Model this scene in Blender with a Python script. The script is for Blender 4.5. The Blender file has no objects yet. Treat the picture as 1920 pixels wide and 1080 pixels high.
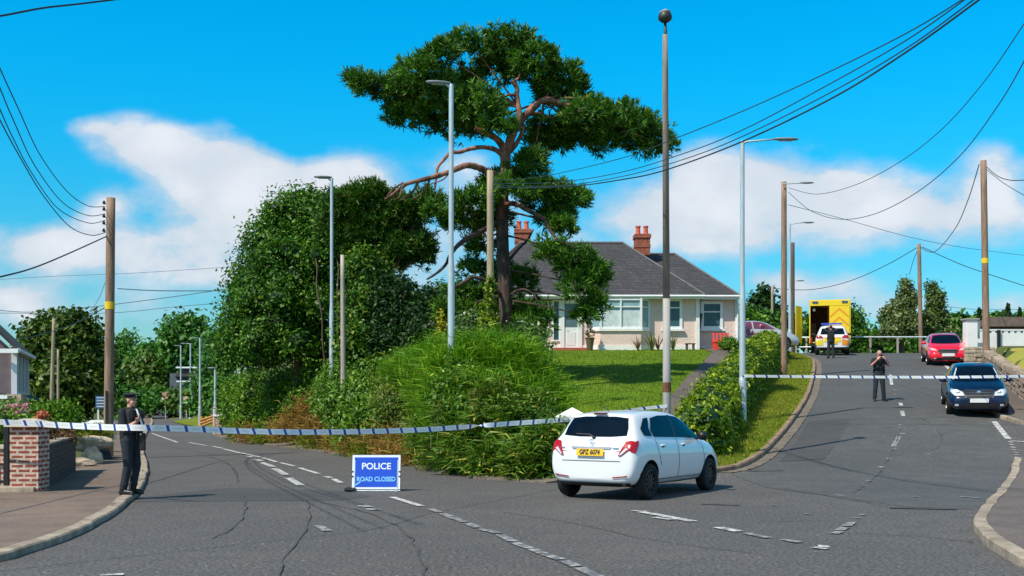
import bpy, bmesh, math, random
import numpy as np
from mathutils import Vector, Matrix
from mathutils.bvhtree import BVHTree
from mathutils.geometry import tessellate_polygon
random.seed(7)
R_ = math.radians
scene = bpy.context.scene
COL = scene.collection
PI = math.pi

# ------------------------------------------------------------------ camera
F, CX, CY, EYE = 2200.0, 960.0, 755.0, 1.65
cam = bpy.data.cameras.new("camera")
cam.sensor_width = 36.0
cam.lens = 36.0 * F / 1920.0
cam.shift_y = (CY - 540.0) / 1920.0
cam.clip_start = 0.2
cam.clip_end = 6000.0
camo = bpy.data.objects.new("camera", cam)
camo.location = (0, 0, EYE)
camo.rotation_euler = (R_(90), 0, 0)
COL.objects.link(camo)
scene.camera = camo

# ------------------------------------------------------------------ light and sky
SUN_EL, SUN_AZ = R_(51), R_(41)          # sun comes from the left and a little behind the camera
to_sun = Vector((-math.cos(SUN_AZ) * math.cos(SUN_EL), -math.sin(SUN_AZ) * math.cos(SUN_EL), math.sin(SUN_EL)))
sd = bpy.data.lights.new("sun", 'SUN')
sd.energy = 5.0
sd.angle = R_(0.5)
sd.color = (1.0, 0.93, 0.80)
so = bpy.data.objects.new("sun", sd)
so.rotation_euler = to_sun.to_track_quat('Z', 'Y').to_euler()
so.location = (-30, -20, 60)
COL.objects.link(so)
scene.view_settings.view_transform = 'Standard'
scene.view_settings.look = 'None'
scene.view_settings.gamma = 1.0
scene.view_settings.exposure = 0.0

world = bpy.data.worlds.new("World")
scene.world = world
world.use_nodes = True
nt = world.node_tree
nt.nodes.clear()


class NT:
    """small helper to write node trees"""
    def __init__(s, tree):
        s.t = tree

    def n(s, typ, ins=None, **kw):
        nd = s.t.nodes.new(typ)
        for k, v in kw.items():
            setattr(nd, k, v)
        if ins:
            for k, v in ins.items():
                sock = nd.inputs[k]
                if isinstance(v, bpy.types.NodeSocket):
                    s.t.links.new(v, sock)
                else:
                    sock.default_value = v
        return nd

    def math(s, op, a, b=None, c=None, clamp=False):
        nd = s.t.nodes.new('ShaderNodeMath')
        nd.operation = op
        nd.use_clamp = clamp
        for i, v in enumerate((a, b, c)):
            if v is None:
                continue
            if isinstance(v, bpy.types.NodeSocket):
                s.t.links.new(v, nd.inputs[i])
            else:
                nd.inputs[i].default_value = v
        return nd.outputs[0]

    def smooth(s, v, a, b):
        nd = s.t.nodes.new('ShaderNodeMapRange')
        nd.interpolation_type = 'SMOOTHSTEP'
        nd.inputs['From Min'].default_value = a
        nd.inputs['From Max'].default_value = b
        s.t.links.new(v, nd.inputs['Value'])
        return nd.outputs[0]

    def mix(s, fac, a, b):
        nd = s.t.nodes.new('ShaderNodeMix')
        nd.data_type = 'RGBA'
        for sock, v in ((nd.inputs[0], fac), (nd.inputs[6], a), (nd.inputs[7], b)):
            if isinstance(v, bpy.types.NodeSocket):
                s.t.links.new(v, sock)
            elif isinstance(v, (tuple, list)):
                sock.default_value = (v[0], v[1], v[2], 1)
            else:
                sock.default_value = v
        return nd.outputs[2]


w = NT(nt)
sky = w.n('ShaderNodeTexSky')
sky.sky_type = 'NISHITA'
sky.sun_disc = False
sky.sun_elevation = SUN_EL
sky.sun_rotation = math.atan2(to_sun.x, to_sun.y)
sky.air_density = 1.0
sky.dust_density = 0.3
sky.ozone_density = 2.0
hs = w.n('ShaderNodeHueSaturation', {'Hue': 0.482, 'Saturation': 1.55, 'Value': 1.0, 'Color': sky.outputs[0]})
tc = w.n('ShaderNodeTexCoord')
sep = w.n('ShaderNodeSeparateXYZ', {0: tc.outputs['Generated']})
dx, dy, dz = sep.outputs
# tint: cyan-blue higher up, paler toward the horizon (the air itself)
el = w.smooth(dz, 0.0, 0.33)
tint = w.mix(el, (0.74, 1.06, 1.26), (0.06, 2.12, 2.28))
tint = w.mix(w.smooth(dz, 0.36, 0.80), tint, (0.75, 1.0, 0.95))  # unseen sky above the frame dimmed to cut the blue ambient light
skyc = w.n('ShaderNodeMix', data_type='RGBA', blend_type='MULTIPLY')
skyc.inputs[0].default_value = 1.0
nt.links.new(hs.outputs[0], skyc.inputs[6])
nt.links.new(tint, skyc.inputs[7])
# cloud field in direction space: u = x/|y|, v = z/|y|
ay = w.math('MAXIMUM', w.math('ABSOLUTE', dy), 0.05)
u = w.math('DIVIDE', dx, ay)
v = w.math('DIVIDE', dz, ay)
front = w.smooth(dy, -0.05, 0.15)
comb = w.n('ShaderNodeCombineXYZ', {0: u, 1: w.math('MULTIPLY', v, 1.5), 2: w.math('MULTIPLY', dy, 0.3)})
no1 = w.n('ShaderNodeTexNoise', {'Vector': comb.outputs[0], 'Scale': 9.0, 'Detail': 7.0, 'Roughness': 0.58})
wv = w.n('ShaderNodeVectorMath', {0: comb.outputs[0], 1: w.n('ShaderNodeVectorMath', {0: w.n('ShaderNodeTexNoise', {'Vector': comb.outputs[0], 'Scale': 14.0, 'Detail': 4.0}).outputs['Color'], 'Scale': 0.05}, operation='SCALE').outputs[0]}, operation='ADD')
vo = w.n('ShaderNodeTexVoronoi', {'Vector': wv.outputs[0], 'Scale': 15.0})
no2 = w.n('ShaderNodeTexNoise', {'Vector': comb.outputs[0], 'Scale': 21.0, 'Detail': 5.0, 'Roughness': 0.6})


def blob(px, py, rx, ry, amp):
    cu, cv = (px - CX) / F, (CY - py) / F
    a = w.math('MULTIPLY', w.math('SUBTRACT', u, cu), F / rx)
    b = w.math('MULTIPLY', w.math('SUBTRACT', v, cv), F / ry)
    d = w.math('ADD', w.math('MULTIPLY', a, a), w.math('MULTIPLY', b, b))
    e = w.math('POWER', 2.718, w.math('MULTIPLY', d, -1.0))
    return w.math('MULTIPLY', e, amp)


tot = None
for b in [(172, 238, 40, 16, .75), (245, 262, 68, 40, 1.0), (330, 300, 80, 42, 1.0), (440, 300, 80, 55, 1.1), (420, 365, 120, 42, .8), (540, 355, 90, 48, 1.0), (640, 335, 80, 46, 1.15), (705, 375, 60, 38, .85), (520, 420, 190, 45, .62),
          (220, 380, 55, 28, .62), (90, 460, 190, 40, .80), (330, 470, 200, 60, .62), (150, 585, 230, 34, .45), (40, 520, 120, 40, .4), (380, 510, 80, 26, .34), (30, 555, 80, 22, .36), (760, 480, 190, 120, .45), (880, 350, 90, 60, .5),
          (1330, 330, 80, 50, 1.0), (1290, 300, 50, 26, .5), (1440, 335, 110, 55, 1.0), (1230, 385, 120, 48, .9), (1540, 375, 120, 62, .95), (1650, 375, 90, 50, .75), (1750, 400, 90, 42, .65), (1870, 320, 70, 45, .75), (1890, 400, 90, 50, .6),
          (1480, 440, 330, 40, .55), (1300, 450, 180, 36, .4), (1560, 545, 120, 28, .8), (1440, 525, 60, 22, .6), (1660, 575, 80, 24, .45), (1860, 570, 110, 24, .6)]:
    bb = blob(*b)
    tot = bb if tot is None else w.math('ADD', tot, bb)
tot = w.math('MULTIPLY', w.math('MINIMUM', tot, 1.25), front)
back = w.math('MULTIPLY', w.math('SUBTRACT', 1.0, front), 0.42)
fld = w.math('ADD', tot, back)
n1 = w.math('MULTIPLY', w.math('SUBTRACT', no1.outputs[0], 0.5), 1.9)
n2 = w.math('MULTIPLY', w.math('SUBTRACT', no2.outputs[0], 0.5), 0.8)
bil = w.math('SUBTRACT', 0.58, vo.outputs['Distance'])
fld = w.math('ADD', w.math('ADD', fld, w.math('MULTIPLY', bil, 0.75)), w.math('ADD', w.math('MULTIPLY', n1, 0.9), w.math('MULTIPLY', n2, 1.2)))
dens = w.math('MAXIMUM', w.math('MULTIPLY', w.smooth(fld, 0.50, 0.86), w.smooth(w.math('ADD', tot, back), 0.12, 0.40)), w.math('MULTIPLY', w.math('MULTIPLY', w.smooth(fld, 0.02, 0.85), 0.82), w.smooth(w.math('ADD', tot, back), 0.06, 0.30)))
dens = w.math('MULTIPLY', dens, w.smooth(dz, -0.01, 0.05))
# cloud brightness: thick parts white, bases a soft blue grey
lum = w.smooth(fld, 0.35, 1.15)
cc = w.mix(lum, (6.0, 7.7, 9.3), (9.6, 9.7, 10.2))
shade = w.smooth(w.math('ADD', w.math('ADD', w.math('MULTIPLY', no2.outputs[0], .6), w.math('MULTIPLY', bil, 0.55)), w.math('MULTIPLY', v, 1.0)), 0.34, 0.80)
cc = w.mix(shade, w.mix(0.42, cc, (5.6, 6.8, 8.0)), cc)
final = w.mix(w.math('MULTIPLY', dens, 0.93), skyc.outputs[2], cc)
bg = w.n('ShaderNodeBackground', {'Color': final, 'Strength': 0.09})
wo = w.n('ShaderNodeOutputWorld', {'Surface': bg.outputs[0]})

# ------------------------------------------------------------------ terrain function
RY = [(-50, 0), (22, 0), (26, .12), (30, .52), (36, 1.28), (40, 1.75), (48, 2.72), (55, 3.42), (61, 3.98), (68, 4.5), (73, 4.74), (80, 4.75), (95, 4.3), (140, 4.0), (260, 3.0), (400, 2.5), (3000, 2)]
XE = [(-50, 4.0), (20, 2.6), (24, .9), (54, -13.3), (64, -15.2), (84, -20.5), (121, -33), (240, -62), (3000, -700)]


def interp(tab, t):
    if t <= tab[0][0]:
        return tab[0][1]
    for (a, va), (b, vb) in zip(tab, tab[1:]):
        if t <= b:
            k = (t - a) / (b - a)
            return va + (vb - va) * k
    return tab[-1][1]


def Rs(y):
    return (interp(RY, y - 2.0) + 2 * interp(RY, y) + interp(RY, y + 2.0)) / 4


def sm(a, b, t):
    t = max(0.0, min(1.0, (t - a) / (b - a)))
    return t * t * (3 - 2 * t)


def hedge_x(y):
    return 4.5 + (y - 28) * 0.280


def wall_x(y):
    return 16.6 + (y - 37) * 0.29


def h(x, y):
    s = (x - interp(XE, y)) * .9
    f = sm(0.2, 4.5, s)
    g = 0.78 * sm(25.5, 31.5, y) * (1 - sm(-0.9, 0.1, x - hedge_x(y)))
    rw = 0.95 * sm(.25, .9, x - wall_x(y)) * sm(34.5, 36.5, y)
    far = 0.0
    if y > 150:
        far = 5.0 * sm(150, 420, y) * (1 if x < -50 else .4)
    return f * (Rs(y) + g) + rw + far


def W(px, py, D):
    return Vector(((px - CX) / F * D, D, EYE + (CY - py) / F * D))


def G(px, py, off=0.0):
    """ground point seen at a photo pixel"""
    kx, kz = (px - CX) / F, (CY - py) / F
    a = 3.0
    D = a
    while D < 600:
        if EYE + kz * D - off <= h(kx * D, D):
            lo, hi = D - .25, D
            for _ in range(20):
                m = (lo + hi) / 2
                if EYE + kz * m - off <= h(kx * m, m):
                    hi = m
                else:
                    lo = m
            D = hi
            break
        D += .25
    return Vector((kx * D, D, h(kx * D, D) + off))


def GD(px, D, off=0.0):
    x = (px - CX) / F * D
    return Vector((x, D, h(x, D) + off))


# ------------------------------------------------------------------ materials
MATS = {}


def new_mat(name):
    m = bpy.data.materials.new(name)
    m.use_nodes = True
    m.node_tree.nodes.clear()
    t = NT(m.node_tree)
    out = t.n('ShaderNodeOutputMaterial')
    return m, t, out


def mat(name, base, rough=.7, metal=0.0, var=.18, scale=4.0, bump=0.0, coat=0.0, spec=.5, emit=None, stretch=None, bscale=None):
    if name in MATS:
        return MATS[name]
    m, t, out = new_mat(name)
    co = t.n('ShaderNodeTexCoord').outputs['Object']
    if stretch:
        co = t.n('ShaderNodeMapping', {'Vector': co, 'Scale': stretch}).outputs[0]
    nz = t.n('ShaderNodeTexNoise', {'Vector': co, 'Scale': scale, 'Detail': 6.0, 'Roughness': .62})
    lo = tuple(c * (1 - var) for c in base)
    hi = tuple(min(1, c * (1 + var)) for c in base)
    f = t.smooth(nz.outputs[0], .3, .7)
    colr = t.mix(f, lo, hi)
    b = t.n('ShaderNodeBsdfPrincipled', {'Base Color': colr, 'Roughness': rough, 'Metallic': metal, 'Coat Weight': coat, 'Coat Roughness': .05, 'Specular IOR Level': spec})
    if emit:
        b.inputs['Emission Color'].default_value = (*emit, 1)
        b.inputs['Emission Strength'].default_value = 1
    if bump:
        n2 = t.n('ShaderNodeTexNoise', {'Vector': co, 'Scale': bscale or scale * 6, 'Detail': 4.0})
        bm = t.n('ShaderNodeBump', {'Strength': bump, 'Distance': .02, 'Height': n2.outputs[0]})
        m.node_tree.links.new(bm.outputs[0], b.inputs['Normal'])
    m.node_tree.links.new(b.outputs[0], out.inputs[0])
    MATS[name] = m
    return m


def leaf_mat(name, dark, light, hue2=None, scale=1.0, rough=.5, transl=.25, spec=.35):
    m, t, out = new_mat(name)
    geo = t.n('ShaderNodeNewGeometry')
    co = t.n('ShaderNodeTexCoord').outputs['Object']
    nz = t.n('ShaderNodeTexNoise', {'Vector': co, 'Scale': scale, 'Detail': 3.0})
    r = geo.outputs['Random Per Island']
    f = t.math('ADD', t.math('MULTIPLY', r, .6), t.math('MULTIPLY', t.smooth(nz.outputs[0], .3, .7), .4), clamp=True)
    c = t.mix(f, dark, light)
    if hue2:
        c = t.mix(t.smooth(r, .86, .97), c, hue2)
    b = t.n('ShaderNodeBsdfPrincipled', {'Base Color': c, 'Roughness': rough, 'Specular IOR Level': spec})
    tr = t.n('ShaderNodeBsdfTranslucent', {'Color': c})
    mx = t.n('ShaderNodeMixShader', {0: transl, 1: b.outputs[0], 2: tr.outputs[0]})
    m.node_tree.links.new(mx.outputs[0], out.inputs[0])
    return m


def brick_mat(name, c1, c2, mortar, bw=.225, bh=.075, ms=.012, rough=.85, bumpy=.3, offset=.5, mott=(.62, 1.12)):
    m, t, out = new_mat(name)
    co = t.n('ShaderNodeTexCoord').outputs['Object']
    s = t.n('ShaderNodeSeparateXYZ', {0: co})
    ux = t.math('ADD', s.outputs[0], s.outputs[1])
    v2 = t.n('ShaderNodeCombineXYZ', {0: ux, 1: s.outputs[2]})
    br = t.n('ShaderNodeTexBrick', {'Vector': v2.outputs[0], 'Color1': (*c1, 1), 'Color2': (*c2, 1), 'Mortar': (*mortar, 1), 'Scale': 1.0, 'Mortar Size': ms, 'Brick Width': bw, 'Row Height': bh, 'Bias': 0.0, 'Mortar Smooth': .2})
    br.offset = offset
    nz = t.n('ShaderNodeTexNoise', {'Vector': co, 'Scale': 9.0, 'Detail': 5.0})
    dk = t.mix(t.smooth(nz.outputs[0], .3, .75), (mott[0],) * 3, (mott[1],) * 3)
    mm = t.n('ShaderNodeMix', data_type='RGBA', blend_type='MULTIPLY')
    mm.inputs[0].default_value = 1
    m.node_tree.links.new(br.outputs[0], mm.inputs[6])
    m.node_tree.links.new(dk, mm.inputs[7])
    bmp = t.n('ShaderNodeBump', {'Strength': bumpy, 'Distance': .01, 'Height': t.math('SUBTRACT', 1.0, br.outputs['Fac'])})
    b = t.n('ShaderNodeBsdfPrincipled', {'Base Color': mm.outputs[2], 'Roughness': rough, 'Normal': bmp.outputs[0]})
    m.node_tree.links.new(b.outputs[0], out.inputs[0])
    return m


def asphalt_mat(name, base, speck=.5, crack=.5, tint=(1, 1, 1)):
    m, t, out = new_mat(name)
    co = t.n('ShaderNodeTexCoord').outputs['Object']
    big = t.n('ShaderNodeTexNoise', {'Vector': co, 'Scale': .22, 'Detail': 5.0, 'Roughness': .6})
    mid = t.n('ShaderNodeTexNoise', {'Vector': co, 'Scale': 1.7, 'Detail': 5.0, 'Roughness': .65})
    fine = t.n('ShaderNodeTexNoise', {'Vector': co, 'Scale': 22.0, 'Detail': 4.0, 'Roughness': .8})
    vor = t.n('ShaderNodeTexVoronoi', {'Vector': co, 'Scale': 11.0, 'Randomness': 1.0})
    c = t.mix(t.smooth(big.outputs[0], .32, .68), tuple(k * .80 for k in base), tuple(k * 1.16 for k in base))
    c = t.mix(t.math('MULTIPLY', t.smooth(mid.outputs[0], .42, .64), .7), c, (base[0] * .72 * tint[0], base[1] * .74 * tint[1], base[2] * .78 * tint[2]))
    c = t.mix(t.math('MULTIPLY', t.smooth(fine.outputs[0], .38, .68), speck), t.mix(.55 * speck, c, (.02, .02, .022)), t.mix(.30, c, (.38, .37, .36)))
    # pale stone chips
    chip = t.math('MULTIPLY', t.math('LESS_THAN', vor.outputs['Distance'], .17), t.math('GREATER_THAN', t.n('ShaderNodeSeparateColor', {0: vor.outputs['Color']}).outputs[0], .93))
    c = t.mix(t.math('MULTIPLY', chip, .55 * speck), c, (.5, .5, .5))
    # cracks
    wob = t.n('ShaderNodeMix', data_type='VECTOR')
    wn = t.n('ShaderNodeTexNoise', {'Vector': co, 'Scale': 1.3, 'Detail': 4.0})
    wob = t.n('ShaderNodeVectorMath', {0: co, 1: t.n('ShaderNodeVectorMath', {0: wn.outputs['Color'], 'Scale': 1.6}, operation='SCALE').outputs[0]}, operation='ADD')
    ve = t.n('ShaderNodeTexVoronoi', {'Vector': wob.outputs[0], 'Scale': .19}, feature='DISTANCE_TO_EDGE')
    cr = t.math('SUBTRACT', 1.0, t.smooth(ve.outputs['Distance'], .0012, .0075))
    msk = t.smooth(t.n('ShaderNodeTexNoise', {'Vector': co, 'Scale': .31, 'Detail': 2.0}).outputs[0], .46, .58)
    c = t.mix(t.math('MULTIPLY', t.math('MULTIPLY', cr, msk), crack), c, (.016, .016, .018))
    bmp = t.n('ShaderNodeBump', {'Strength': .35, 'Distance': .01, 'Height': fine.outputs[0]})
    b = t.n('ShaderNodeBsdfPrincipled', {'Base Color': c, 'Roughness': .82, 'Specular IOR Level': .35, 'Normal': bmp.outputs[0]})
    m.node_tree.links.new(b.outputs[0], out.inputs[0])
    return m


def grass_mat(name, c1, c2, c3, s1=.5, s2=9.0, stripe=0.0):
    m, t, out = new_mat(name)
    co = t.n('ShaderNodeTexCoord').outputs['Object']
    a = t.n('ShaderNodeTexNoise', {'Vector': co, 'Scale': s1, 'Detail': 5.0, 'Roughness': .6})
    b_ = t.n('ShaderNodeTexNoise', {'Vector': co, 'Scale': s2, 'Detail': 4.0, 'Roughness': .7})
    c = t.mix(t.smooth(a.outputs[0], .35, .65), c1, c2)
    c = t.mix(t.math('MULTIPLY', t.smooth(b_.outputs[0], .45, .75), .6), c, c3)
    if stripe:
        s = t.n('ShaderNodeSeparateXYZ', {0: co})
        wv = t.math('SINE', t.math('MULTIPLY', s.outputs[1], 3.3))
        c = t.mix(t.math('MULTIPLY', t.smooth(wv, -.4, .4), stripe), c, tuple(k * 1.3 for k in c2))
    bmp = t.n('ShaderNodeBump', {'Strength': .7, 'Distance': .05, 'Height': b_.outputs[0]})
    b = t.n('ShaderNodeBsdfPrincipled', {'Base Color': c, 'Roughness': .9, 'Specular IOR Level': .2, 'Normal': bmp.outputs[0]})
    m.node_tree.links.new(b.outputs[0], out.inputs[0])
    return m


def paint_white(name, worn=.5, base=(.62, .61, .58)):
    m, t, out = new_mat(name)
    co = t.n('ShaderNodeTexCoord').outputs['Object']
    a = t.n('ShaderNodeTexNoise', {'Vector': co, 'Scale': 7.0, 'Detail': 7.0, 'Roughness': .75})
    c = t.mix(t.smooth(a.outputs[0], worn - .08, worn + .08), (.13, .13, .14), base)
    b = t.n('ShaderNodeBsdfPrincipled', {'Base Color': c, 'Roughness': .7})
    m.node_tree.links.new(b.outputs[0], out.inputs[0])
    return m


def glass_mat(name, col, rough=.04, spec=.4):
    m, t, out = new_mat(name)
    co = t.n('ShaderNodeTexCoord').outputs['Object']
    nz = t.n('ShaderNodeTexNoise', {'Vector': co, 'Scale': 1.6, 'Detail': 2.0})
    c = t.mix(nz.outputs[0], tuple(k * .6 for k in col), tuple(k * 1.3 for k in col))
    b = t.n('ShaderNodeBsdfPrincipled', {'Base Color': c, 'Roughness': rough, 'Specular IOR Level': spec})
    m.node_tree.links.new(b.outputs[0], out.inputs[0])
    return m


# palette
m_asph = asphalt_mat('asphalt_old', (.108, .094, .084), 1.0, .12)
m_asph2 = asphalt_mat('asphalt_hill', (.098, .095, .090), .55, .10)
m_patch = asphalt_mat('asphalt_patch', (.080, .076, .073), .4, .15)
m_pave = asphalt_mat('pavement_tarmac', (.235, .160, .112), .5, .5)
m_pave2 = asphalt_mat('pavement_pinkish', (.165, .125, .102), .5, .3)
m_seam = mat('tar_seam', (.080, .072, .066), .7, var=.3)
m_kerb = mat('kerb_concrete', (.33, .265, .20), .9, var=.35, scale=3.5, bump=.5)
m_dirt = mat('gutter_dirt', (.165, .135, .105), .95, var=.3, scale=5, bump=.5)
m_ground = grass_mat('ground_soil_grass', (.055, .085, .018), (.09, .11, .03), (.13, .10, .04))
m_lawn = grass_mat('lawn_grass', (.092, .175, .004), (.135, .215, .006), (.06, .13, .003), .35, 12, .22)
m_verge = grass_mat('verge_grass', (.13, .20, .008), (.22, .21, .015), (.08, .14, .006), .55, 9)
m_drygrass = grass_mat('dry_lawn', (.36, .31, .06), (.30, .30, .06), (.22, .25, .04), .5, 8)
m_wood = mat('pole_wood', (.27, .175, .12), .85, var=.35, scale=3, bump=.6, stretch=(6, 6, .5))
m_wood_pale = mat('pole_wood_pale', (.36, .29, .19), .85, var=.25, scale=3, bump=.5, stretch=(6, 6, .5))
m_wood_dark = mat('pole_wood_dark', (.10, .075, .06), .85, var=.35, scale=3, bump=.5, stretch=(6, 6, .5))
m_galv = mat('galvanised_steel', (.52, .60, .63), .45, .35, var=.12, scale=3, stretch=(3, 3, .6))
m_conc_post = mat('post_concrete', (.42, .38, .34), .85, var=.2, scale=3, stretch=(3, 3, .5))
m_dark = mat('dark_metal', (.02, .022, .025), .5, .3)
m_black = mat('black_plastic', (.012, .012, .014), .45)
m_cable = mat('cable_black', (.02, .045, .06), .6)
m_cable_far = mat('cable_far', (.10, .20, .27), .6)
m_white = mat('white_paint', (.82, .82, .80), .6, var=.05, scale=2, bump=.08)
m_white_glossy = mat('white_car_paint', (.80, .82, .84), .28, 0, var=.01, coat=1.0)
m_yellow = mat('yellow_label', (.85, .55, .01), .5, var=.1)
m_glass = glass_mat('window_glass', (.035, .10, .125))
m_cglass = glass_mat('car_glass', (.003, .009, .020), .03, .12)
m_net = mat('net_curtain', (.50, .62, .66), .7, var=.12, scale=6, stretch=(8, 8, .3))
m_lamp_glass = mat('lamp_glass', (.30, .34, .34), .2, var=.1)

leaf_broad = leaf_mat('leaf_broad', (.010, .06, .004), (.105, .27, .012), (.22, .38, .03), .7)
leaf_broad2 = leaf_mat('leaf_olive', (.014, .050, .004), (.11, .19, .014), (.19, .25, .03), .6)
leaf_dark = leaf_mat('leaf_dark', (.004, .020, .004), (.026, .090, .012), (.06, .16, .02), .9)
leaf_far = leaf_mat('leaf_far', (.016, .085, .012), (.11, .29, .03), None, .25, transl=.2)
leaf_far2 = leaf_mat('leaf_far_light', (.05, .11, .012), (.13, .22, .025), None, .25, transl=.2)
leaf_hedge = leaf_mat('leaf_hedge', (.030, .11, .004), (.17, .35, .012), (.28, .42, .02), .9)
leaf_laurel = leaf_mat('leaf_laurel', (.05, .13, .003), (.27, .39, .010), (.48, .56, .03), 1.3)
leaf_ivy = leaf_mat('leaf_ivy', (.035, .10, .005), (.24, .34, .02), (.40, .45, .04), 2.)
leaf_yellow = leaf_mat('leaf_yellow', (.16, .18, .01), (.50, .46, .02), (.6, .5, .05), 2.)
leaf_dry = leaf_mat('leaf_dry', (.22, .13, .03), (.50, .30, .07), (.30, .30, .05), 2., rough=.8)
leaf_tall = leaf_mat('leaf_tall_grass', (.03, .13, .003), (.22, .46, .010), (.45, .56, .04), .7, rough=.55)
leaf_verge = leaf_mat('leaf_verge', (.095, .17, .006), (.26, .29, .015), (.40, .34, .08), 1., rough=.7)
needle = leaf_mat('pine_needles', (.012, .055, .005), (.105, .28, .014), (.20, .35, .02), 1.2, rough=.5, transl=.15)
leaf_red = leaf_mat('petal_red', (.40, .10, .04), (.62, .22, .10), None, 2.)
leaf_pink = leaf_mat('petal_pink', (.55, .10, .25), (.85, .45, .55), (.9, .8, .8), 2.)
bark_pine = mat('bark_pine', (.25, .125, .085), .9, var=.45, scale=5, bump=.9, stretch=(1, 1, .4))
bark = mat('bark_brown', (.10, .065, .045), .9, var=.4, scale=5, bump=.8, stretch=(1, 1, .3))

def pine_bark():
    m, t, out = new_mat('bark_pine_low_shade')
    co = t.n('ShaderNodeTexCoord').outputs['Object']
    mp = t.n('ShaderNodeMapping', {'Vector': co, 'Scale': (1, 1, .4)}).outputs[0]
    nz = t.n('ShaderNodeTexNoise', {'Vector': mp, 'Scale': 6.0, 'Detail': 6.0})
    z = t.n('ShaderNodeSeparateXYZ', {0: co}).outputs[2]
    low = t.mix(t.smooth(nz.outputs[0], .35, .65), (.035, .022, .018), (.10, .06, .045))  # shade on the lower trunk painted in, over naturally darker low bark
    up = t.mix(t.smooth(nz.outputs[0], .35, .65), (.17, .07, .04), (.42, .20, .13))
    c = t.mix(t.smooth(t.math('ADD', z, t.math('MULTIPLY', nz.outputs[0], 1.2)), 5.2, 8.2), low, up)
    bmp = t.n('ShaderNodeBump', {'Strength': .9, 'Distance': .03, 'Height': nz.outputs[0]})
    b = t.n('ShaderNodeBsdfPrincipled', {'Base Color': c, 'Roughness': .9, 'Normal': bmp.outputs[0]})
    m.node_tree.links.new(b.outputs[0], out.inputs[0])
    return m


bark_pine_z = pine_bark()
ORG = {}


def children_loc(o):
    return ORG.get(o.name, Vector((0, 0, 0)))


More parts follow.
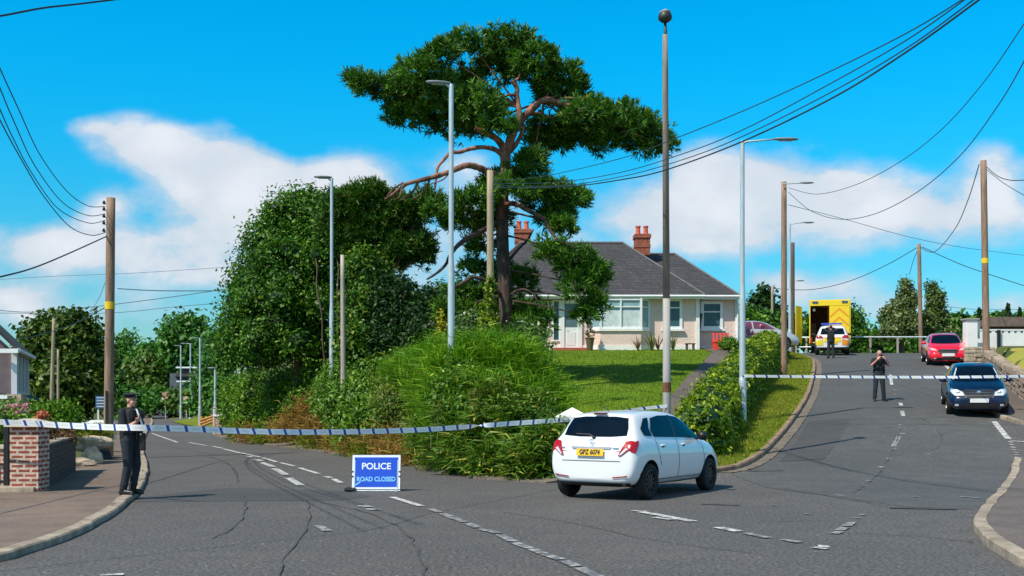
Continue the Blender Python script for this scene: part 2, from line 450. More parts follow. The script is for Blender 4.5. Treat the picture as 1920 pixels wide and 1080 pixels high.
class MB:
    def __init__(s):
        s.v, s.f = [], []

    def add(s, vs, fs):
        k = len(s.v)
        s.v += [tuple(p) for p in vs]
        s.f += [tuple(i + k for i in f) for f in fs]
        return s

    def box(s, c, size, rz=0.0, bev=0.0, M=None):
        sx, sy, sz = (k / 2 for k in size)
        b = min(bev, sx * .9, sy * .9, sz * .9)
        rot = Matrix.Rotation(rz, 4, 'Z') if M is None else M
        c = Vector(c)
        if b <= 0:
            vs = [Vector((x, y, z)) for z in (-sz, sz) for y in (-sy, sy) for x in (-sx, sx)]
            fs = [(0, 2, 3, 1), (4, 5, 7, 6), (0, 1, 5, 4), (2, 6, 7, 3), (0, 4, 6, 2), (1, 3, 7, 5)]
        else:
            bm = bmesh.new()
            bmesh.ops.create_cube(bm, size=1)
            bmesh.ops.scale(bm, vec=(size[0], size[1], size[2]), verts=bm.verts)
            bmesh.ops.bevel(bm, geom=bm.edges[:], offset=b, segments=2, profile=.6, affect='EDGES')
            bm.verts.ensure_lookup_table()
            vs = [v.co.copy() for v in bm.verts]
            fs = [tuple(v.index for v in f.verts) for f in bm.faces]
            bm.free()
        return s.add([c + rot @ p for p in vs], fs)

    def tube(s, pts, rad, n=8, cap=True, flat=1.0):
        pts = [Vector(p) for p in pts]
        if not isinstance(rad, (list, tuple)):
            rad = [rad] * len(pts)
        rings = []
        up = Vector((0, 0, 1))
        prev = None
        for i, p in enumerate(pts):
            d = (pts[min(i + 1, len(pts) - 1)] - pts[max(i - 1, 0)]).normalized()
            if prev is None:
                a = up.cross(d)
                if a.length < .1:
                    a = Vector((1, 0, 0)).cross(d)
                a.normalize()
            else:
                a = prev - d * prev.dot(d)
                a.normalize()
            prev = a
            b = d.cross(a)
            rings.append([p + (a * math.cos(2 * PI * k / n) + b * math.sin(2 * PI * k / n) * flat) * rad[i] for k in range(n)])
        vs = [q for r in rings for q in r]
        fs = []
        for i in range(len(rings) - 1):
            for k in range(n):
                k2 = (k + 1) % n
                fs.append((i * n + k, i * n + k2, (i + 1) * n + k2, (i + 1) * n + k))
        if cap:
            fs.append(tuple(range(n - 1, -1, -1)))
            fs.append(tuple((len(rings) - 1) * n + k for k in range(n)))
        return s.add(vs, fs)

    def ell(s, c, r, nu=12, nv=8, M=None):
        vs, fs = [], []
        c = Vector(c)
        for j in range(nv + 1):
            th = PI * j / nv
            for i in range(nu):
                ph = 2 * PI * i / nu
                p = Vector((r[0] * math.sin(th) * math.cos(ph), r[1] * math.sin(th) * math.sin(ph), r[2] * math.cos(th)))
                vs.append(c + (M @ p if M else p))
        for j in range(nv):
            for i in range(nu):
                i2 = (i + 1) % nu
                fs.append((j * nu + i, (j + 1) * nu + i, (j + 1) * nu + i2, j * nu + i2))
        return s.add(vs, fs)

    def lathe(s, prof, n=20, M=None, c=(0, 0, 0)):
        """prof: (r, t) around the z axis (then M)"""
        vs, fs = [], []
        c = Vector(c)
        for (r, t) in prof:
            for k in range(n):
                p = Vector((r * math.cos(2 * PI * k / n), r * math.sin(2 * PI * k / n), t))
                vs.append(c + (M @ p if M else p))
        for i in range(len(prof) - 1):
            for k in range(n):
                k2 = (k + 1) % n
                fs.append((i * n + k, i * n + k2, (i + 1) * n + k2, (i + 1) * n + k))
        return s.add(vs, fs)

    def prism(s, poly, a, b, fn):
        """poly 2D extruded from a to b, fn(u,v,t)->point"""
        n = len(poly)
        vs = [fn(u_, v_, a) for u_, v_ in poly] + [fn(u_, v_, b) for u_, v_ in poly]
        fs = [tuple(range(n)), tuple(range(2 * n - 1, n - 1, -1))] + [(i, i + n, (i + 1) % n + n, (i + 1) % n) for i in range(n)]
        return s.add(vs, fs)

    def quad(s, *p):
        return s.add(p, [tuple(range(len(p)))])

    def build(s, name, m, parent=None, world=False, smooth=False, org=None, fix=True):
        me = bpy.data.meshes.new(name)
        off = Vector((0, 0, 0))
        if parent is not None and world:
            off = children_loc(parent)
        if parent is None and org is not None:
            off = Vector(org)
        me.from_pydata([(p[0] - off.x, p[1] - off.y, p[2] - off.z) for p in s.v], [], s.f)
        if fix:
            bm = bmesh.new()
            bm.from_mesh(me)
            bmesh.ops.recalc_face_normals(bm, faces=bm.faces)
            bm.to_mesh(me)
            bm.free()
        return link(name, me, m, parent, smooth, off if parent is None else None)


def link(name, me, m, parent=None, smooth=False, loc=None):
    o = bpy.data.objects.new(name, me)
    COL.objects.link(o)
    if m is not None:
        me.materials.append(m)
    if smooth:
        me.polygons.foreach_set('use_smooth', [True] * len(me.polygons))
    if parent is not None:
        o.parent = parent
        ORG[o.name] = children_loc(parent)
    else:
        if loc is not None:
            o.location = loc
        ORG[o.name] = Vector(o.location)
    return o


def tag(o, label=None, cat=None, group=None, kind=None):
    for k, val in (('label', label), ('category', cat), ('group', group), ('kind', kind)):
        if val:
            o[k] = val
    return o


def thing(name, label, cat, loc=(0, 0, 0), rz=0.0, group=None):
    o = bpy.data.objects.new(name, None)
    o.empty_display_size = .3
    COL.objects.link(o)
    o.location = loc
    o.rotation_euler = (0, 0, rz)
    ORG[o.name] = Vector(loc)
    return tag(o, label, cat, group)


def copy_tree(o, parent=None):
    c = o.copy()
    COL.objects.link(c)
    c.parent = parent
    for ch in [k for k in o.children]:
        copy_tree(ch, c)
    return c


def eval_mesh(o):
    dg = bpy.context.evaluated_depsgraph_get()
    dg.update()
    me = bpy.data.meshes.new_from_object(o.evaluated_get(dg))
    return me


# ------------------------------------------------------------------ draped sheets
def drape(name, poly, m, off=0.0, step=1.0, kind='structure', xr=(-40, 30), yr=(2, 100), parent=None):
    bm = bmesh.new()
    pts = [Vector((p[0], p[1], 0)) for p in poly]
    vs = [bm.verts.new(p) for p in pts]
    for a, b, c in tessellate_polygon([pts]):
        try:
            bm.faces.new((vs[a], vs[b], vs[c]))
        except ValueError:
            pass
    x0, x1 = min(p.x for p in pts), max(p.x for p in pts)
    y0, y1 = min(p.y for p in pts), max(p.y for p in pts)

    def cut(lo, hi, no):
        k = math.ceil(lo / step) * step
        while k < hi:
            bmesh.ops.bisect_plane(bm, geom=bm.verts[:] + bm.edges[:] + bm.faces[:], plane_co=Vector(no) * k, plane_no=no, dist=1e-5)
            k += step
    if step:
        cut(max(x0, xr[0]), min(x1, xr[1]), (1, 0, 0))
        cut(max(y0, yr[0]), min(y1, yr[1]), (0, 1, 0))
    for v_ in bm.verts:
        v_.co.z = h(v_.co.x, v_.co.y) + off
    bmesh.ops.recalc_face_normals(bm, faces=bm.faces)
    if sum(f.normal.z for f in bm.faces) < 0:
        bmesh.ops.reverse_faces(bm, faces=bm.faces)
    me = bpy.data.meshes.new(name)
    bm.to_mesh(me)
    bm.free()
    o = link(name, me, m, parent, smooth=True)
    if kind:
        o['kind'] = kind
    return o


def resample(pts, step):
    out = [Vector(pts[0])]
    for a, b in zip(pts, pts[1:]):
        a, b = Vector(a), Vector(b)
        n = max(1, int((b - a).length / step))
        for i in range(1, n + 1):
            out.append(a.lerp(b, i / n))
    return out


def smooth_line(pts, it=2):
    pts = [Vector(p) for p in pts]
    for _ in range(it):
        q = [pts[0]]
        for a, b in zip(pts, pts[1:]):
            q += [a.lerp(b, .25), a.lerp(b, .75)]
        q.append(pts[-1])
        pts = q
    return pts


def sweep(mb, line, prof, zf=None, jit=0.0, seed=1):
    """prof: list of (side, z) offsets; side>0 is to the left of travel"""
    rnd = random.Random(seed)
    line = [Vector((p[0], p[1], 0)) for p in line]
    zf = zf or h
    rings = []
    for i, p in enumerate(line):
        d = (line[min(i + 1, len(line) - 1)] - line[max(i - 1, 0)]).normalized()
        nrm = Vector((-d.y, d.x, 0))
        z = zf(p.x, p.y)
        jj = rnd.uniform(-jit, jit)
        rings.append([Vector((p.x + nrm.x * (a + jj), p.y + nrm.y * (a + jj), z + b + (jj * .4 if b > 0 else 0))) for a, b in prof])
    n = len(prof)
    vs = [q for r in rings for q in r]
    fs = [(i * n + k, (i + 1) * n + k, (i + 1) * n + k + 1, i * n + k + 1) for i in range(len(rings) - 1) for k in range(n - 1)]
    fs += [tuple(range(n)), tuple((len(rings) - 1) * n + k for k in range(n - 1, -1, -1))]
    mb.add(vs, fs)


# ground sheet -----------------------------------------------------------------
def make_ground():
    xs = list(np.arange(-60, 46, .75))
    ys = list(np.arange(-4, 100, .75))
    xs = [-2500, -1200, -600, -350, -220, -150, -110, -80] + xs + [52, 65, 90, 130, 200, 350, 700, 1400, 2500]
    ys = [-900, -300, -100, -40, -15] + ys + [103, 108, 115, 125, 140, 160, 185, 215, 260, 320, 420, 600, 900, 1500, 2600]
    vs = [(x, y, h(x, y) - .10) for y in ys for x in xs]
    n = len(xs)
    fs = [(j * n + i, j * n + i + 1, (j + 1) * n + i + 1, (j + 1) * n + i) for j in range(len(ys) - 1) for i in range(n - 1)]
    o = MB().add(vs, fs).build('ground', m_ground, smooth=True, fix=False)
    o['kind'] = 'structure'


make_ground()

KL = [G(*p) for p in [(78, 1030), (137, 1010), (178, 987), (204, 974), (237, 947), (255, 934), (270, 917), (278, 887), (276, 869), (271, 854), (268, 838), (272, 820), (282, 803), (288, 792), (284, 783)]]
KL = [Vector((-9.5, 2, 0)), Vector((-6.6, 8.5, 0)), G(0, 1056)] + KL
KV = [G(*p) for p in [(1300, 893), (1351, 886), (1395, 878), (1432, 856), (1454, 833), (1476, 808), (1498, 778), (1518, 744), (1526, 717), (1530, 692), (1528, 677)]]
KV += [Vector((KV[-1].x + .7, KV[-1].y + 5, 0)), Vector((KV[-1].x + 1.3, 82, 0))]
KR1 = [Vector((9.5, 2, 0)), Vector((6.2, 8.5, 0))] + [G(*p) for p in [(1920, 1069), (1884, 1045), (1851, 1024), (1829, 1002), (1825, 985), (1834, 966), (1857, 944), (1882, 916), (1895, 891), (1900, 866)]]
KR2a = [Vector((24, 27.5, 0)), G(1920, 798), G(1893, 790), G(1869, 783), G(1853, 772)]
KR2 = KR2a + [Vector((wall_x(y) - k, y, 0)) for y, k in ((37, 2.3), (42, 2.0), (46, 1.5), (50, 1.25), (54, 1.25), (60, 1.25), (66, 1.25), (72, 1.25), (82, 1.25))]
KR2[5].x += .0
KB = [G(*p) for p in [(1040, 905), (940, 899), (860, 890), (780, 871), (700, 858), (640, 850), (520, 835), (470, 828), (420, 819)]] + [Vector((-15.2, 64, 0)), Vector((-20.5, 84, 0)), Vector((-31, 118, 0)), Vector((-46, 170, 0))]

left_far = [Vector((KL[-1].x, KL[-1].y, 0)), Vector((-36, 108, 0)), Vector((-52, 165, 0))]
road_poly = left_far[::-1] + [p + Vector((-.2, 0, 0)) for p in KL[::-1]] + [p + Vector((.2, 0, 0)) for p in KR1] + [G(1903, 866)] + [Vector((26, 24.5, 0)), Vector((26, 27.7, 0))] + [p + Vector((.1, .1, 0)) for p in KR2] + [p + Vector((-.1, .05, 0)) for p in KV[::-1]] + [p for p in KB]
drape('road', road_poly, m_asph, 0.0, 1.0)
# newer surfacing on the hill road
hp = [G(*p) for p in [(1372, 889), (1440, 915), (1560, 931), (1700, 951), (1822, 955)]] + [G(*p) for p in [(1834, 962), (1857, 940), (1882, 912), (1893, 891), (1898, 866)]] + [p + Vector((-.15, 0, 0)) for p in KR2[4:]] + [p + Vector((.12, 0, 0)) for p in KV[:1:-1]]
drape('hill_road', hp, m_asph2, 0.005, 1.0)

drape('road_patch', [G(*p) for p in [(1518, 790), (1592, 786), (1577, 820), (1542, 862), (1500, 864), (1462, 866), (1490, 832)]], m_patch, .010, 1.0)
drape('road_patch', [G(*p) for p in [(0, 938), (250, 922), (430, 915), (640, 921), (700, 930), (640, 938), (430, 940), (250, 942), (100, 950)][2:]], m_patch, .004, 1.0)

# kerbs and pavements -----------------------------------------------------------
mb = MB()
sweep(mb, resample(smooth_line(KL, 1), .6), [(0, -.12), (0, .07), (.02, .088), (.17, .092), (.19, .05)], jit=.02, seed=3)
tag(mb.build('kerb', m_kerb), kind='structure')
mb = MB()
sweep(mb, resample(smooth_line(KR1, 1), .5), [(0, -.12), (0, .09), (-.02, .11), (-.16, .11), (-.17, .05)], jit=.02, seed=4)
tag(mb.build('kerb', m_kerb), kind='structure')
mb = MB()
sweep(mb, resample(smooth_line(KR2, 1), .5), [(0, -.12), (0, .09), (-.02, .11), (-.14, .11), (-.15, .05)], jit=.012, seed=5)
tag(mb.build('kerb', m_kerb), kind='structure')
mb = MB()
sweep(mb, resample(smooth_line(KV, 1), .5), [(0, -.12), (0, .09), (.02, .12), (.13, .12), (.14, .02)], jit=.012, seed=6)
tag(mb.build('kerb', mat('kerb_brown', (.27, .18, .12), .9, var=.35, scale=4, bump=.5)), kind='structure')
mb = MB()
sweep(mb, resample(smooth_line(KV[1:], 2), .12), [(0.01, .012), (-.16, .015), (-.27, .011)], jit=.012, seed=8)
tag(mb.build('gutter_dirt', m_dirt), kind='structure')
mb = MB()
sweep(mb, resample(smooth_line(KB[:9], 1), .5), [(.30, -.05), (.30, .03), (0, .04), (-.6, .08)], jit=.10, seed=9)
tag(mb.build('gutter_dirt', m_dirt), kind='structure')


def pv(x, y):
    return h(x, y)


pl = [p for p in KL] + [Vector((-29.5, 80, 0)), Vector((-14.0, 40, 0)), Vector((-12.2, 33, 0)), Vector((-10.3, 27.4, 0)), Vector((-8.45, 21.2, 0)), Vector((-9.3, 21.0, 0)), Vector((-22, 20.6, 0)), Vector((-22, 2, 0))]
drape('pavement', [p + Vector((-.10, 0, 0)) if i < len(KL) else p for i, p in enumerate(pl)], m_pave, .085, 1.0)
pr = [p + Vector((.14, 0, 0)) for p in KR1] + [Vector((26, 24.3, 0)), Vector((26, 2, 0))]
drape('pavement', pr, m_pave2, .10, 1.0)
pr2 = [p + Vector((.12, .12, 0)) for p in KR2] + [Vector((wall_x(82) + .2, 82, 0)), Vector((wall_x(60) + .2, 60, 0)), Vector((wall_x(37) + .2, 37, 0)), Vector((17.0, 35.0, 0)), Vector((26, 34.0, 0))]
drape('pavement', pr2, m_pave2, .10, 1.0)
# grass verge beside the hill road
vb = [Vector((hedge_x(y) - .1, y, 0)) for y in (84, 70, 60, 52, 46, 40, 36, 32, 29, 27.4)] + [Vector((3.0, 26.6, 0)), Vector((2.9, 26.2, 0))]
drape('grass_verge', [p + Vector((-.11, 0.05, 0)) for p in KV] + vb, m_verge, .11, 1.0)
# drive and lawn
dl = [G(*p, .03) for p in [(1232, 775), (1262, 738), (1290, 705), (1318, 680), (1335, 660)]]
dr = [Vector((hedge_x(y) - .55, y, 0)) for y in (61, 55, 50, 46, 42, 38, 34, 31, 28.5)]
drape('driveway', [Vector((1.6, 25.4, 0)), Vector((2.2, 28, 0))] + dl + [Vector((dl[-1].x, 61, 0))] + dr + [Vector((3.4, 26.2, 0)), Vector((2.9, 25.2, 0))], m_pave2, .03, 1.0)
lawn_poly = [Vector((2.1, 28, 0))] + [p + Vector((.12, 0, 0)) for p in dl] + [Vector((9.2, 66, 0)), Vector((-8, 66, 0)), Vector((-12, 60, 0)), Vector((-9.5, 52, 0)), Vector((-3.8, 40, 0)), Vector((-.3, 32, 0)), Vector((1.2, 28.2, 0))]
drape('lawn', lawn_poly, m_lawn, .0, 1.0)
drape('lawn', [Vector((wall_x(36.7) + .15, 36.7, 0)), Vector((wall_x(45) + .15, 45, 0)), Vector((wall_x(52) + .15, 52, 0)), Vector((30, 53, 0)), Vector((40, 36, 0))], m_drygrass, .0, 1.0)
# grass island and open green down the left road
drape('lawn', [G(*p) for p in [(400, 806), (372, 801), (345, 797), (322, 791), (318, 784), (345, 777), (395, 779), (412, 790)]], m_verge, .05, 3.0)

# markings ----------------------------------------------------------------------
m_mark = paint_white('road_paint', .47)
m_mark_worn = paint_white('road_paint_worn', .53, (.42, .41, .39))


def strip(mb, p0, p1, wd, off=.014):
    a, b = G(*p0), G(*p1)
    d = Vector((b.x - a.x, b.y - a.y, 0))
    if d.length < .001:
        return
    n = max(1, int(d.length / .5))
    d.normalize()
    nn = Vector((-d.y, d.x, 0)) * wd / 2
    for i in range(n):
        q = []
        for k, sgn in ((i, 1), (i + 1, 1), (i + 1, -1), (i, -1)):
            c = a.lerp(b, k / n) + nn * sgn
            q.append(Vector((c.x, c.y, h(c.x, c.y) + off)))
        mb.quad(*q)


mb = MB()
for s_ in [((285, 813), (333, 830)), ((354, 830), (387, 836)), ((398, 837), (417, 841)), ((418, 842), (451, 850)), ((453, 850), (489, 858)), ((493, 859), (519, 867)), ((525, 868), (553, 875)), ((561, 878), (597, 889)), ((610, 894), (621, 897)), ((625, 899), (639, 906)),
           ((735, 933), (789, 950))]:
    strip(mb, *s_, .13)
for s_ in [((465, 856), (475, 858)), ((478, 862), (490, 865)), ((492, 868), (512, 876)), ((514, 879), (536, 891)), ((541, 897), (564, 911)), ((678, 949), (690, 952)), ((692, 955), (707, 957))]:
    strip(mb, *s_, .17)
for s_ in [((1203, 961), (1300, 979)), ((1346, 990), (1386, 998)), ((1769, 682), (1789, 702)), ((1864, 791), (1891, 824))]:
    strip(mb, *s_, .16)
for s_ in [((1183, 959), (1212, 960)), ((1225, 971), (1262, 976)), ((1524, 1028), (1552, 1031)), ((1543, 1024), (1546, 1028)), ((1669, 703), (1672, 722)), ((1688, 756), (1690, 761)), ((1691, 771), (1694, 781)), ((190, 1080), (232, 1079)), ((1894, 827), (1922, 829))]:
    strip(mb, *s_, .12)
for i in range(8):
    k = i / 7
    x_, y_ = 1890 + 15 * k, 829 + 34 * k
    strip(mb, (x_, y_), (x_ + 10, y_ + 1), .10)
tag(mb.build('road_markings', m_mark), kind='structure')
mb = MB()
for s_ in [((807, 955), (824, 962)), ((828, 964), (844, 970)), ((846, 971), (872, 980)), ((876, 982), (896, 991)), ((899, 993), (918, 997)), ((920, 997), (934, 1002)), ((938, 1004), (962, 1017)), ((964, 1019), (995, 1030)), ((998, 1031), (1019, 1040)), ((1021, 1041), (1052, 1051)), ((1056, 1053), (1082, 1064)), ((1085, 1066), (1135, 1090)), ((597, 987), (614, 997)), ((1400, 1001), (1440, 1010)), ((1470, 1013), (1500, 1019)), ((1800, 932), (1838, 935))]:
    strip(mb, *s_, .13)
for x_, y_, r in [(1691, 797, .1), (1691, 803, .08), (1692, 813, .16), (1684, 827, .06), (1678, 842, .18), (1668, 860, .12), (1652, 876, .15), (1640, 890, .15), (1630, 902, .12), (1618, 907, .14), (1620, 911, .12), (1580, 930, .12), (1572, 929, .08), (1618, 966, .1), (1608, 972, .1), (1677, 731, .12), (1680, 740, .1), (1684, 750, .1), (1741, 851, .08), (1718, 932, .1), (1452, 948, .1), (1514, 964, .07)]:
    strip(mb, (x_ - 6, y_), (x_ + 5, y_ + 1), r)
for s_ in [((1598, 980), (1586, 988)), ((1585, 990), (1573, 996)), ((1574, 998), (1563, 1002)), ((1686, 819), (1675, 838))]:
    strip(mb, *s_, .13)
tag(mb.build('road_markings', m_mark_worn), kind='structure')


def seam(pts, wd, off=.012):
    line = resample(smooth_line([G(*p) for p in pts], 2), .3)
    m_ = MB()
    sweep(m_, line, [(wd * .25, off), (-wd * .25, off)], jit=wd * .5, seed=int(pts[0][0]))
    return m_


mb = MB()
for pts, wd in [([(590, 940), (640, 950), (700, 965), (755, 990), (790, 1040), (800, 1085)], .05), ([(455, 930), (462, 950), (450, 985), (400, 1010)], .045),
                ([(575, 940), (583, 975), (565, 1010), (530, 1050), (520, 1085)], .04), ([(0, 1000), (60, 985), (140, 965), (190, 948)], .05), ([(1455, 915), (1560, 931), (1640, 946), (1660, 950)], .04), ([(1430, 979), (1540, 977)], .04),
                ([(1560, 999), (1700, 1003), (1825, 1018)], .04), ([(1518, 790), (1490, 832), (1462, 866)], .05), ([(1592, 786), (1577, 820), (1542, 862)], .05), ([(1462, 866), (1542, 862)], .04), ([(380, 855), (415, 862), (440, 880), (447, 905)], .06),
                ([(1725, 783), (1760, 805), (1770, 835), (1745, 845)], .05), ([(1592, 786), (1680, 786), (1800, 782)], .04), ([(1690, 800), (1660, 874), (1600, 925)], .05), ([(940, 960), (1100, 985), (1190, 1010), (1430, 1040)], .035)]:
    m_ = seam(pts, wd)
    mb.add(m_.v, m_.f)
# two drain slots and repaired trench
strip(mb, (1668, 953), (1796, 956), .16, .013)
strip(mb, (1402, 884), (1466, 882), .30, .013)
strip(mb, (1318, 945), (1385, 948), .22, .009)
tag(mb.build('tar_seams', m_seam), kind='structure')

# ------------------------------------------------------------------ foliage
def np_mesh(name, V, nper, m, parent=None, org=None, smooth=False):
    """V: (N, nper, 3) polygons with nper corners each"""
    N = V.shape[0]
    V = V.copy()
    off = Vector((0, 0, 0))
    if parent is not None:
        off = children_loc(parent)
    elif org is not None:
        off = Vector(org)
    V -= np.array(off)
    me = bpy.data.meshes.new(name)
    me.vertices.add(N * nper)
    me.vertices.foreach_set('co', V.reshape(-1).astype(np.float32))
    me.loops.add(N * nper)
    me.loops.foreach_set('vertex_index', np.arange(N * nper, dtype=np.int32))
    me.polygons.add(N)
    me.polygons.foreach_set('loop_start', np.arange(0, N * nper, nper, dtype=np.int32))
    me.polygons.foreach_set('loop_total', np.full(N, nper, dtype=np.int32))
    me.update(calc_edges=True)
    return link(name, me, m, parent, smooth, off if parent is None else None)


def unit(a):
    return a / (np.linalg.norm(a, axis=-1, keepdims=True) + 1e-9)


def crown_pts(blobs, n, per=28, clump=.28, inner=.55, seed=0, low=-.75):
    """blobs: (c, (rx,ry,rz)); returns points and outward directions, gathered in clumps"""
    rg = np.random.default_rng(seed)
    C = np.array([b[0] for b in blobs], float)
    Rr = np.array([b[1] for b in blobs], float)
    wgt = (Rr[:, 0] * Rr[:, 1] + Rr[:, 1] * Rr[:, 2] + Rr[:, 0] * Rr[:, 2])
    wgt = wgt / wgt.sum()
    nc = max(4, n // per)
    cs, ds = [], []
    while sum(len(c) for c in cs) < nc:
        k = rg.choice(len(blobs), nc, p=wgt)
        d = unit(rg.normal(size=(nc, 3)))
        d = d[d[:, 2] > low] if low > -1 else d
        k = k[:len(d)]
        rad = rg.uniform(.72, 1.04, size=(len(d), 1)) ** 1.0
        p = C[k] + d * Rr[k] * rad
        q = (p[:, None, :] - C[None]) / Rr[None]
        inside = ((q ** 2).sum(-1) < inner ** 2 * 1.0).any(1)
        p, d = p[~inside], unit(d / Rr[k])[~inside]
        cs.append(p)
        ds.append(d)
    c = np.concatenate(cs)[:nc]
    d = np.concatenate(ds)[:nc]
    sc = rg.uniform(.5, 1.35, size=(nc, 1))
    P = np.repeat(c, per, 0) + np.clip(rg.normal(size=(nc * per, 3)), -1.7, 1.7) * clump * np.repeat(sc, per, 0)
    D = unit(np.repeat(d, per, 0) + rg.normal(size=(nc * per, 3)) * .55)
    return P, D, rg


def leaf_cards(P, D, size, rg, aspect=.5, droop=0.0, up=.35):
    N = len(P)
    s = size * rg.uniform(.6, 1.35, size=(N, 1))
    nrm = unit(D + np.array([0, 0, up]) + rg.normal(size=(N, 3)) * .45)
    ax = unit(np.cross(nrm, rg.normal(size=(N, 3))))
    ax = unit(ax + np.array([0, 0, -droop]))
    bx = np.cross(nrm, ax) * aspect
    a = P - ax * s * .5
    b = P + bx * s * .5 - ax * s * .05
    c = P + ax * s * .5 - nrm * s * .12
    d = P - bx * s * .5 - ax * s * .05
    return np.stack([a, b, c, d], 1)


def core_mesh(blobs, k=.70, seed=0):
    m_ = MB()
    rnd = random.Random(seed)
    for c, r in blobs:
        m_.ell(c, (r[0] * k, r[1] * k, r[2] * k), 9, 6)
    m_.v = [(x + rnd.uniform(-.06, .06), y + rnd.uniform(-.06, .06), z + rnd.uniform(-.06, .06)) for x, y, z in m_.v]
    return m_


def pb(px, py, D, rx, ry, rd=None):
    """blob from its place and size in the photo, at depth D"""
    c = W(px, py, D)
    return (tuple(c), (rx / F * D, rd if rd else (rx + ry) / 2 / F * D, ry / F * D))


def tree(name, label, cat, base, blobs, n, size, lm, limbs, bm_=None, group=None, clump=.28, per=28, seed=0, core=.62, aspect=.5, inner=.55, low=-.75):
    t = thing(name, label, cat, base, 0, group)
    P, D, rg = crown_pts(blobs, n, per, clump, inner, seed, low)
    cr = np_mesh('crown', leaf_cards(P, D, size, rg, aspect), 4, lm, t)
    if core:
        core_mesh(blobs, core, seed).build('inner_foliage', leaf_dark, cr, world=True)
    if limbs:
        m_ = MB()
        for pts, r0, r1 in limbs:
            pts = smooth_line(pts, 2)
            m_.tube(pts, [r0 + (r1 - r0) * i / (len(pts) - 1) for i in range(len(pts))], 9)
        m_.build('trunk', bm_ or bark, t, world=True, smooth=True)
    return t


def auto_limbs(base, blobs, r=.22, seed=0):
    rnd = random.Random(seed)
    b = Vector(base)
    cs = [Vector(c) for c, _ in blobs]
    top = sum(cs, Vector()) / len(cs)
    mid = b.lerp(top, .55)
    L = [([b, b.lerp(mid, .5) + Vector((rnd.uniform(-.1, .1), 0, 0)), mid, top], r, r * .3)]
    for c in cs:
        L.append(([mid, mid.lerp(c, .5) + Vector((0, 0, .2)), c], r * .4, r * .1))
    return L


# ---- the great pine -----------------------------------------------------------
PD = 38.0
pine_base = GD(950, PD)
pine = thing('pine_tree', 'tall spreading pine with bare reddish forked branches and flat pads, before the bungalow', 'tree', pine_base)
pads = [(672, 150, 26, 9, 0), (700, 163, 40, 14, 0), (745, 172, 42, 24, .3), (790, 145, 48, 27, -.3), (765, 212, 42, 26, .4), (825, 190, 48, 40, 0), (825, 100, 33, 18, -.4), (885, 88, 46, 20, 0), (958, 80, 44, 24, .2), (1000, 120, 50, 32, 0),
        (945, 125, 42, 28, .5), (1045, 152, 50, 34, .3), (895, 200, 46, 32, -.3), (868, 152, 38, 20, .4), (850, 232, 48, 18, .5), (935, 230, 28, 15, -.5), (905, 235, 30, 17, .2),
        (1062, 178, 42, 22, .6), (1105, 215, 55, 25, -.2), (1165, 232, 58, 33, .1), (1218, 262, 42, 23, .3), (1240, 272, 26, 15, 0), (1080, 243, 42, 20, .7), (1015, 240, 38, 15, .5), (1035, 262, 45, 11, .7), (1130, 265, 38, 11, .3),
        (985, 310, 36, 20, 0), (1000, 298, 22, 12, .2), (950, 345, 48, 24, .5), (1020, 363, 52, 18, .1), (1075, 372, 28, 14, 0), (885, 375, 42, 18, -.2), (830, 396, 34, 15, .2), (872, 415, 40, 15, .5), (1045, 398, 28, 15, .2), (925, 410, 32, 22, .6),
        (1052, 425, 22, 14, -.2), (1030, 405, 26, 12, .4), (1040, 470, 34, 18, -.4), (1080, 492, 38, 26, -.3), (1112, 512, 28, 22, -.4), (1085, 535, 26, 28, -.5), (1112, 568, 22, 16, -.4), (1098, 592, 22, 13, -.4),
        (978, 530, 30, 24, .5), (1000, 585, 30, 20, .3), (985, 610, 40, 16, .2), (1022, 600, 14, 14, 0), (900, 462, 24, 22, .6), (885, 505, 26, 18, .8), (890, 550, 36, 20, .6), (858, 582, 40, 20, .5), (925, 575, 36, 28, .8), (938, 520, 24, 32, .9), (840, 545, 20, 9, .4), (958, 350, 26, 16, -.5)]
pblobs = []
for px, py, rx, ry, dd in pads:
    c, r = pb(px, py, PD + dd * 2.2, rx, ry, max(rx, ry) / F * PD * 1.25)
    pblobs.append((c, r))
# needles: tufts of long thin blades pointing up and out
rg = np.random.default_rng(3)
P, D, _ = crown_pts(pblobs, 16500, 6, .105, .62, 3, -.8)
NB = 9
P9 = np.repeat(P, NB, 0)
D9 = unit(np.repeat(unit(D * .8 + np.array([0, 0, .55])), NB, 0) + rg.normal(size=(len(P9), 3)) * .55)
ln = rg.uniform(.13, .26, size=(len(P9), 1))
side = unit(np.cross(D9, rg.normal(size=(len(P9), 3)))) * .017
tri = np.stack([P9 - side, P9 + side, P9 + D9 * ln + side * .5, P9 + D9 * ln - side * .5], 1)
crown = np_mesh('crown', tri, 4, needle, pine)
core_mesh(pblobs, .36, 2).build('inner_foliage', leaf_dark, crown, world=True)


def WL(lst):
    return [W(a, b, PD + (c if len(r) == 0 else c)) for a, b, c, *r in lst]


def limb(m_, pts, r0, r1, n=10, tw=0.0):
    p = smooth_line([W(a, b, PD + c) for a, b, c in pts], 2)
    k = len(p) - 1
    rnd = random.Random(int(pts[0][0] * 7 + pts[-1][1]))
    m_.tube(p, [(r0 + (r1 - r0) * i / k) * rnd.uniform(.9, 1.12) for i in range(k + 1)], n)


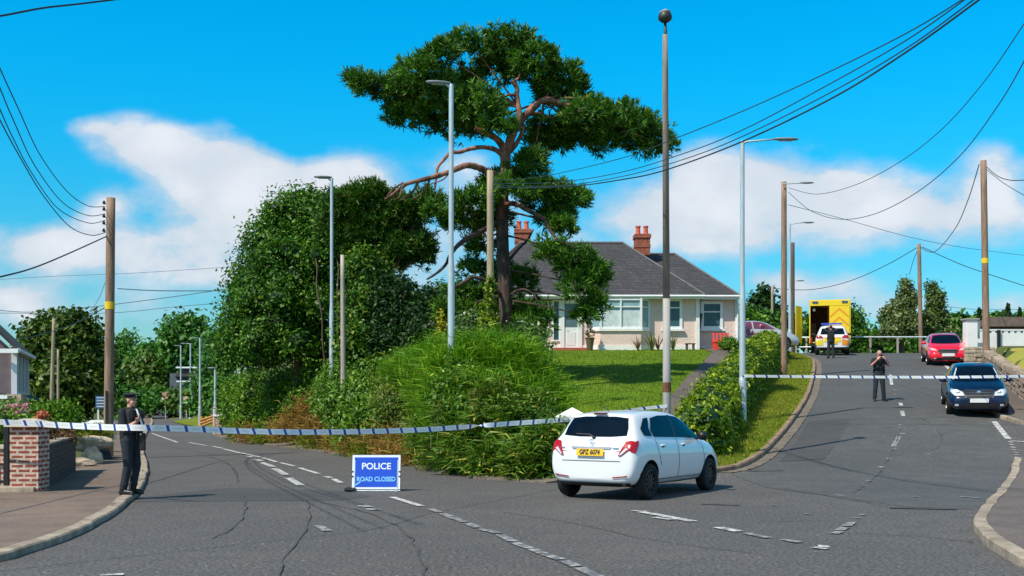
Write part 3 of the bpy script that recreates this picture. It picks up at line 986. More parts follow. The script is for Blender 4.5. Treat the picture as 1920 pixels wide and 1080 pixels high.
tr = MB()
U = PD / F
limb(tr, [(950, 760, 0), (950, 700, 0), (946, 640, 0), (948, 560, 0), (943, 480, .1), (941, 400, .1), (944, 340, 0), (948, 305, 0), (946, 285, 0)], 14 * U, 9.5 * U, 14)
limb(tr, [(946, 300, 0), (944, 275, 0), (930, 258, -.3), (912, 250, -.5), (890, 240, -.6)], 9 * U, 4 * U)
limb(tr, [(948, 295, 0), (955, 265, 0), (966, 240, .1), (985, 215, .2), (1005, 198, .1), (1016, 187, 0), (1040, 188, -.2), (1062, 197, -.3), (1090, 205, -.4)], 9.5 * U, 3 * U)
limb(tr, [(1016, 190, 0), (1030, 180, .2), (1050, 195, .4), (1100, 190, .5), (1120, 185, .6)], 3.6 * U, 1.3 * U)
limb(tr, [(1075, 185, 0), (1092, 178, 0), (1108, 192, .1)], 1.6 * U, .8 * U)
limb(tr, [(1040, 190, -.2), (1060, 182, -.3), (1090, 186, -.3), (1108, 178, -.3)], 2.2 * U, .8 * U)
limb(tr, [(966, 240, .1), (975, 222, 0), (972, 200, 0), (968, 178, 0), (971, 165, 0), (960, 152, -.1)], 7 * U, 3.5 * U)
limb(tr, [(960, 155, -.1), (972, 148, -.1), (975, 138, .1)], 3.2 * U, 1.4 * U)
limb(tr, [(968, 180, 0), (955, 176, -.2), (940, 184, -.3), (925, 180, -.3), (912, 185, -.2)], 3.2 * U, 1.2 * U)
limb(tr, [(985, 215, .2), (1010, 212, .5), (1040, 225, .8), (1075, 235, .9)], 5 * U, 2 * U)
limb(tr, [(952, 288, 0), (965, 275, .2), (976, 256, .3), (982, 240, .3), (976, 225, .5)], 5 * U, 3 * U)
limb(tr, [(948, 300, 0), (932, 280, -.2), (905, 275, -.5), (880, 279, -.8), (858, 287, -1), (845, 283, -1.1), (835, 297, -1.1), (820, 312, -1.2), (818, 332, -1.2), (815, 355, -1.2)], 5.0 * U, 1.8 * U)
limb(tr, [(943, 335, 0), (915, 322, -.4), (893, 312, -.8), (873, 309, -1.1), (850, 320, -1.4), (820, 330, -1.6), (785, 339, -1.8), (762, 344, -2), (745, 358, -2), (732, 368, -2), (722, 374, -2)], 7.0 * U, 2 * U)
limb(tr, [(785, 339, -1.8), (778, 355, -1.8), (765, 368, -1.8), (750, 376, -1.8)], 2.6 * U, 1.1 * U)
limb(tr, [(806, 336, -1.7), (800, 352, -1.6), (788, 366, -1.6), (772, 374, -1.6)], 2.0 * U, .8 * U)
limb(tr, [(762, 344, -2), (752, 352, -2.1), (752, 368, -2.1), (738, 376, -2.1)], 2.0 * U, .8 * U)
limb(tr, [(756, 342, -2), (740, 352, -2.2), (730, 362, -2.2), (724, 371, -2.2)], 1.8 * U, .8 * U)
limb(tr, [(845, 320, -1.4), (832, 338, -1.3), (805, 345, -1.2), (790, 352, -1.2)], 1.6 * U, .7 * U)
limb(tr, [(941, 410, .1), (920, 425, -.2), (890, 440, -.5), (862, 455, -.8), (842, 480, -.8), (838, 495, -.8), (820, 512, -.9), (800, 524, -1)], 6 * U, 1.6 * U)
limb(tr, [(944, 560, 0), (920, 530, -.6), (900, 522, -.9), (885, 518, -1), (872, 528, -1), (850, 540, -1.1)], 4 * U, 2.4 * U)
limb(tr, [(943, 385, 0), (965, 380, -.3), (985, 392, -.6), (1005, 402, -.8), (1022, 412, -.8), (1035, 440, -.8), (1055, 455, -.9), (1075, 475, -.9)], 5 * U, 2.2 * U)
limb(tr, [(1055, 455, -.9), (1075, 462, -1.1), (1085, 480, -1.1), (1092, 510, -1.1), (1090, 545, -1.2), (1103, 575, -1.1)], 2.4 * U, 1 * U)
limb(tr, [(943, 350, 0), (970, 352, -.3), (1000, 350, -.6), (1030, 348, -.7), (1050, 346, -.7)], 2.6 * U, .9 * U)
limb(tr, [(946, 500, 0), (968, 470, .3), (990, 450, .3), (1000, 430, .3)], 3.5 * U, 1.4 * U)
limb(tr, [(948, 560, 0), (975, 540, -.2), (1000, 548, -.4), (1015, 580, -.5)], 3.0 * U, 1.2 * U)
limb(tr, [(945, 470, 0), (918, 450, .4), (900, 430, .6), (880, 400, .4)], 3.5 * U, 1.2 * U)
for i in range(34):   # hidden twigs carrying the pads
    rnd = random.Random(100 + i)
    c, r = pblobs[(i * 5 + 3) % len(pblobs)]
    px, py = CX + F * c[0] / c[1], CY - F * (c[2] - EYE) / c[1]
    src = (972, 200) if py < 230 and px < 1010 else ((1020, 190) if py < 300 else (943, max(py - 30, 340)))
    limb(tr, [(src[0], src[1], 0), ((src[0] + px) / 2, (src[1] + py) / 2 - 4, rnd.uniform(-.3, .6)), (px, py, c[1] - PD)], 2.6 * U, .8 * U, 6)
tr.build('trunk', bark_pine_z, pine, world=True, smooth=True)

# ---- second pine-like tree behind, left of it ---------------------------------
b2 = [pb(690, 372, 43, 50, 20), (pb(650, 385, 43.5, 40, 26)), pb(760, 395, 43, 45, 20), pb(720, 425, 43.5, 65, 30), pb(765, 462, 43, 42, 18), pb(680, 450, 44, 50, 32), pb(720, 480, 44, 45, 20), pb(785, 480, 43, 22, 12), pb(640, 430, 44, 40, 34), pb(800, 375, 42.5, 22, 16)]
t2 = thing('pine_tree', 'lower dark pine crown between the round leafy tree and the tall forked pine', 'tree', GD(715, 43.5))
P, D, _ = crown_pts(b2, 7600, 6, .15, .6, 8, -.8)
P9 = np.repeat(P, NB, 0)
D9 = unit(np.repeat(unit(D * .8 + np.array([0, 0, .5])), NB, 0) + rg.normal(size=(len(P9), 3)) * .55)
ln = rg.uniform(.15, .28, size=(len(P9), 1))
side = unit(np.cross(D9, rg.normal(size=(len(P9), 3)))) * .02
cr2 = np_mesh('crown', np.stack([P9 - side, P9 + side, P9 + D9 * ln + side * .5, P9 + D9 * ln - side * .5], 1), 4, leaf_mat('pine_needles_2', (.012, .060, .006), (.090, .23, .014), (.16, .14, .03), .8, transl=.15), t2)
core_mesh(b2, .55, 2).build('inner_foliage', leaf_dark, cr2, world=True)
m_ = MB()
for pts, r0, r1 in auto_limbs(GD(715, 43.5), b2, .2, 3):
    pts = smooth_line(pts, 2)
    m_.tube(pts, [r0 + (r1 - r0) * i / (len(pts) - 1) for i in range(len(pts))], 8)
m_.build('trunk', bark_pine, t2, world=True, smooth=True)

# ---- large round leafy tree on the left of the bank ---------------------------
D0 = 46
bl = [pb(575, 410, D0, 75, 45), pb(520, 450, D0, 62, 50), pb(610, 440, D0, 75, 60), pb(490, 530, D0, 62, 60), pb(560, 520, D0 - .5, 85, 70), pb(465, 600, D0, 52, 55), pb(455, 650, D0, 46, 38), pb(530, 610, D0 - .4, 80, 60), pb(640, 540, D0 - .2, 70, 70), pb(500, 665, D0 - .2, 60, 32), pb(600, 640, D0 - .2, 80, 45), pb(560, 372, D0, 36, 18), pb(600, 385, D0, 30, 20), pb(680, 620, D0 - .3, 60, 55), pb(432, 668, D0, 26, 24)]
bb = GD(570, D0)
lm_ = auto_limbs(bb, bl, .26, 4)
for k, (px, dpx) in enumerate([(600, 8), (628, -4)]):
    lm_.append(([W(px + 12, 700, 43.4), W(px + 4, 640, 43.2), W(px + 5, 590, 43.0), W(px - dpx, 540, 43.1), W(px - dpx + 4, 500, 43.3), W(px - dpx - 6, 465, 44.2)], .038, .02))
bl += [pb(520, 395, D0 - .6, 30, 18), pb(545, 470, D0 - 1.6, 36, 22), pb(470, 560, D0 - 1.2, 30, 22), pb(600, 480, D0 - 1.8, 38, 24), pb(530, 560, D0 - 1.9, 36, 24), pb(480, 640, D0 - 1.4, 34, 20), pb(610, 570, D0 - 2.0, 34, 26), pb(560, 640, D0 - 1.8, 36, 20), pb(660, 470, D0 - 1.9, 34, 22), pb(440, 615, D0 - .9, 24, 18), pb(500, 480, D0 - 1.3, 28, 20)]
tree('broadleaf_tree', 'big round dark green leafy tree left of the pines, rising behind the roadside hedge', 'tree', bb, bl, 60000, .16, leaf_broad, lm_, clump=.24, per=26, seed=5, core=.72)
# dark holly-like shrub right of it
bl = [pb(735, 590, 42, 62, 62), pb(790, 600, 41.5, 42, 52), pb(700, 650, 41, 55, 42), pb(770, 655, 41, 62, 40), pb(830, 620, 40, 36, 48), pb(820, 560, 41, 36, 22), pb(735, 545, 42, 40, 28), pb(860, 610, 40.5, 40, 42)]
tree('evergreen_shrub', 'very dark bushy evergreen between the leafy tree and the tall pine trunk', 'shrub', GD(760, 41.5), bl, 21000, .15, leaf_dark, auto_limbs(GD(760, 41.5), bl, .14, 5), clump=.2, per=22, seed=6, core=.72)
bl = [pb(672, 580, 41.5, 30, 40), pb(690, 500, 42.5, 40, 30), pb(660, 640, 40.5, 30, 36), pb(705, 545, 42, 28, 20)]
tree('leafy_shrub', 'lighter green leafy growth behind the bare timber post with broken top', 'shrub', GD(680, 41.5), bl, 7500, .16, leaf_mat('leaf_mid', (.02, .085, .005), (.12, .28, .015), (.24, .30, .03), .9), auto_limbs(GD(680, 41.5), bl, .08, 5), clump=.2, per=20, seed=16, core=.5)

# ---- ivy, yellow shrubs ---------------------------------------------------------
ivy = [pb(918, 548, 34.6, 8, 28), pb(916, 585, 34.6, 15, 24), pb(916, 620, 34.5, 23, 26), pb(922, 655, 34.4, 30, 26), pb(900, 650, 34.3, 22, 24)]
P, D, rgi = crown_pts(ivy, 5200, 10, .06, .5, 21, -1)
iv = np_mesh('ivy', leaf_cards(P, D, .10, rgi, .85, .4), 4, leaf_ivy, None, GD(918, 34.6))
tag(iv, 'bright yellow-green ivy climbing the foot of the middle timber pole', 'climbing plant')
ys = [pb(833, 600, 38.6, 9, 30), pb(828, 640, 38.5, 13, 28), pb(846, 652, 38.5, 15, 20)]
P, D, rgi = crown_pts(ys, 1800, 10, .07, .5, 22, -1)
tag(np_mesh('yellow_shrub', leaf_cards(P, D, .11, rgi, .7, .3), 4, leaf_yellow, None, GD(833, 38.6)), 'narrow bright yellow leafy shrub left of the nearest grey lamp post', 'shrub')
ws = [pb(872, 645, 36, 30, 26), pb(985, 630, 35.5, 38, 24), pb(880, 610, 37, 26, 22), pb(1000, 655, 35, 25, 20), pb(960, 655, 35, 30, 20)]
tree('leafy_shrub', 'glossy mid green shrub with pale leaf edges around the foot of the tall pine', 'shrub', GD(940, 36), ws, 6500, .13, leaf_mat('leaf_varieg', (.03, .09, .01), (.11, .21, .03), (.55, .58, .40), 1.5), auto_limbs(GD(940, 36), ws, .06, 3), clump=.15, per=14, seed=23, core=.5)

# ---- roadside bank: hedges, tall grass -----------------------------------------
def bank_hedge(name, label, cat, blobs, n, size, lm, seed, clump=.2, per=22, aspect=.42, droop=.25, core=.74):
    b0 = blobs[0][0]
    base = Vector((b0[0], b0[1], h(b0[0], b0[1])))
    t = thing(name, label, cat, base)
    P, D, rg_ = crown_pts(blobs, n, per, clump, .6, seed, -.7)
    ok = np.array([p[2] > h(p[0], p[1]) - .05 for p in P])
    f = np_mesh('foliage', leaf_cards(P[ok], D[ok], size, rg_, aspect, droop), 4, lm, t)
    core_mesh(blobs, core, seed).build('inner_foliage', leaf_dark, f, world=True)
    return t


bank_hedge('roadside_hedge', 'bright green hanging hedge at the far left end of the bank', 'hedge',
           [pb(440, 770, 52.5, 22, 45), pb(445, 735, 53, 26, 30), pb(480, 740, 50, 40, 42), pb(475, 785, 50, 36, 34), pb(530, 735, 48, 45, 42), pb(525, 785, 47, 40, 36), pb(575, 715, 46.5, 45, 32), pb(570, 760, 45.5, 38, 34), pb(610, 705, 45.5, 42, 24)], 24000, .15, leaf_hedge, 31)
bank_hedge('bramble_bush', 'tangled dark green bramble bush in the middle of the bank behind the road sign', 'shrub',
           [pb(650, 720, 40.5, 50, 30), pb(650, 765, 38.8, 42, 40), pb(620, 745, 41.5, 34, 36), pb(690, 750, 38.2, 42, 40), pb(665, 815, 36.5, 26, 22), pb(725, 790, 35.5, 26, 26), pb(705, 700, 39.5, 44, 22), pb(650, 695, 41.5, 36, 16), pb(680, 780, 36.5, 34, 30)], 19000, .15, leaf_mat('leaf_bramble', (.030, .11, .006), (.17, .34, .016), (.36, .48, .10), 1.2), 32, aspect=.45)
bank_hedge('bramble_bush', 'olive twiggy bush on the bank just left of the tall grass clump', 'shrub',
           [pb(745, 725, 37.5, 45, 32), pb(755, 770, 35.5, 42, 38), pb(795, 740, 35, 34, 38), pb(790, 800, 32.5, 28, 28), pb(770, 690, 37, 38, 22), pb(800, 675, 36, 30, 22), pb(735, 760, 35.2, 30, 34)], 15000, .13, leaf_mat('leaf_olive2', (.05, .11, .008), (.22, .32, .03), (.36, .32, .10), 1.4), 33, aspect=.3)


def blades(name, label, cat, blobs, n, length, width, lm, seed, parent=None, kind=None, spread=.55, up=.8, ncl=14, clump=.18, low=-.6, group=None, arch=.45):
    P, D, rg_ = crown_pts(blobs, n, ncl, clump, .6, seed, low)
    N = len(P)
    d = unit(D * .5 + np.array([0, -.15, up]) + rg_.normal(size=(N, 3)) * spread)
    L = length * rg_.uniform(.5, 1.4, size=(N, 1))
    hz = d.copy()
    hz[:, 2] = 0
    hz = unit(hz + 1e-3)
    p1 = P + d * L * .55
    p2 = P + d * L * .85 + hz * L * arch - np.array([0, 0, 1]) * L * arch * .35
    sd_ = unit(np.cross(d, rg_.normal(size=(N, 3)))) * width
    q1 = np.stack([P - sd_ * .6, P + sd_ * .6, p1 + sd_, p1 - sd_], 1)
    q2 = np.stack([p1 - sd_, p1 + sd_, p2 + sd_ * .15, p2 - sd_ * .15], 1)
    o = np_mesh(name, np.concatenate([q1, q2]), 4, lm, parent, tuple(P.mean(0) * np.array([1, 1, 0]) + np.array([0, 0, h(*P.mean(0)[:2])])) if parent is None else None)
    if label:
        tag(o, label, cat, group, kind)
    return o


gb = [pb(855, 705, 29.6, 44, 36), pb(905, 690, 29.9, 44, 36), pb(955, 692, 29.4, 40, 34), pb(995, 722, 29, 34, 34), pb(1022, 755, 28.2, 24, 28), pb(845, 765, 28.7, 40, 40), pb(900, 760, 28.2, 42, 40), pb(955, 765, 27.9, 42, 40), pb(1000, 790, 27.5, 34, 36), pb(1028, 810, 27.0, 18, 30), pb(880, 674, 30.6, 40, 20), pb(935, 668, 30.4, 36, 18), pb(975, 684, 30, 30, 18), pb(835, 672, 30.9, 26, 18), pb(812, 700, 31.6, 26, 30), pb(815, 760, 30.4, 26, 40), pb(960, 835, 26.8, 44, 30), pb(895, 830, 27.5, 44, 30), pb(845, 820, 28.6, 34, 28), pb(792, 698, 32.5, 26, 24), pb(770, 706, 34, 24, 20), pb(748, 708, 36, 22, 16), pb(1040, 778, 27.8, 14, 20), pb(800, 735, 31.5, 22, 24)]
tg = blades('tall_grass_clump', 'tall bright green reed-like grass filling the corner of the bank behind the white hatchback', 'grass clump', gb, 52000, .42, .012, leaf_tall, 41, up=1.25, spread=.42)
core_mesh(gb, .74, 4).build('inner_foliage', leaf_dark, tg, world=True)
wd = [pb(905, 800, 26.7, 26, 18), pb(970, 790, 26.5, 26, 20), pb(860, 790, 27.6, 22, 18), pb(1010, 775, 26.9, 18, 18), pb(930, 745, 27.2, 22, 12), pb(880, 735, 28, 20, 12), pb(835, 840, 28.3, 30, 30), pb(880, 865, 26.9, 40, 25), pb(940, 868, 26.1, 45, 26), pb(1000, 865, 25.4, 40, 30), pb(1030, 840, 25.5, 22, 34), pb(810, 815, 29.6, 26, 28)]
wl = blades('weeds', 'broad-leaved weeds and nettles along the road edge of the bank', 'weeds', wd, 17000, .26, .022, leaf_mat('leaf_weed', (.03, .095, .006), (.15, .28, .018), (.42, .40, .06), 1.1), 42, kind='stuff', up=.6, arch=.6)
core_mesh(wd, .6, 5).build('inner_foliage', leaf_dark, wl, world=True)
dg = [pb(575, 785, 45, 34, 22), pb(545, 812, 44.5, 34, 14), pb(592, 770, 44.5, 20, 22), pb(600, 812, 41.5, 26, 16), pb(640, 838, 38.5, 26, 10), pb(680, 842, 36.2, 30, 14), pb(715, 830, 35.5, 26, 20), pb(760, 835, 33, 32, 20), pb(795, 845, 31, 24, 18), pb(490, 818, 47.5, 36, 10), pb(740, 858, 32.3, 34, 10), pb(780, 865, 30.6, 26, 10), pb(645, 795, 39, 18, 24)]
dgo = blades('dry_grass', 'dry orange-brown grass at the foot of the bank', 'grass', dg, 16000, .30, .012, leaf_dry, 43, kind='stuff', up=.9)
core_mesh(dg, .55, 6).build('inner_foliage', leaf_dry, dgo, world=True)
gg = [pb(470, 812, 49.5, 40, 8), pb(520, 822, 46.5, 40, 8), pb(600, 832, 41.5, 40, 8), pb(700, 850, 35.5, 40, 9), pb(655, 830, 37, 22, 14), pb(830, 872, 28.6, 30, 11), pb(760, 842, 32.5, 18, 14)]
blades('roadside_grass', 'short green grass at the edge of the left road', 'grass', gg, 9000, .22, .012, leaf_verge, 44, kind='stuff')


bank_hedge('leafy_bush', 'broad-leaved bush growing through the tall grass just left of its middle', 'shrub', [pb(838, 735, 28.0, 24, 24), pb(868, 705, 28.6, 20, 18), pb(862, 762, 27.4, 20, 20), pb(850, 690, 29, 16, 14)], 3600, .12, leaf_mat('leaf_bank_a', (.03, .10, .006), (.16, .33, .02), (.30, .42, .04), 1.0), 37, clump=.14, per=12, core=.4)
bank_hedge('leafy_bush', 'darker small-leaved bush low in the tall grass beside the stone gate pillar', 'shrub', [pb(985, 800, 26.3, 26, 24), pb(1018, 785, 26.3, 16, 22), pb(955, 815, 26.4, 20, 18), pb(1030, 830, 25.9, 14, 24)], 4200, .09, leaf_mat('leaf_bank_b', (.02, .07, .006), (.10, .24, .02), (.22, .32, .05), 1.0), 38, clump=.12, per=12, core=.4)
bank_hedge('leafy_bush', 'olive brown twiggy bush in the middle of the tall grass above the police tape', 'shrub', [pb(925, 745, 27.3, 22, 16), pb(950, 728, 27.8, 18, 13), pb(900, 755, 27.2, 15, 13)], 2400, .10, leaf_mat('leaf_bank_c', (.06, .08, .02), (.24, .22, .06), (.40, .30, .12), 1.0), 39, clump=.12, per=10, aspect=.3, core=.3)
rg_ = np.random.default_rng(46)
mb = MB()
for k in range(70):
    x_, y_, d_ = rg_.uniform(805, 1035), rg_.uniform(690, 850), 0
    D_ = 31.2 - (y_ - 690) / 160 * 4.4 - max(0, x_ - 900) / 135 * .8
    p = W(x_, y_, D_)
    q = p + Vector((rg_.uniform(-.25, .25), rg_.uniform(-.35, 0), rg_.uniform(.35, .75)))
    mb.tube([p, p.lerp(q, .5) + Vector((.02, 0, .03)), q], [.007, .005, .003], 4)
mb.build('dry_stems', mat('dry_stem', (.42, .34, .18), .9), tg, world=True)['kind'] = 'stuff'


def scatter_grass(name, label, poly, n, length, width, lm, seed, off=0.0, up=1.0):
    """short blades rooted on the ground inside a polygon"""
    rg_ = np.random.default_rng(seed)
    tri_, areas = [], []
    pts = [Vector((p[0], p[1], 0)) for p in poly]
    for a, b, c in tessellate_polygon([pts]):
        A, B, Cc = pts[a], pts[b], pts[c]
        tri_.append((A, B, Cc))
        cen = (A + B + Cc) / 3
        areas.append(abs((B - A).cross(Cc - A).z) / max(cen.y, 10) ** 1.2)
    areas = np.array(areas)
    k = rg_.choice(len(tri_), n, p=areas / areas.sum())
    r1, r2 = rg_.random(n) ** .5, rg_.random(n)
    T = np.array([[tuple(a), tuple(b), tuple(c)] for a, b, c in tri_])[k]
    P = (1 - r1)[:, None] * T[:, 0] + (r1 * (1 - r2))[:, None] * T[:, 1] + (r1 * r2)[:, None] * T[:, 2]
    P[:, 2] = [h(x, y) + off for x, y in P[:, :2]]
    d = unit(np.array([0, 0, up]) + rg_.normal(size=(n, 3)) * .45)
    L = length * rg_.uniform(.4, 1.4, size=(n, 1))
    sd_ = unit(np.cross(d, rg_.normal(size=(n, 3)))) * width
    o = np_mesh(name, np.stack([P - sd_, P + sd_, P + d * L], 1), 3, lm, None)
    return tag(o, label, 'grass', None, 'stuff')


scatter_grass('verge_grass', 'yellow-green mown grass on the strip between the clipped hedge and the hill road kerb', [p + Vector((-.16, 0, 0)) for p in KV] + vb, 42000, .085, .012, leaf_verge, 51, .10)
scatter_grass('lawn_grass', 'short bright green mown grass on the sloping lawn before the bungalow', lawn_poly, 60000, .06, .012, leaf_mat('leaf_lawn', (.085, .17, .004), (.15, .235, .008), (.06, .13, .004), .5, rough=.7), 52, 0)

# ---- laurel hedge along the drive ----------------------------------------------
hb = []
rnd = random.Random(77)
for y in np.arange(28.0, 61, .8):
    near = max(0, 1 - (y - 28) / 7)
    x = hedge_x(y) - .05 + rnd.uniform(-.05, .05)
    gz = h(hedge_x(y) + .45, y)
    top = 1.50 - .25 * near + rnd.uniform(-.05, .06)
    for k, zz in enumerate((.3, .75, top - .35)):
        hb.append(((x + (.10 if k == 0 else 0), y, gz + zz), (.52 + .12 * near, .62, .40)))
lh = thing('laurel_hedge', 'long yellow-green clipped laurel hedge running uphill between the drive and the grass verge', 'hedge', (hb[0][0][0], hb[0][0][1], h(hb[0][0][0], hb[0][0][1])))
P, D, rgh = crown_pts(hb, 52000, 14, .085, .80, 61, -.6)
f = np_mesh('foliage', leaf_cards(P, D, .125, rgh, .5, .2), 4, leaf_laurel, lh)
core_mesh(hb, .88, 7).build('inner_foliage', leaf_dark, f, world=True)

# ------------------------------------------------------------------ bungalow
m_wall = brick_mat('bungalow_wall', (.79, .60, .535), (.75, .56, .495), (.83, .66, .60), .30, .10, .012, .9, .1, mott=(.90, 1.04))
m_slate = brick_mat('slate_roof', (.052, .050, .056), (.078, .074, .080), (.030, .030, .034), .32, .16, .012, .75, .5)
m_brick_red = brick_mat('chimney_brick', (.42, .085, .035), (.34, .065, .03), (.36, .20, .14), .22, .08, .010, .85, .3)
m_terra = mat('terracotta', (.62, .12, .06), .7, var=.15)
m_frame = mat('window_frame_white', (.80, .82, .82), .4, var=.03)
m_door = mat('door_white', (.78, .79, .78), .4, var=.03)
HY = 54.0
HU = HY / F


def hx(px, y=HY):
    return (px - CX) / F * y


def hz(py, y=HY):
    return EYE + (CY - py) / F * y


Z0 = hz(658)
ZE = hz(557)
house = thing('bungalow', 'pinkish grey bungalow with dark hipped slate roof at the top of the lawn', 'house', (hx(1150), HY, Z0))
XL, XM, XR = hx(880), hx(1308), hx(1383, 54.7)
mb = MB()
mb.box(((XL + XM) / 2, HY + 4.5, (Z0 - .6 + ZE) / 2), (XM - XL, 9.0, ZE - Z0 + .6))
mb.box(((XM - 2 + XR) / 2, HY + .7 + 4.6, (Z0 - .6 + ZE) / 2), (XR - XM + 2, 9.2, ZE - Z0 + .595))
wall = mb.build('wall', m_wall, house, world=True)
mb = MB()
mb.box(((XL + XM) / 2, HY - .03, Z0 + .02), (XM - XL + .08, .06, .46))
mb.box(((XM + XR) / 2 + .03, HY + .67, Z0 + .02), (XR - XM - .02, .06, .46))
mb.box((hx(1308), HY - .045, (Z0 + ZE) / 2), (.16, .09, ZE - Z0 - .01))
mb.box((XR - .06, HY + .65, (Z0 + ZE) / 2), (.13, .09, ZE - Z0 - .01))
mb.build('plinth_and_corner_trim', m_white, house, world=True)


def hip_roof(mb, x0, x1, y0, y1, ze, rx0, rx1, ry, rz):
    th = .10
    e = [(x0, y0, ze), (x1, y0, ze), (x1, y1, ze), (x0, y1, ze)]
    r = [(rx0, ry, rz), (rx1, ry, rz)]
    vs = e + r + [(a, b, c - th) for a, b, c in e]
    mb.add(vs, [(0, 1, 5, 4), (1, 2, 5), (2, 3, 4, 5), (3, 0, 4), (6, 9, 8, 7), (0, 6, 7, 1), (1, 7, 8, 2), (2, 8, 9, 3), (3, 9, 6, 0)])


mb = MB()
ro = .45
x1m = hx(1322, 53.5)
rz1 = hz(456, 58.2)
hip_roof(mb, hx(872, 53.5), x1m, HY - ro, HY + 9.4, hz(553, 53.5), hx(975, 58.2), hx(1168, 58.2), 58.2, rz1)
rz2 = hz(477, 59.6)
hip_roof(mb, 3.5, hx(1387, 54.2), HY + .7 - ro, HY + 10.4, hz(553.5, 54.2), 6.0, hx(1266, 59.6), 59.6, rz2)
roof = mb.build('roof', m_slate, house, world=True)
mb = MB()


def ridge(a, b, r=.07):
    mb.tube([a, b], r, 6)


x0m = hx(872, 53.5)
ze1 = hz(553, 53.5)
ridge((hx(975, 58.2), 58.2, rz1 + .02), (hx(1168, 58.2), 58.2, rz1 + .02))
ridge((hx(1168, 58.2), 58.2, rz1 + .02), (x1m, HY - ro, ze1 + .02), .05)
ridge((hx(975, 58.2), 58.2, rz1 + .02), (x0m, HY - ro, ze1 + .02), .05)
ridge((6.0, 59.6, rz2 + .02), (hx(1266, 59.6), 59.6, rz2 + .02))
ridge((hx(1266, 59.6), 59.6, rz2 + .02), (hx(1387, 54.2), HY + .7 - ro, hz(553.5, 54.2) + .02), .05)
mb.build('ridge_tiles', mat('ridge_tile', (.13, .125, .13), .8), roof, world=True)


def chimney(x, y, zb, zt, wx, wy, name='chimney'):
    m_ = MB()
    m_.box((x, y, (zb + zt) / 2 - .1), (wx, wy, zt - zb - .2))
    m_.box((x, y, zt - .62), (wx + .05, wy + .05, .16), bev=.01)
    m_.box((x, y, zt - .12), (wx + .1, wy + .1, .20), bev=.01)
    c = m_.build(name, m_brick_red, roof, world=True)
    for s_ in (-.19, .19):
        m2 = MB()
        m2.lathe([(.0, zt - .02), (.14, zt - .02), (.12, zt + .1), (.105, zt + .34), (.135, zt + .36), (.135, zt + .43), (.09, zt + .43), (.085, zt + .2)], 12, c=(x + s_, y, 0))
        m2.build('chimney_pot', m_terra, c, world=True, smooth=False)
    return c


chimney(hx(1203.5, 58.6), 58.6, hz(480, 58.6), hz(440, 58.6), .72, .9)
chimney(hx(980, 59.5), 59.5, hz(480, 59.5), hz(431, 59.5), .78, .9)
mb = MB()
mb.box(((x0m + x1m) / 2, HY - ro - .02, ze1 - .09), (x1m - x0m, .05, .17))
mb.box(((x1m + hx(1387, 54.2)) / 2 - .1, HY + .7 - ro - .02, hz(553.5, 54.2) - .09), (hx(1387, 54.2) - x1m + .2, .05, .17))
mb.tube([(x0m, HY - ro - .09, ze1 - .05), (x1m, HY - ro - .09, ze1 - .05)], .055, 8)
mb.tube([(x1m, HY + .7 - ro - .09, hz(553.5, 54.2) - .05), (hx(1387, 54.2), HY + .7 - ro - .09, hz(553.5, 54.2) - .05)], .055, 8)
mb.tube([(XR - .02, HY + .64, ZE - .1), (XR - .02, HY + .55, ZE - .25), (XR - .02, HY + .60, Z0)], .045, 8)
mb.tube([(XM + .1, HY + .25, ZE), (XM + .02, HY + .5, ZE - .25), (XM + .0, HY + .62, ZE - .4), (XM + .0, HY + .62, Z0)], .04, 8)
mb.build('gutter_and_fascia', m_frame, roof, world=True)
mb = MB()
mb.box(((x0m + x1m) / 2, HY - ro / 2, ze1 - .125), (x1m - x0m - .05, ro - .02, .03))
mb.box(((x1m + hx(1387, 54.2)) / 2, HY + .7 - ro / 2, ze1 - .125), (hx(1387, 54.2) - x1m - .05, ro - .02, .03))
mb.build('soffit', m_frame, roof, world=True)


def window(px0, px1, py0, py1, y, fw=.09, bars=(), hbars=(), gm=None, proud=.07, curtain=None, name='window', sill=True):
    x0, x1, z1, z0 = hx(px0, y), hx(px1, y), hz(py0, y), hz(py1, y)
    m_ = MB()
    yc = y - proud / 2
    m_.box(((x0 + x1) / 2, yc, z1 - fw / 2), (x1 - x0, proud, fw))
    m_.box(((x0 + x1) / 2, yc, z0 + fw / 2), (x1 - x0, proud, fw))
    for xx in (x0 + fw / 2, x1 - fw / 2):
        m_.box((xx, yc - .001, (z0 + z1) / 2), (fw, proud, z1 - z0 - 2 * fw))
    for b in bars:
        m_.box((x0 + (x1 - x0) * b, yc + .005, (z0 + z1) / 2), (.05, proud - .012, z1 - z0 - 2 * fw))
    for b in hbars:
        m_.box(((x0 + x1) / 2, yc + .008, z0 + (z1 - z0) * b), (x1 - x0 - 2 * fw, proud - .02, .055))
    if sill:
        m_.box(((x0 + x1) / 2, y - .08, z0 - .05), (x1 - x0 + .14, .16, .09))
    wn = m_.build(name, m_frame, house, world=True)
    g = MB()
    g.box(((x0 + x1) / 2, y - .012, (z0 + z1) / 2), (x1 - x0 - 2 * fw + .01, .012, z1 - z0 - 2 * fw + .01))
    g.build('pane', gm or m_glass, wn, world=True)
    if curtain:
        for a, b in curtain:
            c = MB()
            n = max(4, int((x1 - x0) * (b - a) / .05))
            for i in range(n):
                xa = x0 + fw + (x1 - x0 - 2 * fw) * (a + (b - a) * (i + .5) / n)
                c.box((xa, y - .024, (z0 + z1) / 2 - .12), ((x1 - x0) * (b - a) / n * .8, .006, z1 - z0 - 2 * fw - .26))
            c.build('curtain', m_net, wn, world=True)
    return wn


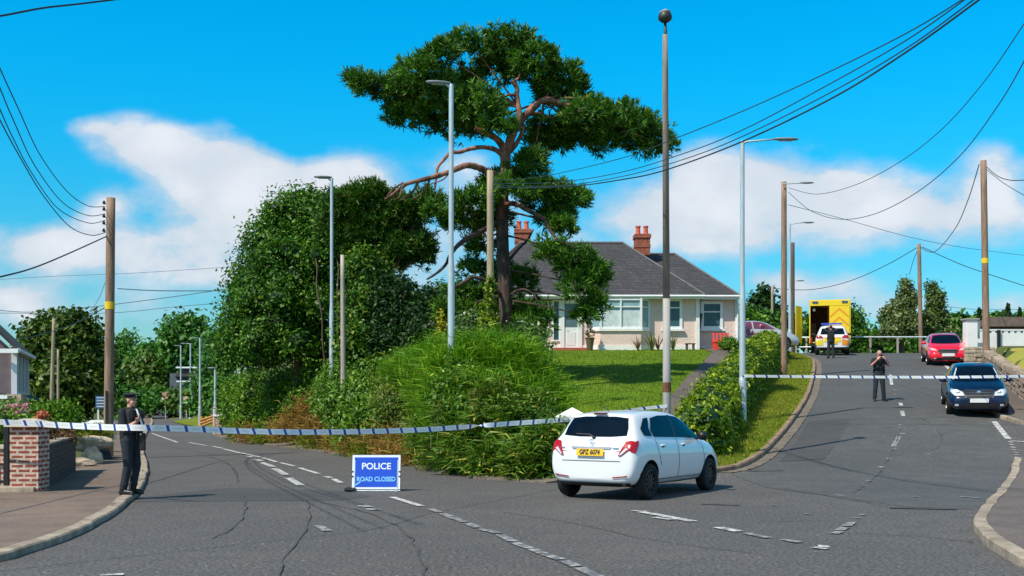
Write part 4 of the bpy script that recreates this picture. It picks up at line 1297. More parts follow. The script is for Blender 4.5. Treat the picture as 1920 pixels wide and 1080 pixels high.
# door porch: frame, side light, door
window(1036, 1050, 563, 640, HY, .06, sill=False)
mb = MB()
dx0, dx1 = hx(1050), hx(1091)
zt = hz(563)
mb.box((dx0 + .10, HY - .05, (Z0 + zt) / 2), (.20, .10, zt - Z0))
mb.box((dx1 - .10, HY - .05, (Z0 + zt) / 2), (.20, .10, zt - Z0))
mb.box(((dx0 + dx1) / 2, HY - .052, zt - .08), (dx1 - dx0 - .4, .10, .16))
dframe = mb.build('door_frame', m_frame, house, world=True)
mb = MB()
ddx0, ddx1 = dx0 + .20, dx1 - .20
zg = hz(614)
mb.box(((ddx0 + ddx1) / 2, HY - .03, (Z0 + .12 + zg) / 2), (ddx1 - ddx0, .05, zg - Z0 - .12))
mb.box(((ddx0 + ddx1) / 2, HY - .06, (Z0 + zg) / 2 + .02), (ddx1 - ddx0 - .22, .02, zg - Z0 - .45), bev=.008)
door = mb.build('door', m_door, house, world=True)
mb = MB()
mb.box(((ddx0 + ddx1) / 2, HY - .03, (zg + zt - .16) / 2), (ddx1 - ddx0, .03, zt - .16 - zg))
mb.build('pane', glass_mat('door_glass', (.10, .17, .19), .15), door, world=True)
mb = MB()
mb.tube([(ddx0 + .08, HY - .10, zg - .12), (ddx0 + .2, HY - .10, zg - .12)], .014, 6)
mb.build('handle', m_galv, door, world=True)
mb = MB()
mb.box(((dx0 + dx1) / 2 - .05, HY - .35, Z0 + .04), (1.6, .62, .16), bev=.01)
mb.box(((dx0 + dx1) / 2 - .05, HY - .75, Z0 - .06), (1.9, .4, .16), bev=.01)
mb.build('doorstep', mat('red_tile', (.34, .09, .05), .7), house, world=True)
window(1003, 1031, 563, 616, HY, .08, (.5,), (.62,))
# bay window
mb = MB()
bx = [hx(1104), hx(1126, 53.5), hx(1202, 53.5), hx(1217)]
by = [HY, HY - .5, HY - .5, HY]
zs, zw = hz(620, 53.6), hz(560, 53.6)
mb.add([(bx[i], by[i], z) for z in (Z0 + .22, zs) for i in range(4)] + [], [(0, 1, 5, 4), (1, 2, 6, 5), (2, 3, 7, 6), (4, 5, 6, 7), (3, 2, 1, 0)])
bay = mb.build('bay', m_wall, house, world=True)
mb = MB()
mb.add([(bx[i], by[i] - .03, z) for z in (Z0 - .4, Z0 + .24) for i in range(4)], [(0, 1, 5, 4), (1, 2, 6, 5), (2, 3, 7, 6), (4, 5, 6, 7)])
mb.add([(bx[i] + (-.06 if i < 2 else .06), by[i] - (.08 if 0 < i < 3 else .02), z) for z in (zs - .02, zs + .09) for i in range(4)], [(0, 1, 5, 4), (1, 2, 6, 5), (2, 3, 7, 6), (4, 5, 6, 7), (3, 2, 1, 0)])
mb.build('bay_plinth_and_sill', m_white, bay, world=True)
mb = MB()
P4 = [Vector((bx[i], by[i], 0)) for i in range(4)]
for i in range(3):
    a, b = P4[i], P4[i + 1]
    nb = [0] if i == 0 else ([0, .5, 1] if i == 1 else [1])
    for k in nb:
        p = a.lerp(b, k)
        mb.box((p.x, p.y - .01, (zs + .09 + zw) / 2), (.10 if k != .5 else .06, .08, zw - zs - .09))
    for zz, hh in ((zw - .04, .08), (zs + .13, .08), (zs + .09 + (zw - zs) * .68, .05)):
        d = (b - a)
        ang = math.atan2(d.y, d.x)
        c = (a + b) / 2
        mb.box((c.x, c.y, zz), (d.length - .11, .055, hh), ang)
bw = mb.build('window', m_frame, house, world=True)
mb = MB()
for i in range(3):
    a, b = P4[i], P4[i + 1]
    mb.quad((a.x, a.y + .03, zs + .09), (b.x, b.y + .03, zs + .09), (b.x, b.y + .03, zw), (a.x, a.y + .03, zw))
mb.build('pane', glass_mat('bay_glass', (.24, .38, .42), .08), bw, world=True)
mb = MB()
for i in range(48):
    k = i / 47
    mb.box((bx[1] + .04 + (bx[2] - bx[1] - .08) * k, by[1] + .018, (zs + .15 + zw - .55) / 2), (.030, .008, zw - .55 - zs - .15))
mb.build('curtain', mat('blind_slats', (.66, .76, .78), .7), bw, world=True)
window(1243, 1279, 560, 617, HY, .12, (), (.70,))
window(1314, 1355, 565, 617, 54.7, .13, (), (.62,))
mb = MB()
mb.box((XM + .12, HY + .5, Z0 + .9), (.10, .12, 1.75), M=Matrix.Rotation(R_(9), 4, 'Y') @ Matrix.Rotation(R_(0), 4, 'X'))
tag(mb.build('plank', m_dark, org=(XM + .1, HY + .4, Z0)), 'dark plank leaning against the bungalow corner between two windows', 'plank')


# objects by the bungalow
def pot_plant():
    c = GD(1106, 53.0)
    t = thing('potted_topiary', 'small clipped topiary in a slim dark pot right of the bungalow door', 'plant pot', c)
    m_ = MB()
    m_.lathe([(0, 0), (.11, 0), (.13, .06), (.20, .52), (.24, .56), (.20, .60), (0, .56)], 14)
    m_.build('pot', mat('pot_brown', (.13, .10, .06), .7), t)
    P, D, r_ = crown_pts([((0, 0, .78), (.22, .22, .2)), ((0, 0, 1.08), (.13, .13, .12)), ((0, 0, 1.3), (.07, .07, .14))], 900, 9, .03, .5, 5, -1)
    o_ = np_mesh('foliage', leaf_cards(P + np.array(c), D, .06, r_, .5), 4, leaf_mat('leaf_topiary', (.03, .05, .01), (.12, .14, .03), None, 3), t)


pot_plant()
for i, (px, D_, L_, lb) in enumerate([(1196, 53.0, .62, 'reddish spiky sword-leaf plant right under the end of the bay window'), (1222, 52.8, .75, 'largest green and bronze spiky plant against the bungalow wall'), (1234, 53.1, .6, 'spiky green plant just left of the tall lamp post by the bungalow'), (1262, 53.1, .7, 'small spiky plant just right of the tall lamp post by the bungalow')]):
    c = GD(px, D_)
    rg_ = np.random.default_rng(60 + i)
    q1, q2 = [], []
    for k in range(26):
        a = rg_.uniform(0, 2 * PI)
        tl = rg_.uniform(.15, .75)
        d = Vector((math.cos(a) * tl, math.sin(a) * tl, 1)).normalized()
        L = L_ * rg_.uniform(.6, 1.4)
        s_ = Vector((-math.sin(a), math.cos(a), 0)) * .022
        p0, p1 = c.copy(), c + d * L * .6
        p2 = c + d * L + Vector((math.cos(a), math.sin(a), -.3)) * L * .12
        q1.append([p0 - s_, p0 + s_, p1 + s_, p1 - s_])
        q2.append([p1 - s_, p1 + s_, p2 + s_ * .1, p2 - s_ * .1])
    V = np.array([[tuple(p) for p in q] for q in q1 + q2])
    o = np_mesh('spiky_plant', V, 4, leaf_mat('leaf_spiky%d' % i, (.10, .05, .03) if i % 2 == 0 else (.07, .10, .02), (.30, .17, .10) if i % 2 == 0 else (.26, .28, .06), (.45, .40, .15), 2), None, c)
    tag(o, lb, 'plant', 'spiky plants along the bungalow wall')
# little bench / planter
c = GD(1294, 53.2)
t = thing('low_stool', 'tiny low dark wooden stool standing by the bungalow wall', 'stool', c)
mb = MB()
mb.box((0, 0, .30), (.46, .26, .05), bev=.01)
mb.build('seat', m_wood_dark, t)
for s_ in (-.15, .15):
    mb = MB()
    mb.box((s_, 0, .14), (.09, .2, .28), bev=.01)
    mb.build('leg', m_wood_dark, t)
# red slatted trellis-like garden chair
c = GD(1347, 53.6)
m_redp = mat('red_paint', (.80, .075, .045), .5, var=.08)
t = thing('red_slatted_chair', 'bright red slatted garden chair against the bungalow beneath the right-hand window', 'chair', c)
mb = MB()
for k in range(5):
    mb.box((-.2 + k * .165, .16, .60), (.075, .03, .36), M=Matrix.Rotation(R_(-8), 4, 'X'))
mb.box((.13, .15, .42), (.80, .04, .07))
mb.box((.13, .20, .74), (.80, .04, .05))
mb.build('backrest', m_redp, t)
mb = MB()
for k in range(4):
    mb.box((.13, -.22 + k * .11, .36), (.78, .08, .03))
mb.build('seat', m_redp, t)
for xx, yy in ((-.2, -.2), (-.2, .15), (.46, -.2), (.46, .15)):
    mb = MB()
    mb.box((xx, yy, .17), (.10, .07, .36))
    mb.build('leg', m_redp, t)
mb = MB()
mb.box((-.12, -.21, .25), (.22, .03, .46))
mb.build('front_panel', m_redp, t)
gbx = [pb(1366, 645, 52.8, 18, 13)]
tree('round_shrub', 'small rounded green shrub beside the red garden chair', 'shrub', GD(1366, 52.8), gbx, 1800, .09, leaf_hedge, None, clump=.06, per=9, seed=70, core=.8)
# pale car beyond the hedge behind pink flowers comes with the vehicles
pk = [pb(1400, 622, 55.5, 9, 7), pb(1424, 614, 57, 10, 5), pb(1414, 626, 56, 6, 4)]
P, D, rgi = crown_pts(pk, 650, 8, .05, .5, 71, -1)
tag(np_mesh('flowering_shrub', leaf_cards(P, D, .09, rgi, .9, .2), 4, leaf_pink, None, GD(1405, 56)), 'pink blossoming shrub showing over the far end of the laurel hedge', 'shrub')

# ------------------------------------------------------------------ poles and lamps
def pole_thing(name, label, px, D, top, r0, r1, m, cat='pole', group=None, base_h=None, lean=0.0, label_plate=None, insul=None, steel_base=None):
    b = GD(px, D)
    if base_h is not None:
        b.z = base_h
    zt = W(px, top, D).z - b.z
    t = thing(name, label, cat, b, 0, group)
    mb = MB()
    xs = lean * D / F
    k = 9
    mb.tube([(xs * i / k, 0, -.3 + (zt + .3) * i / k) for i in range(k + 1)], [r0 + (r1 - r0) * i / k for i in range(k + 1)], 14)
    shaft = mb.build('shaft', m, t, smooth=True)
    if label_plate:
        mb = MB()
        z = W(px, label_plate, D).z - b.z
        r = r0 + (r1 - r0) * z / zt
        kx = xs * z / zt
        mb.lathe([(r + .004, z - .11), (r + .008, z - .11), (r + .008, z + .11), (r + .004, z + .11)], 16, c=(kx, 0, 0))
        mb.build('warning_plate', m_yellow, t)
    if insul:
        for py in insul:
            z = W(px, py, D).z - b.z
            kx = xs * z / zt
            mb = MB()
            mb.lathe([(0, -.05), (.035, -.045), (.05, 0), (.03, .03), (.035, .05), (0, .055)], 8, c=(kx - r1 - .07, -.02, z))
            mb.tube([(kx - r1 - .07, -.02, z - .04), (kx, 0, z - .06)], .012, 5)
            mb.build('insulator', m_black, t)
    return t, b, zt


def lamp_post(label, px, D, top, r0, r1, arm_px, dirn, group='street lamps', base=None, m=None, head=.62, arm_dy=0.0, collar=True):
    b = GD(px, D)
    if base is not None:
        b.z = base
    zt = W(px, top, D).z - b.z
    t = thing('street_lamp', label, 'street lamp', b, 0, group)
    m = m or m_galv
    mb = MB()
    mb.lathe([(r0 * 1.35, -.2), (r0 * 1.35, 1.25), (r0 * 1.25, 1.32), (r0, 1.42), (r0, zt * .45), (r1 * 1.08, zt * .5), (r1, zt - .05), (r1 * .9, zt), (0, zt + .02)], 14)
    p = mb.build('column', m, t, smooth=False)
    if collar:
        mb = MB()
        mb.box((0, -r0 * 1.3, .75), (r0 * 1.3, .03, .55), bev=.008)
        mb.build('access_door', m, p)
    L = arm_px / F * D
    dx_, dy_ = dirn
    arm_end = Vector((dx_ * L, dy_ * L, zt + arm_dy))
    mb = MB()
    mb.tube([(0, 0, zt - .12), (dx_ * .1, dy_ * .1, zt - .03), arm_end * .35 + Vector((0, 0, (zt - .01) * .65)), arm_end * (1 - head / max(L, head + .01)) + Vector((0, 0, zt * head / max(L, head + .01)))], [.03, .03, .026, .024], 8)
    mb.build('arm', m, t, smooth=True)
    mb = MB()
    e0 = arm_end * (1 - head / max(L, head + .01)) + Vector((0, 0, zt * head / max(L, head + .01)))
    mid = e0.lerp(arm_end, .5)
    ang = math.atan2(dy_, dx_)
    M_ = Matrix.Rotation(ang, 4, 'Z')
    vs = []
    prof = [(-head / 2, .04, .03), (-head * .25, .10, .045), (head * .1, .12, .05), (head * .42, .09, .035), (head / 2, .02, .015)]
    for xx, wy, hh in prof:
        for k in range(8):
            a = 2 * PI * k / 8
            vs.append(mid + M_ @ Vector((xx, wy * math.cos(a), hh * math.sin(a))))
    fs = [(i * 8 + k, i * 8 + (k + 1) % 8, (i + 1) * 8 + (k + 1) % 8, (i + 1) * 8 + k) for i in range(len(prof) - 1) for k in range(8)]
    mb.add(vs, fs)
    hd = mb.build('lamp_head', mat('lamp_head_grey', (.20, .24, .26), .5), t, smooth=True)
    mb = MB()
    mb.box(mid + Vector((0, 0, -.045)), (head * .5, .13, .015), ang)
    mb.build('lens', m_lamp_glass, hd)
    return t


# wooden poles
pA, bA, zA = pole_thing('utility_pole', 'weathered timber utility pole with yellow plate, nearest on the left pavement', 203, 34.5, 371, .145, .125, m_wood, label_plate=573, insul=(380, 392, 405, 418, 432), lean=5, group='utility poles')
mb = MB()
mb.box((0, -.16, .9), (.05, .03, 2.2))
mb.build('cable_guard', m_dark, pA)
pole_thing('utility_pole', 'timber pole with ivy on its foot, right in front of the tall pine trunk', 920, 34.8, 320, .115, .10, m_wood_pale, group='utility poles', lean=-1)
pole_thing('timber_post', 'pale bare timber pole left of the tall pine, standing in the leafy tree', 645, 38.5, 478, .10, .065, mat('pole_grey_wood', (.40, .35, .30), .85, var=.25, scale=3, bump=.5, stretch=(6, 6, .5)), group='utility poles', lean=-3)
pole_thing('utility_pole', 'brown timber utility pole on the grass verge, a lamp arm at its top', 1470, 47.5, 341, .125, .105, m_wood, group='utility poles')
pole_thing('utility_pole', 'dark timber pole left of the ambulance, lower than the brown pole beside it', 1486.5, 76, 455, .13, .115, m_wood_dark, group='utility poles')
pole_thing('utility_pole', 'timber pole with small white plate between the two pale green trees at the hilltop', 1727, 76, 457, .14, .12, m_wood, group='utility poles', lean=-4)
pole_thing('utility_pole', 'timber utility pole with yellow plate above the dry-stone wall at far right', 1850, 50.5, 301, .15, .13, m_wood, label_plate=489, group='utility poles', lean=-6)
pole_thing('timber_post', 'taller of two pale thin poles in front of the big tree on the left', 95, 62, 597, .12, .08, m_wood_pale, group='thin pale poles by the left house', lean=6)
pole_thing('timber_post', 'shorter of two pale thin poles in front of the big tree on the left', 109, 66, 655, .09, .06, m_wood_pale, group='thin pale poles by the left house')
pole_thing('utility_pole', 'thin pale timber pole among the dark conifers left of the ambulance', 1448, 84, 537, .10, .09, m_wood_pale, group='utility poles')

# street lamps
lamp_post('grey steel lamp post in front of the pine, its arm pointing left', 846, 29.5, 158, .085, .06, 48, (-.98, -.2), arm_dy=.05, base=.9)
lamp_post('grey steel lamp post half hidden by the leafy tree left of the pine', 622, 40.5, 334, .085, .055, 33, (-.98, -.15), arm_dy=.06, base=.8)
lamp_post('grey steel lamp post on the grass verge with police tape tied to it', 1392, 33.6, 264, .088, .062, 106, (1, .05), arm_dy=.08, head=.72)
lamp_post('slim grey lamp post just right of the brown pole, arm to the right', 1481, 70, 419, .085, .055, 46, (1, 0), arm_dy=.08, head=.7)
lamp_post('farthest lamp on the hill, only its arm showing right of the dark pole', 1484, 92, 527, .08, .055, 24, (1, 0), arm_dy=.05, head=.6)
for (px, D_, top, arm, lb) in [(403.5, 62, 690, 10, 'lamp post beside the small brick gatepost at the left bend, head under leaves'), (375, 82, 634, 15, 'tallest lamp post on the grass island down the left road'), (357, 104, 644, 18, 'second lamp post from the right on the grass island down the left road'), (339, 108, 648, 12, 'third lamp post from the right on the grass island down the left road'), (322, 140, 653, 12, 'farthest lamp post down the left road')]:
    lamp_post(lb, px, D_, top, .085, .06, arm, (-1, 0), head=.5, group='lamp posts down the left road', base=0.0)
# lamp head on the brown pole
t = thing('street_lamp', 'lamp arm bolted to the top of the brown timber pole', 'street lamp', W(1474, 345, 47.3), 0, 'street lamps')
mb = MB()
mb.tube([(-.15, 0, 0), (.25, 0, .02), (.62, 0, .04)], .022, 8)
mb.build('arm', m_galv, t)
mb = MB()
mb.lathe([(.0, -.28), (.05, -.27), (.085, -.1), (.09, .1), (.05, .28), (0, .3)], 10, M=Matrix.Rotation(R_(90), 4, 'Y') @ Matrix.Scale(.5, 4, (1, 0, 0)), c=(.82, 0, .05))
mb.build('lamp_head', mat('lamp_head_grey', (.2, .24, .26)), t, smooth=True)

# the very tall old concrete lamp column behind the white car
b = GD(1251, 26.3)
zt = W(1247, 40, 26.3).z - b.z
t = thing('street_lamp', 'tallest lamp column, brown above pale grey with a round head, behind the white hatchback', 'street lamp', b, 0, 'street lamps')
lx = -4 / F * 26.3
zc = W(1251, 560, 26.3).z - b.z
zb1, zb2 = W(1251, 735, 26.3).z - b.z, W(1251, 717, 26.3).z - b.z


def cx_(z):
    return lx * z / zt


mb = MB()
mb.tube([(0, 0, -.3), (cx_(zb1), 0, zb1), (cx_(zb2), 0, zb2), (cx_(zc), 0, zc)], [.098, .090, .089, .082], 14)
mb.build('concrete_base', mat('column_concrete', (.36, .345, .32), .8, var=.15, scale=3, stretch=(3, 3, .5)), t, smooth=True)
mb = MB()
mb.tube([(cx_(zc), 0, zc), (cx_(zt - 1), 0, zt - 1), (lx, 0, zt - .3)], [.079, .064, .056], 14)
mb.build('upper_column', mat('column_brown', (.27, .215, .175), .85, var=.25, scale=3, stretch=(4, 4, .5)), t, smooth=True)
mb = MB()
mb.lathe([(.096, zb1), (.097, zb1), (.096, zb2), (.095, zb2)], 14, c=(cx_(zb1), 0, 0))
mb.build('rust_band', mat('rust', (.16, .07, .03), .9, var=.4), t)
mb = MB()
mb.tube([(lx, 0, zt - 1.15), (lx + .01, 0, zt - .3), (lx, 0, zt)], [.06, .04, .03], 10)
mb.lathe([(0, zt - .03), (.08, zt - .02), (.15, zt + .04), (.16, zt + .11), (.13, zt + .17), (.11, zt + .22), (0, zt + .25)], 16, c=(lx, 0, 0))
hd = mb.build('lamp_head', mat('lamp_head_dark', (.025, .035, .028), .5), t, smooth=True)
mb = MB()
mb.lathe([(0, zt + .21), (.12, zt + .19), (.13, zt + .22), (0, zt + .28)], 14, c=(lx, 0, 0))
mb.build('cap', m_conc_post, hd)


# ------------------------------------------------------------------ cables
def cable(label, pts, r=.012, m=None, group='overhead cables'):
    e0, e1 = isinstance(pts[0], Vector), isinstance(pts[-1], Vector)
    P = [W(*p) for p in pts if not isinstance(p, Vector)]
    out = []
    n = 10
    for i in range(len(P) - 1):
        p0 = P[max(i - 1, 0)]
        p1, p2 = P[i], P[i + 1]
        p3 = P[min(i + 2, len(P) - 1)]
        for k in range(n):
            t_ = k / n
            out.append(.5 * ((2 * p1) + (p2 - p0) * t_ + (2 * p0 - 5 * p1 + 4 * p2 - p3) * t_ ** 2 + (3 * p1 - p0 - 3 * p2 + p3) * t_ ** 3))
    out.append(P[-1])
    # the line carries on out of sight toward its next pole
    if e1:
        out.append(P[-1] + (out[-1] - out[-3]).normalized() * 7)
    if e0:
        out.insert(0, P[0] + (out[0] - out[2]).normalized() * 7)
    mb = MB()
    mb.tube(out, r * .85, 5)
    tag(mb.build('overhead_cable', m or m_cable, org=P[0]), label, 'cable', group)


LD = 'cable from the nearest left pole toward upper left, '
cable(LD + 'first of four from the top', [(197, 387, 34.5), (165, 386, 33), (125, 358, 30), (75, 290, 26), (35, 205, 22), (0, 128, 20), (-40, 30, 18), Vector((-7.2, 10, 8.9+.0)), Vector((-6.0, -8, 9.6+.0))], .013)
cable(LD + 'second of four from the top', [(197, 401, 34.5), (165, 404, 33), (118, 380, 30), (65, 310, 26), (25, 225, 22), (0, 165, 20), (-40, 60, 18), Vector((-7.2, 10, 8.9+-.25)), Vector((-6.0, -8, 9.6+-.25))], .013)
cable(LD + 'third of four from the top', [(197, 413, 34.5), (165, 418, 33), (110, 392, 30), (60, 325, 26), (25, 260, 23), (0, 205, 20.5), (-40, 110, 18), Vector((-7.2, 10, 8.9+-.5)), Vector((-6.0, -8, 9.6+-.5))], .013)
cable(LD + 'lowest and most sagging of four', [(197, 436, 34.5), (170, 441, 33), (130, 424, 30), (80, 365, 26), (35, 290, 23), (0, 225, 20.5), (-40, 140, 18), Vector((-7.2, 10, 8.9+-.8)), Vector((-6.0, -8, 9.6+-.8))], .014)
cable('thick service cable falling left from the nearest left pole to the frame edge', [(200, 443, 34.4), (120, 479, 30), (60, 503, 26), (0, 519, 23), (-60, 530, 21), Vector((-15, 15, 3.9))], .022)
cable('heavy black cable crossing the top left corner of the sky', [Vector((-16, 9, 5.2)), (-30, 32, 12), (5, 29, 12.2), (80, 15, 13), (150, 7, 14), (240, -4, 15), Vector((-3.9, 21, 9.6)), Vector((-1.5, 34, 14.5))], .014)
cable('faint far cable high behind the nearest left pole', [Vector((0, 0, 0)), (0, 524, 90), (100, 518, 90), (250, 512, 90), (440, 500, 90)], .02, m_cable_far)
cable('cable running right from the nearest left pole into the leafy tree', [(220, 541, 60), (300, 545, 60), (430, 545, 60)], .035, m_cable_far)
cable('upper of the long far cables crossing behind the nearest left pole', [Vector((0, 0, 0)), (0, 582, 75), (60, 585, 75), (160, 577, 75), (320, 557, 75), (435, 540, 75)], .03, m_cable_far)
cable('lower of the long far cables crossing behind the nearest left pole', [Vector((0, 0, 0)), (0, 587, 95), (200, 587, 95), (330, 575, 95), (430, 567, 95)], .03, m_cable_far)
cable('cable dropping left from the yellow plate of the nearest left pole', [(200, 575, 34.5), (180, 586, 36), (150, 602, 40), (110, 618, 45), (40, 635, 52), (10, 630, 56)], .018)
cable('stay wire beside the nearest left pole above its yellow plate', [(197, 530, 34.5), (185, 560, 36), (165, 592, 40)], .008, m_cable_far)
TR = 'cable from the middle timber pole toward the top right corner, '
cable(TR + 'highest of four', [(925, 338, 34.8), (1010, 332, 31), (1160, 298, 26), (1262, 261, 23), (1400, 205, 20.5), (1560, 132, 18), (1700, 62, 16), (1800, 2, 14.8), (1850, -30, 14.2), Vector((6.3, 6, 7.7)), Vector((6.8, -8, 8.6))], .011)
cable(TR + 'second from the top', [(925, 344, 34.8), (1040, 342, 31), (1160, 324, 27), (1290, 285, 23), (1400, 240, 20.5), (1560, 155, 18), (1700, 75, 16), (1815, -5, 14.6), Vector((6.3, 6, 7.7)), Vector((6.8, -8, 8.6))], .011)
cable(TR + 'third from the top', [(925, 348, 34.8), (1050, 348, 31), (1170, 330, 27), (1290, 296, 23), (1400, 252, 20.5), (1560, 172, 18), (1700, 90, 16), (1825, 0, 14.6), (1860, -28, 14.2), Vector((6.3, 6, 7.7)), Vector((6.8, -8, 8.6))], .011)
cable(TR + 'lowest and thickest of four', [(925, 352, 34.8), (1060, 350, 31), (1170, 336, 27), (1250, 318, 24.5), (1390, 266, 21), (1560, 184, 18), (1700, 97, 16), (1835, 0, 14.4), (1870, -28, 14), Vector((6.3, 6, 7.7)), Vector((6.8, -8, 8.6))], .017)
cable('sagging cable from the brown pole to the right edge, upper of two', [(1478, 352, 47.5), (1530, 364, 44), (1600, 348, 38), (1680, 308, 33), (1760, 248, 28), (1840, 160, 24), (1920, 45, 20), (1960, -20, 18), Vector((9.2, 8, 9.6)), Vector((9.8, -8, 11))], .012)
cable('sagging cable from the brown pole to the right edge, lower of two', [(1478, 360, 47.5), (1520, 395, 44), (1575, 411, 40), (1640, 401, 36), (1720, 360, 31), (1800, 292, 27), (1870, 200, 23), (1920, 115, 20), (1960, 30, 18), Vector((9.2, 8, 9.6)), Vector((9.8, -8, 11))], .013)
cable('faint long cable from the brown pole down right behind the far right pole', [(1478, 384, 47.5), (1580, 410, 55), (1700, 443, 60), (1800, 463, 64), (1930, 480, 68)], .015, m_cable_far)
cable('cable looping from the hilltop pole up to the far right pole', [(1724, 463, 76), (1752, 472, 70), (1790, 430, 62), (1815, 375, 56), (1836, 308, 50.5)], .025)
cable('cable sagging from the hilltop pole left to the far thin pole', [(1722, 463, 76), (1660, 498, 78), (1590, 528, 80), (1520, 543, 83), (1448, 541, 84)], .028)
cable('cable from the hilltop pole running right and down behind the far right pole', [(1729, 463, 76), (1800, 495, 76), (1860, 516, 76), (1940, 542, 76)], .028)
cable('short cable dropping from the hilltop pole into the tree', [(1722, 466, 76), (1712, 490, 77), (1705, 515, 78)], .02)
cable('upper cable leaving the far right pole to the right edge', [(1850, 313, 50.5), (1870, 330, 46), (1895, 338, 42), (1930, 337, 38), Vector((21, 24, 9.4))], .02)
cable('lower cable leaving the far right pole to the right edge', [(1850, 318, 50.5), (1880, 342, 46), (1930, 372, 40), Vector((24, 28, 8.2))], .015)
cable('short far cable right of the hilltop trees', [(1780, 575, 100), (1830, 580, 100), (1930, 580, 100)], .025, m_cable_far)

# ------------------------------------------------------------------ stone walls, pillars
def rubble_wall(name, label, line, height, thick, m, seed, cap=True, group=None, zf=None):
    rnd = random.Random(seed)
    line = resample(line, .1)
    base = line[0]
    t = thing(name, label, 'wall', (base.x, base.y, h(base.x, base.y)), 0, group)
    mb = MB()
    L = [0]
    for a, b in zip(line, line[1:]):
        L.append(L[-1] + (b - a).length)

    def at_(s):
        s = max(0, min(L[-1] - 1e-3, s))
        for i in range(len(L) - 1):
            if L[i + 1] >= s:
                k = (s - L[i]) / (L[i + 1] - L[i])
                d = (line[i + 1] - line[i]).normalized()
                return line[i].lerp(line[i + 1], k), math.atan2(d.y, d.x)
    z = 0.0
    while z < height:
        ch = rnd.uniform(.13, .2)
        s = -rnd.uniform(0, .2)
        while s < L[-1]:
            w_ = rnd.uniform(.2, .48)
            p, a = at_(s + w_ / 2)
            mb.box((p.x, p.y, h(p.x, p.y) + z + ch / 2), (w_ - .015, thick + rnd.uniform(-.05, .05), ch - .012), a + rnd.uniform(-.05, .05), bev=.03)
            s += w_
        z += ch
    mb.build('stonework', m, t, world=True)
    if cap:
        mb = MB()
        s = 0
        while s < L[-1]:
            w_ = rnd.uniform(.14, .22)
            p, a = at_(s + w_ / 2)
            hh = rnd.uniform(.2, .3)
            mb.box((p.x, p.y, h(p.x, p.y) + z + hh / 2 - .02), (w_ - .02, thick + rnd.uniform(0, .1), hh), bev=.04, M=Matrix.Rotation(a, 4, 'Z') @ Matrix.Rotation(rnd.uniform(.05, .35), 4, 'Y'))
            s += w_
        mb.build('coping_stones', m, t, world=True)
    return t


m_stone = mat('rubble_stone', (.30, .235, .18), .9, var=.45, scale=2.2, bump=.6)
m_stone2 = mat('corner_stone', (.46, .37, .27), .9, var=.35, scale=4, bump=.6)
rubble_wall('stone_wall', 'brown rubble wall with upright coping stones beside the blue car at far right', [Vector((wall_x(36) - .02, 36.0, 0)), Vector((wall_x(51.5) + .0, 51.5, 0))], .62, .34, m_stone, 11)
rubble_wall('stone_wall', 'beige rubble wall end block at the foot of the white pillar', [Vector((wall_x(52.3) - .62, 52.6, 0)), Vector((wall_x(52.3) + .4, 52.6, 0))], .95, .4, m_stone2, 12, cap=False)
# white garden wall and pillar
t = thing('white_wall', 'long white painted garden wall with pierced top course at far right', 'wall', GD(1880, 56))
mb = MB()
wx0, wx1 = hx(1822, 56), hx(1990, 56)
zb_, zt_ = hz(654, 56), hz(625, 56)
mb.box(((wx0 + wx1) / 2, 56, (zb_ + zt_) / 2 - .4), (wx1 - wx0, .22, zt_ - zb_ + .8))
mb.build('panel', m_white, t, world=True)
mb = MB()
k = wx0 + .1
while k < wx1:
    mb.box((k, 56, zt_ + .06), (.18, .22, .12))
    k += .30
mb.box(((wx0 + wx1) / 2, 56, zt_ + .155), (wx1 - wx0, .26, .07))
mb.build('pierced_course', m_white, t, world=True)
mb = MB()
mb.box((hx(1873, 55.8), 55.82, (zb_ + zt_) / 2 - .1), (.14, .1, zt_ - zb_ + .5))
mb.build('drainpipe', m_dark, t, world=True)
t = thing('white_pillar', 'tall white gate pillar with flat cap beside the red car', 'pillar', GD(1818, 55))
mb = MB()
mb.box((hx(1819, 55), 55, (hz(661, 55) + hz(600, 55)) / 2), (.52, .5, hz(600, 55) - hz(661, 55)), bev=.02)
mb.build('shaft', m_white, t, world=True)
mb = MB()
mb.box((hx(1819, 55), 55, hz(599, 55)), (.66, .64, .07), bev=.01)
mb.build('cap', mat('pillar_cap', (.35, .34, .32), .8), t, world=True)
mb = MB()
mb.prism([(0, 0), (.18, .0), (.18, -1.0), (.12, -.8), (.0, -.2)], 54.9, 55.1, lambda a, b_, c: Vector((hx(1830, 55) + a * .8, c, hz(603, 55) + b_ * .8)))
mb.build('bracket', m_white, t, world=True)

# railing at the hilltop
t = thing('metal_railing', 'pale steel post-and-rail railing along the hilltop behind the officers', 'railing', GD(1680, 74))
mb = MB()
rl = [W(1455, 633, 77), W(1590, 632, 74), W(1740, 632, 73)]
mb.tube(rl, .05, 8)
mb.build('rail', m_galv, t, world=True)
for px in (1492, 1512, 1545, 1590, 1632, 1683, 1738):
    D_ = 74.5
    p = W(px, 632, 74.2 if px > 1590 else 76)
    mb = MB()
    mb.box((p.x, p.y, p.z - .6), (.10, .10, 1.25))
    mb.build('post', m_conc_post, t, world=True)
mb = MB()
mb.tube([W(1455, 651, 77), W(1590, 650, 74.5)], .03, 6)
mb.build('rail', m_galv, t, world=True)

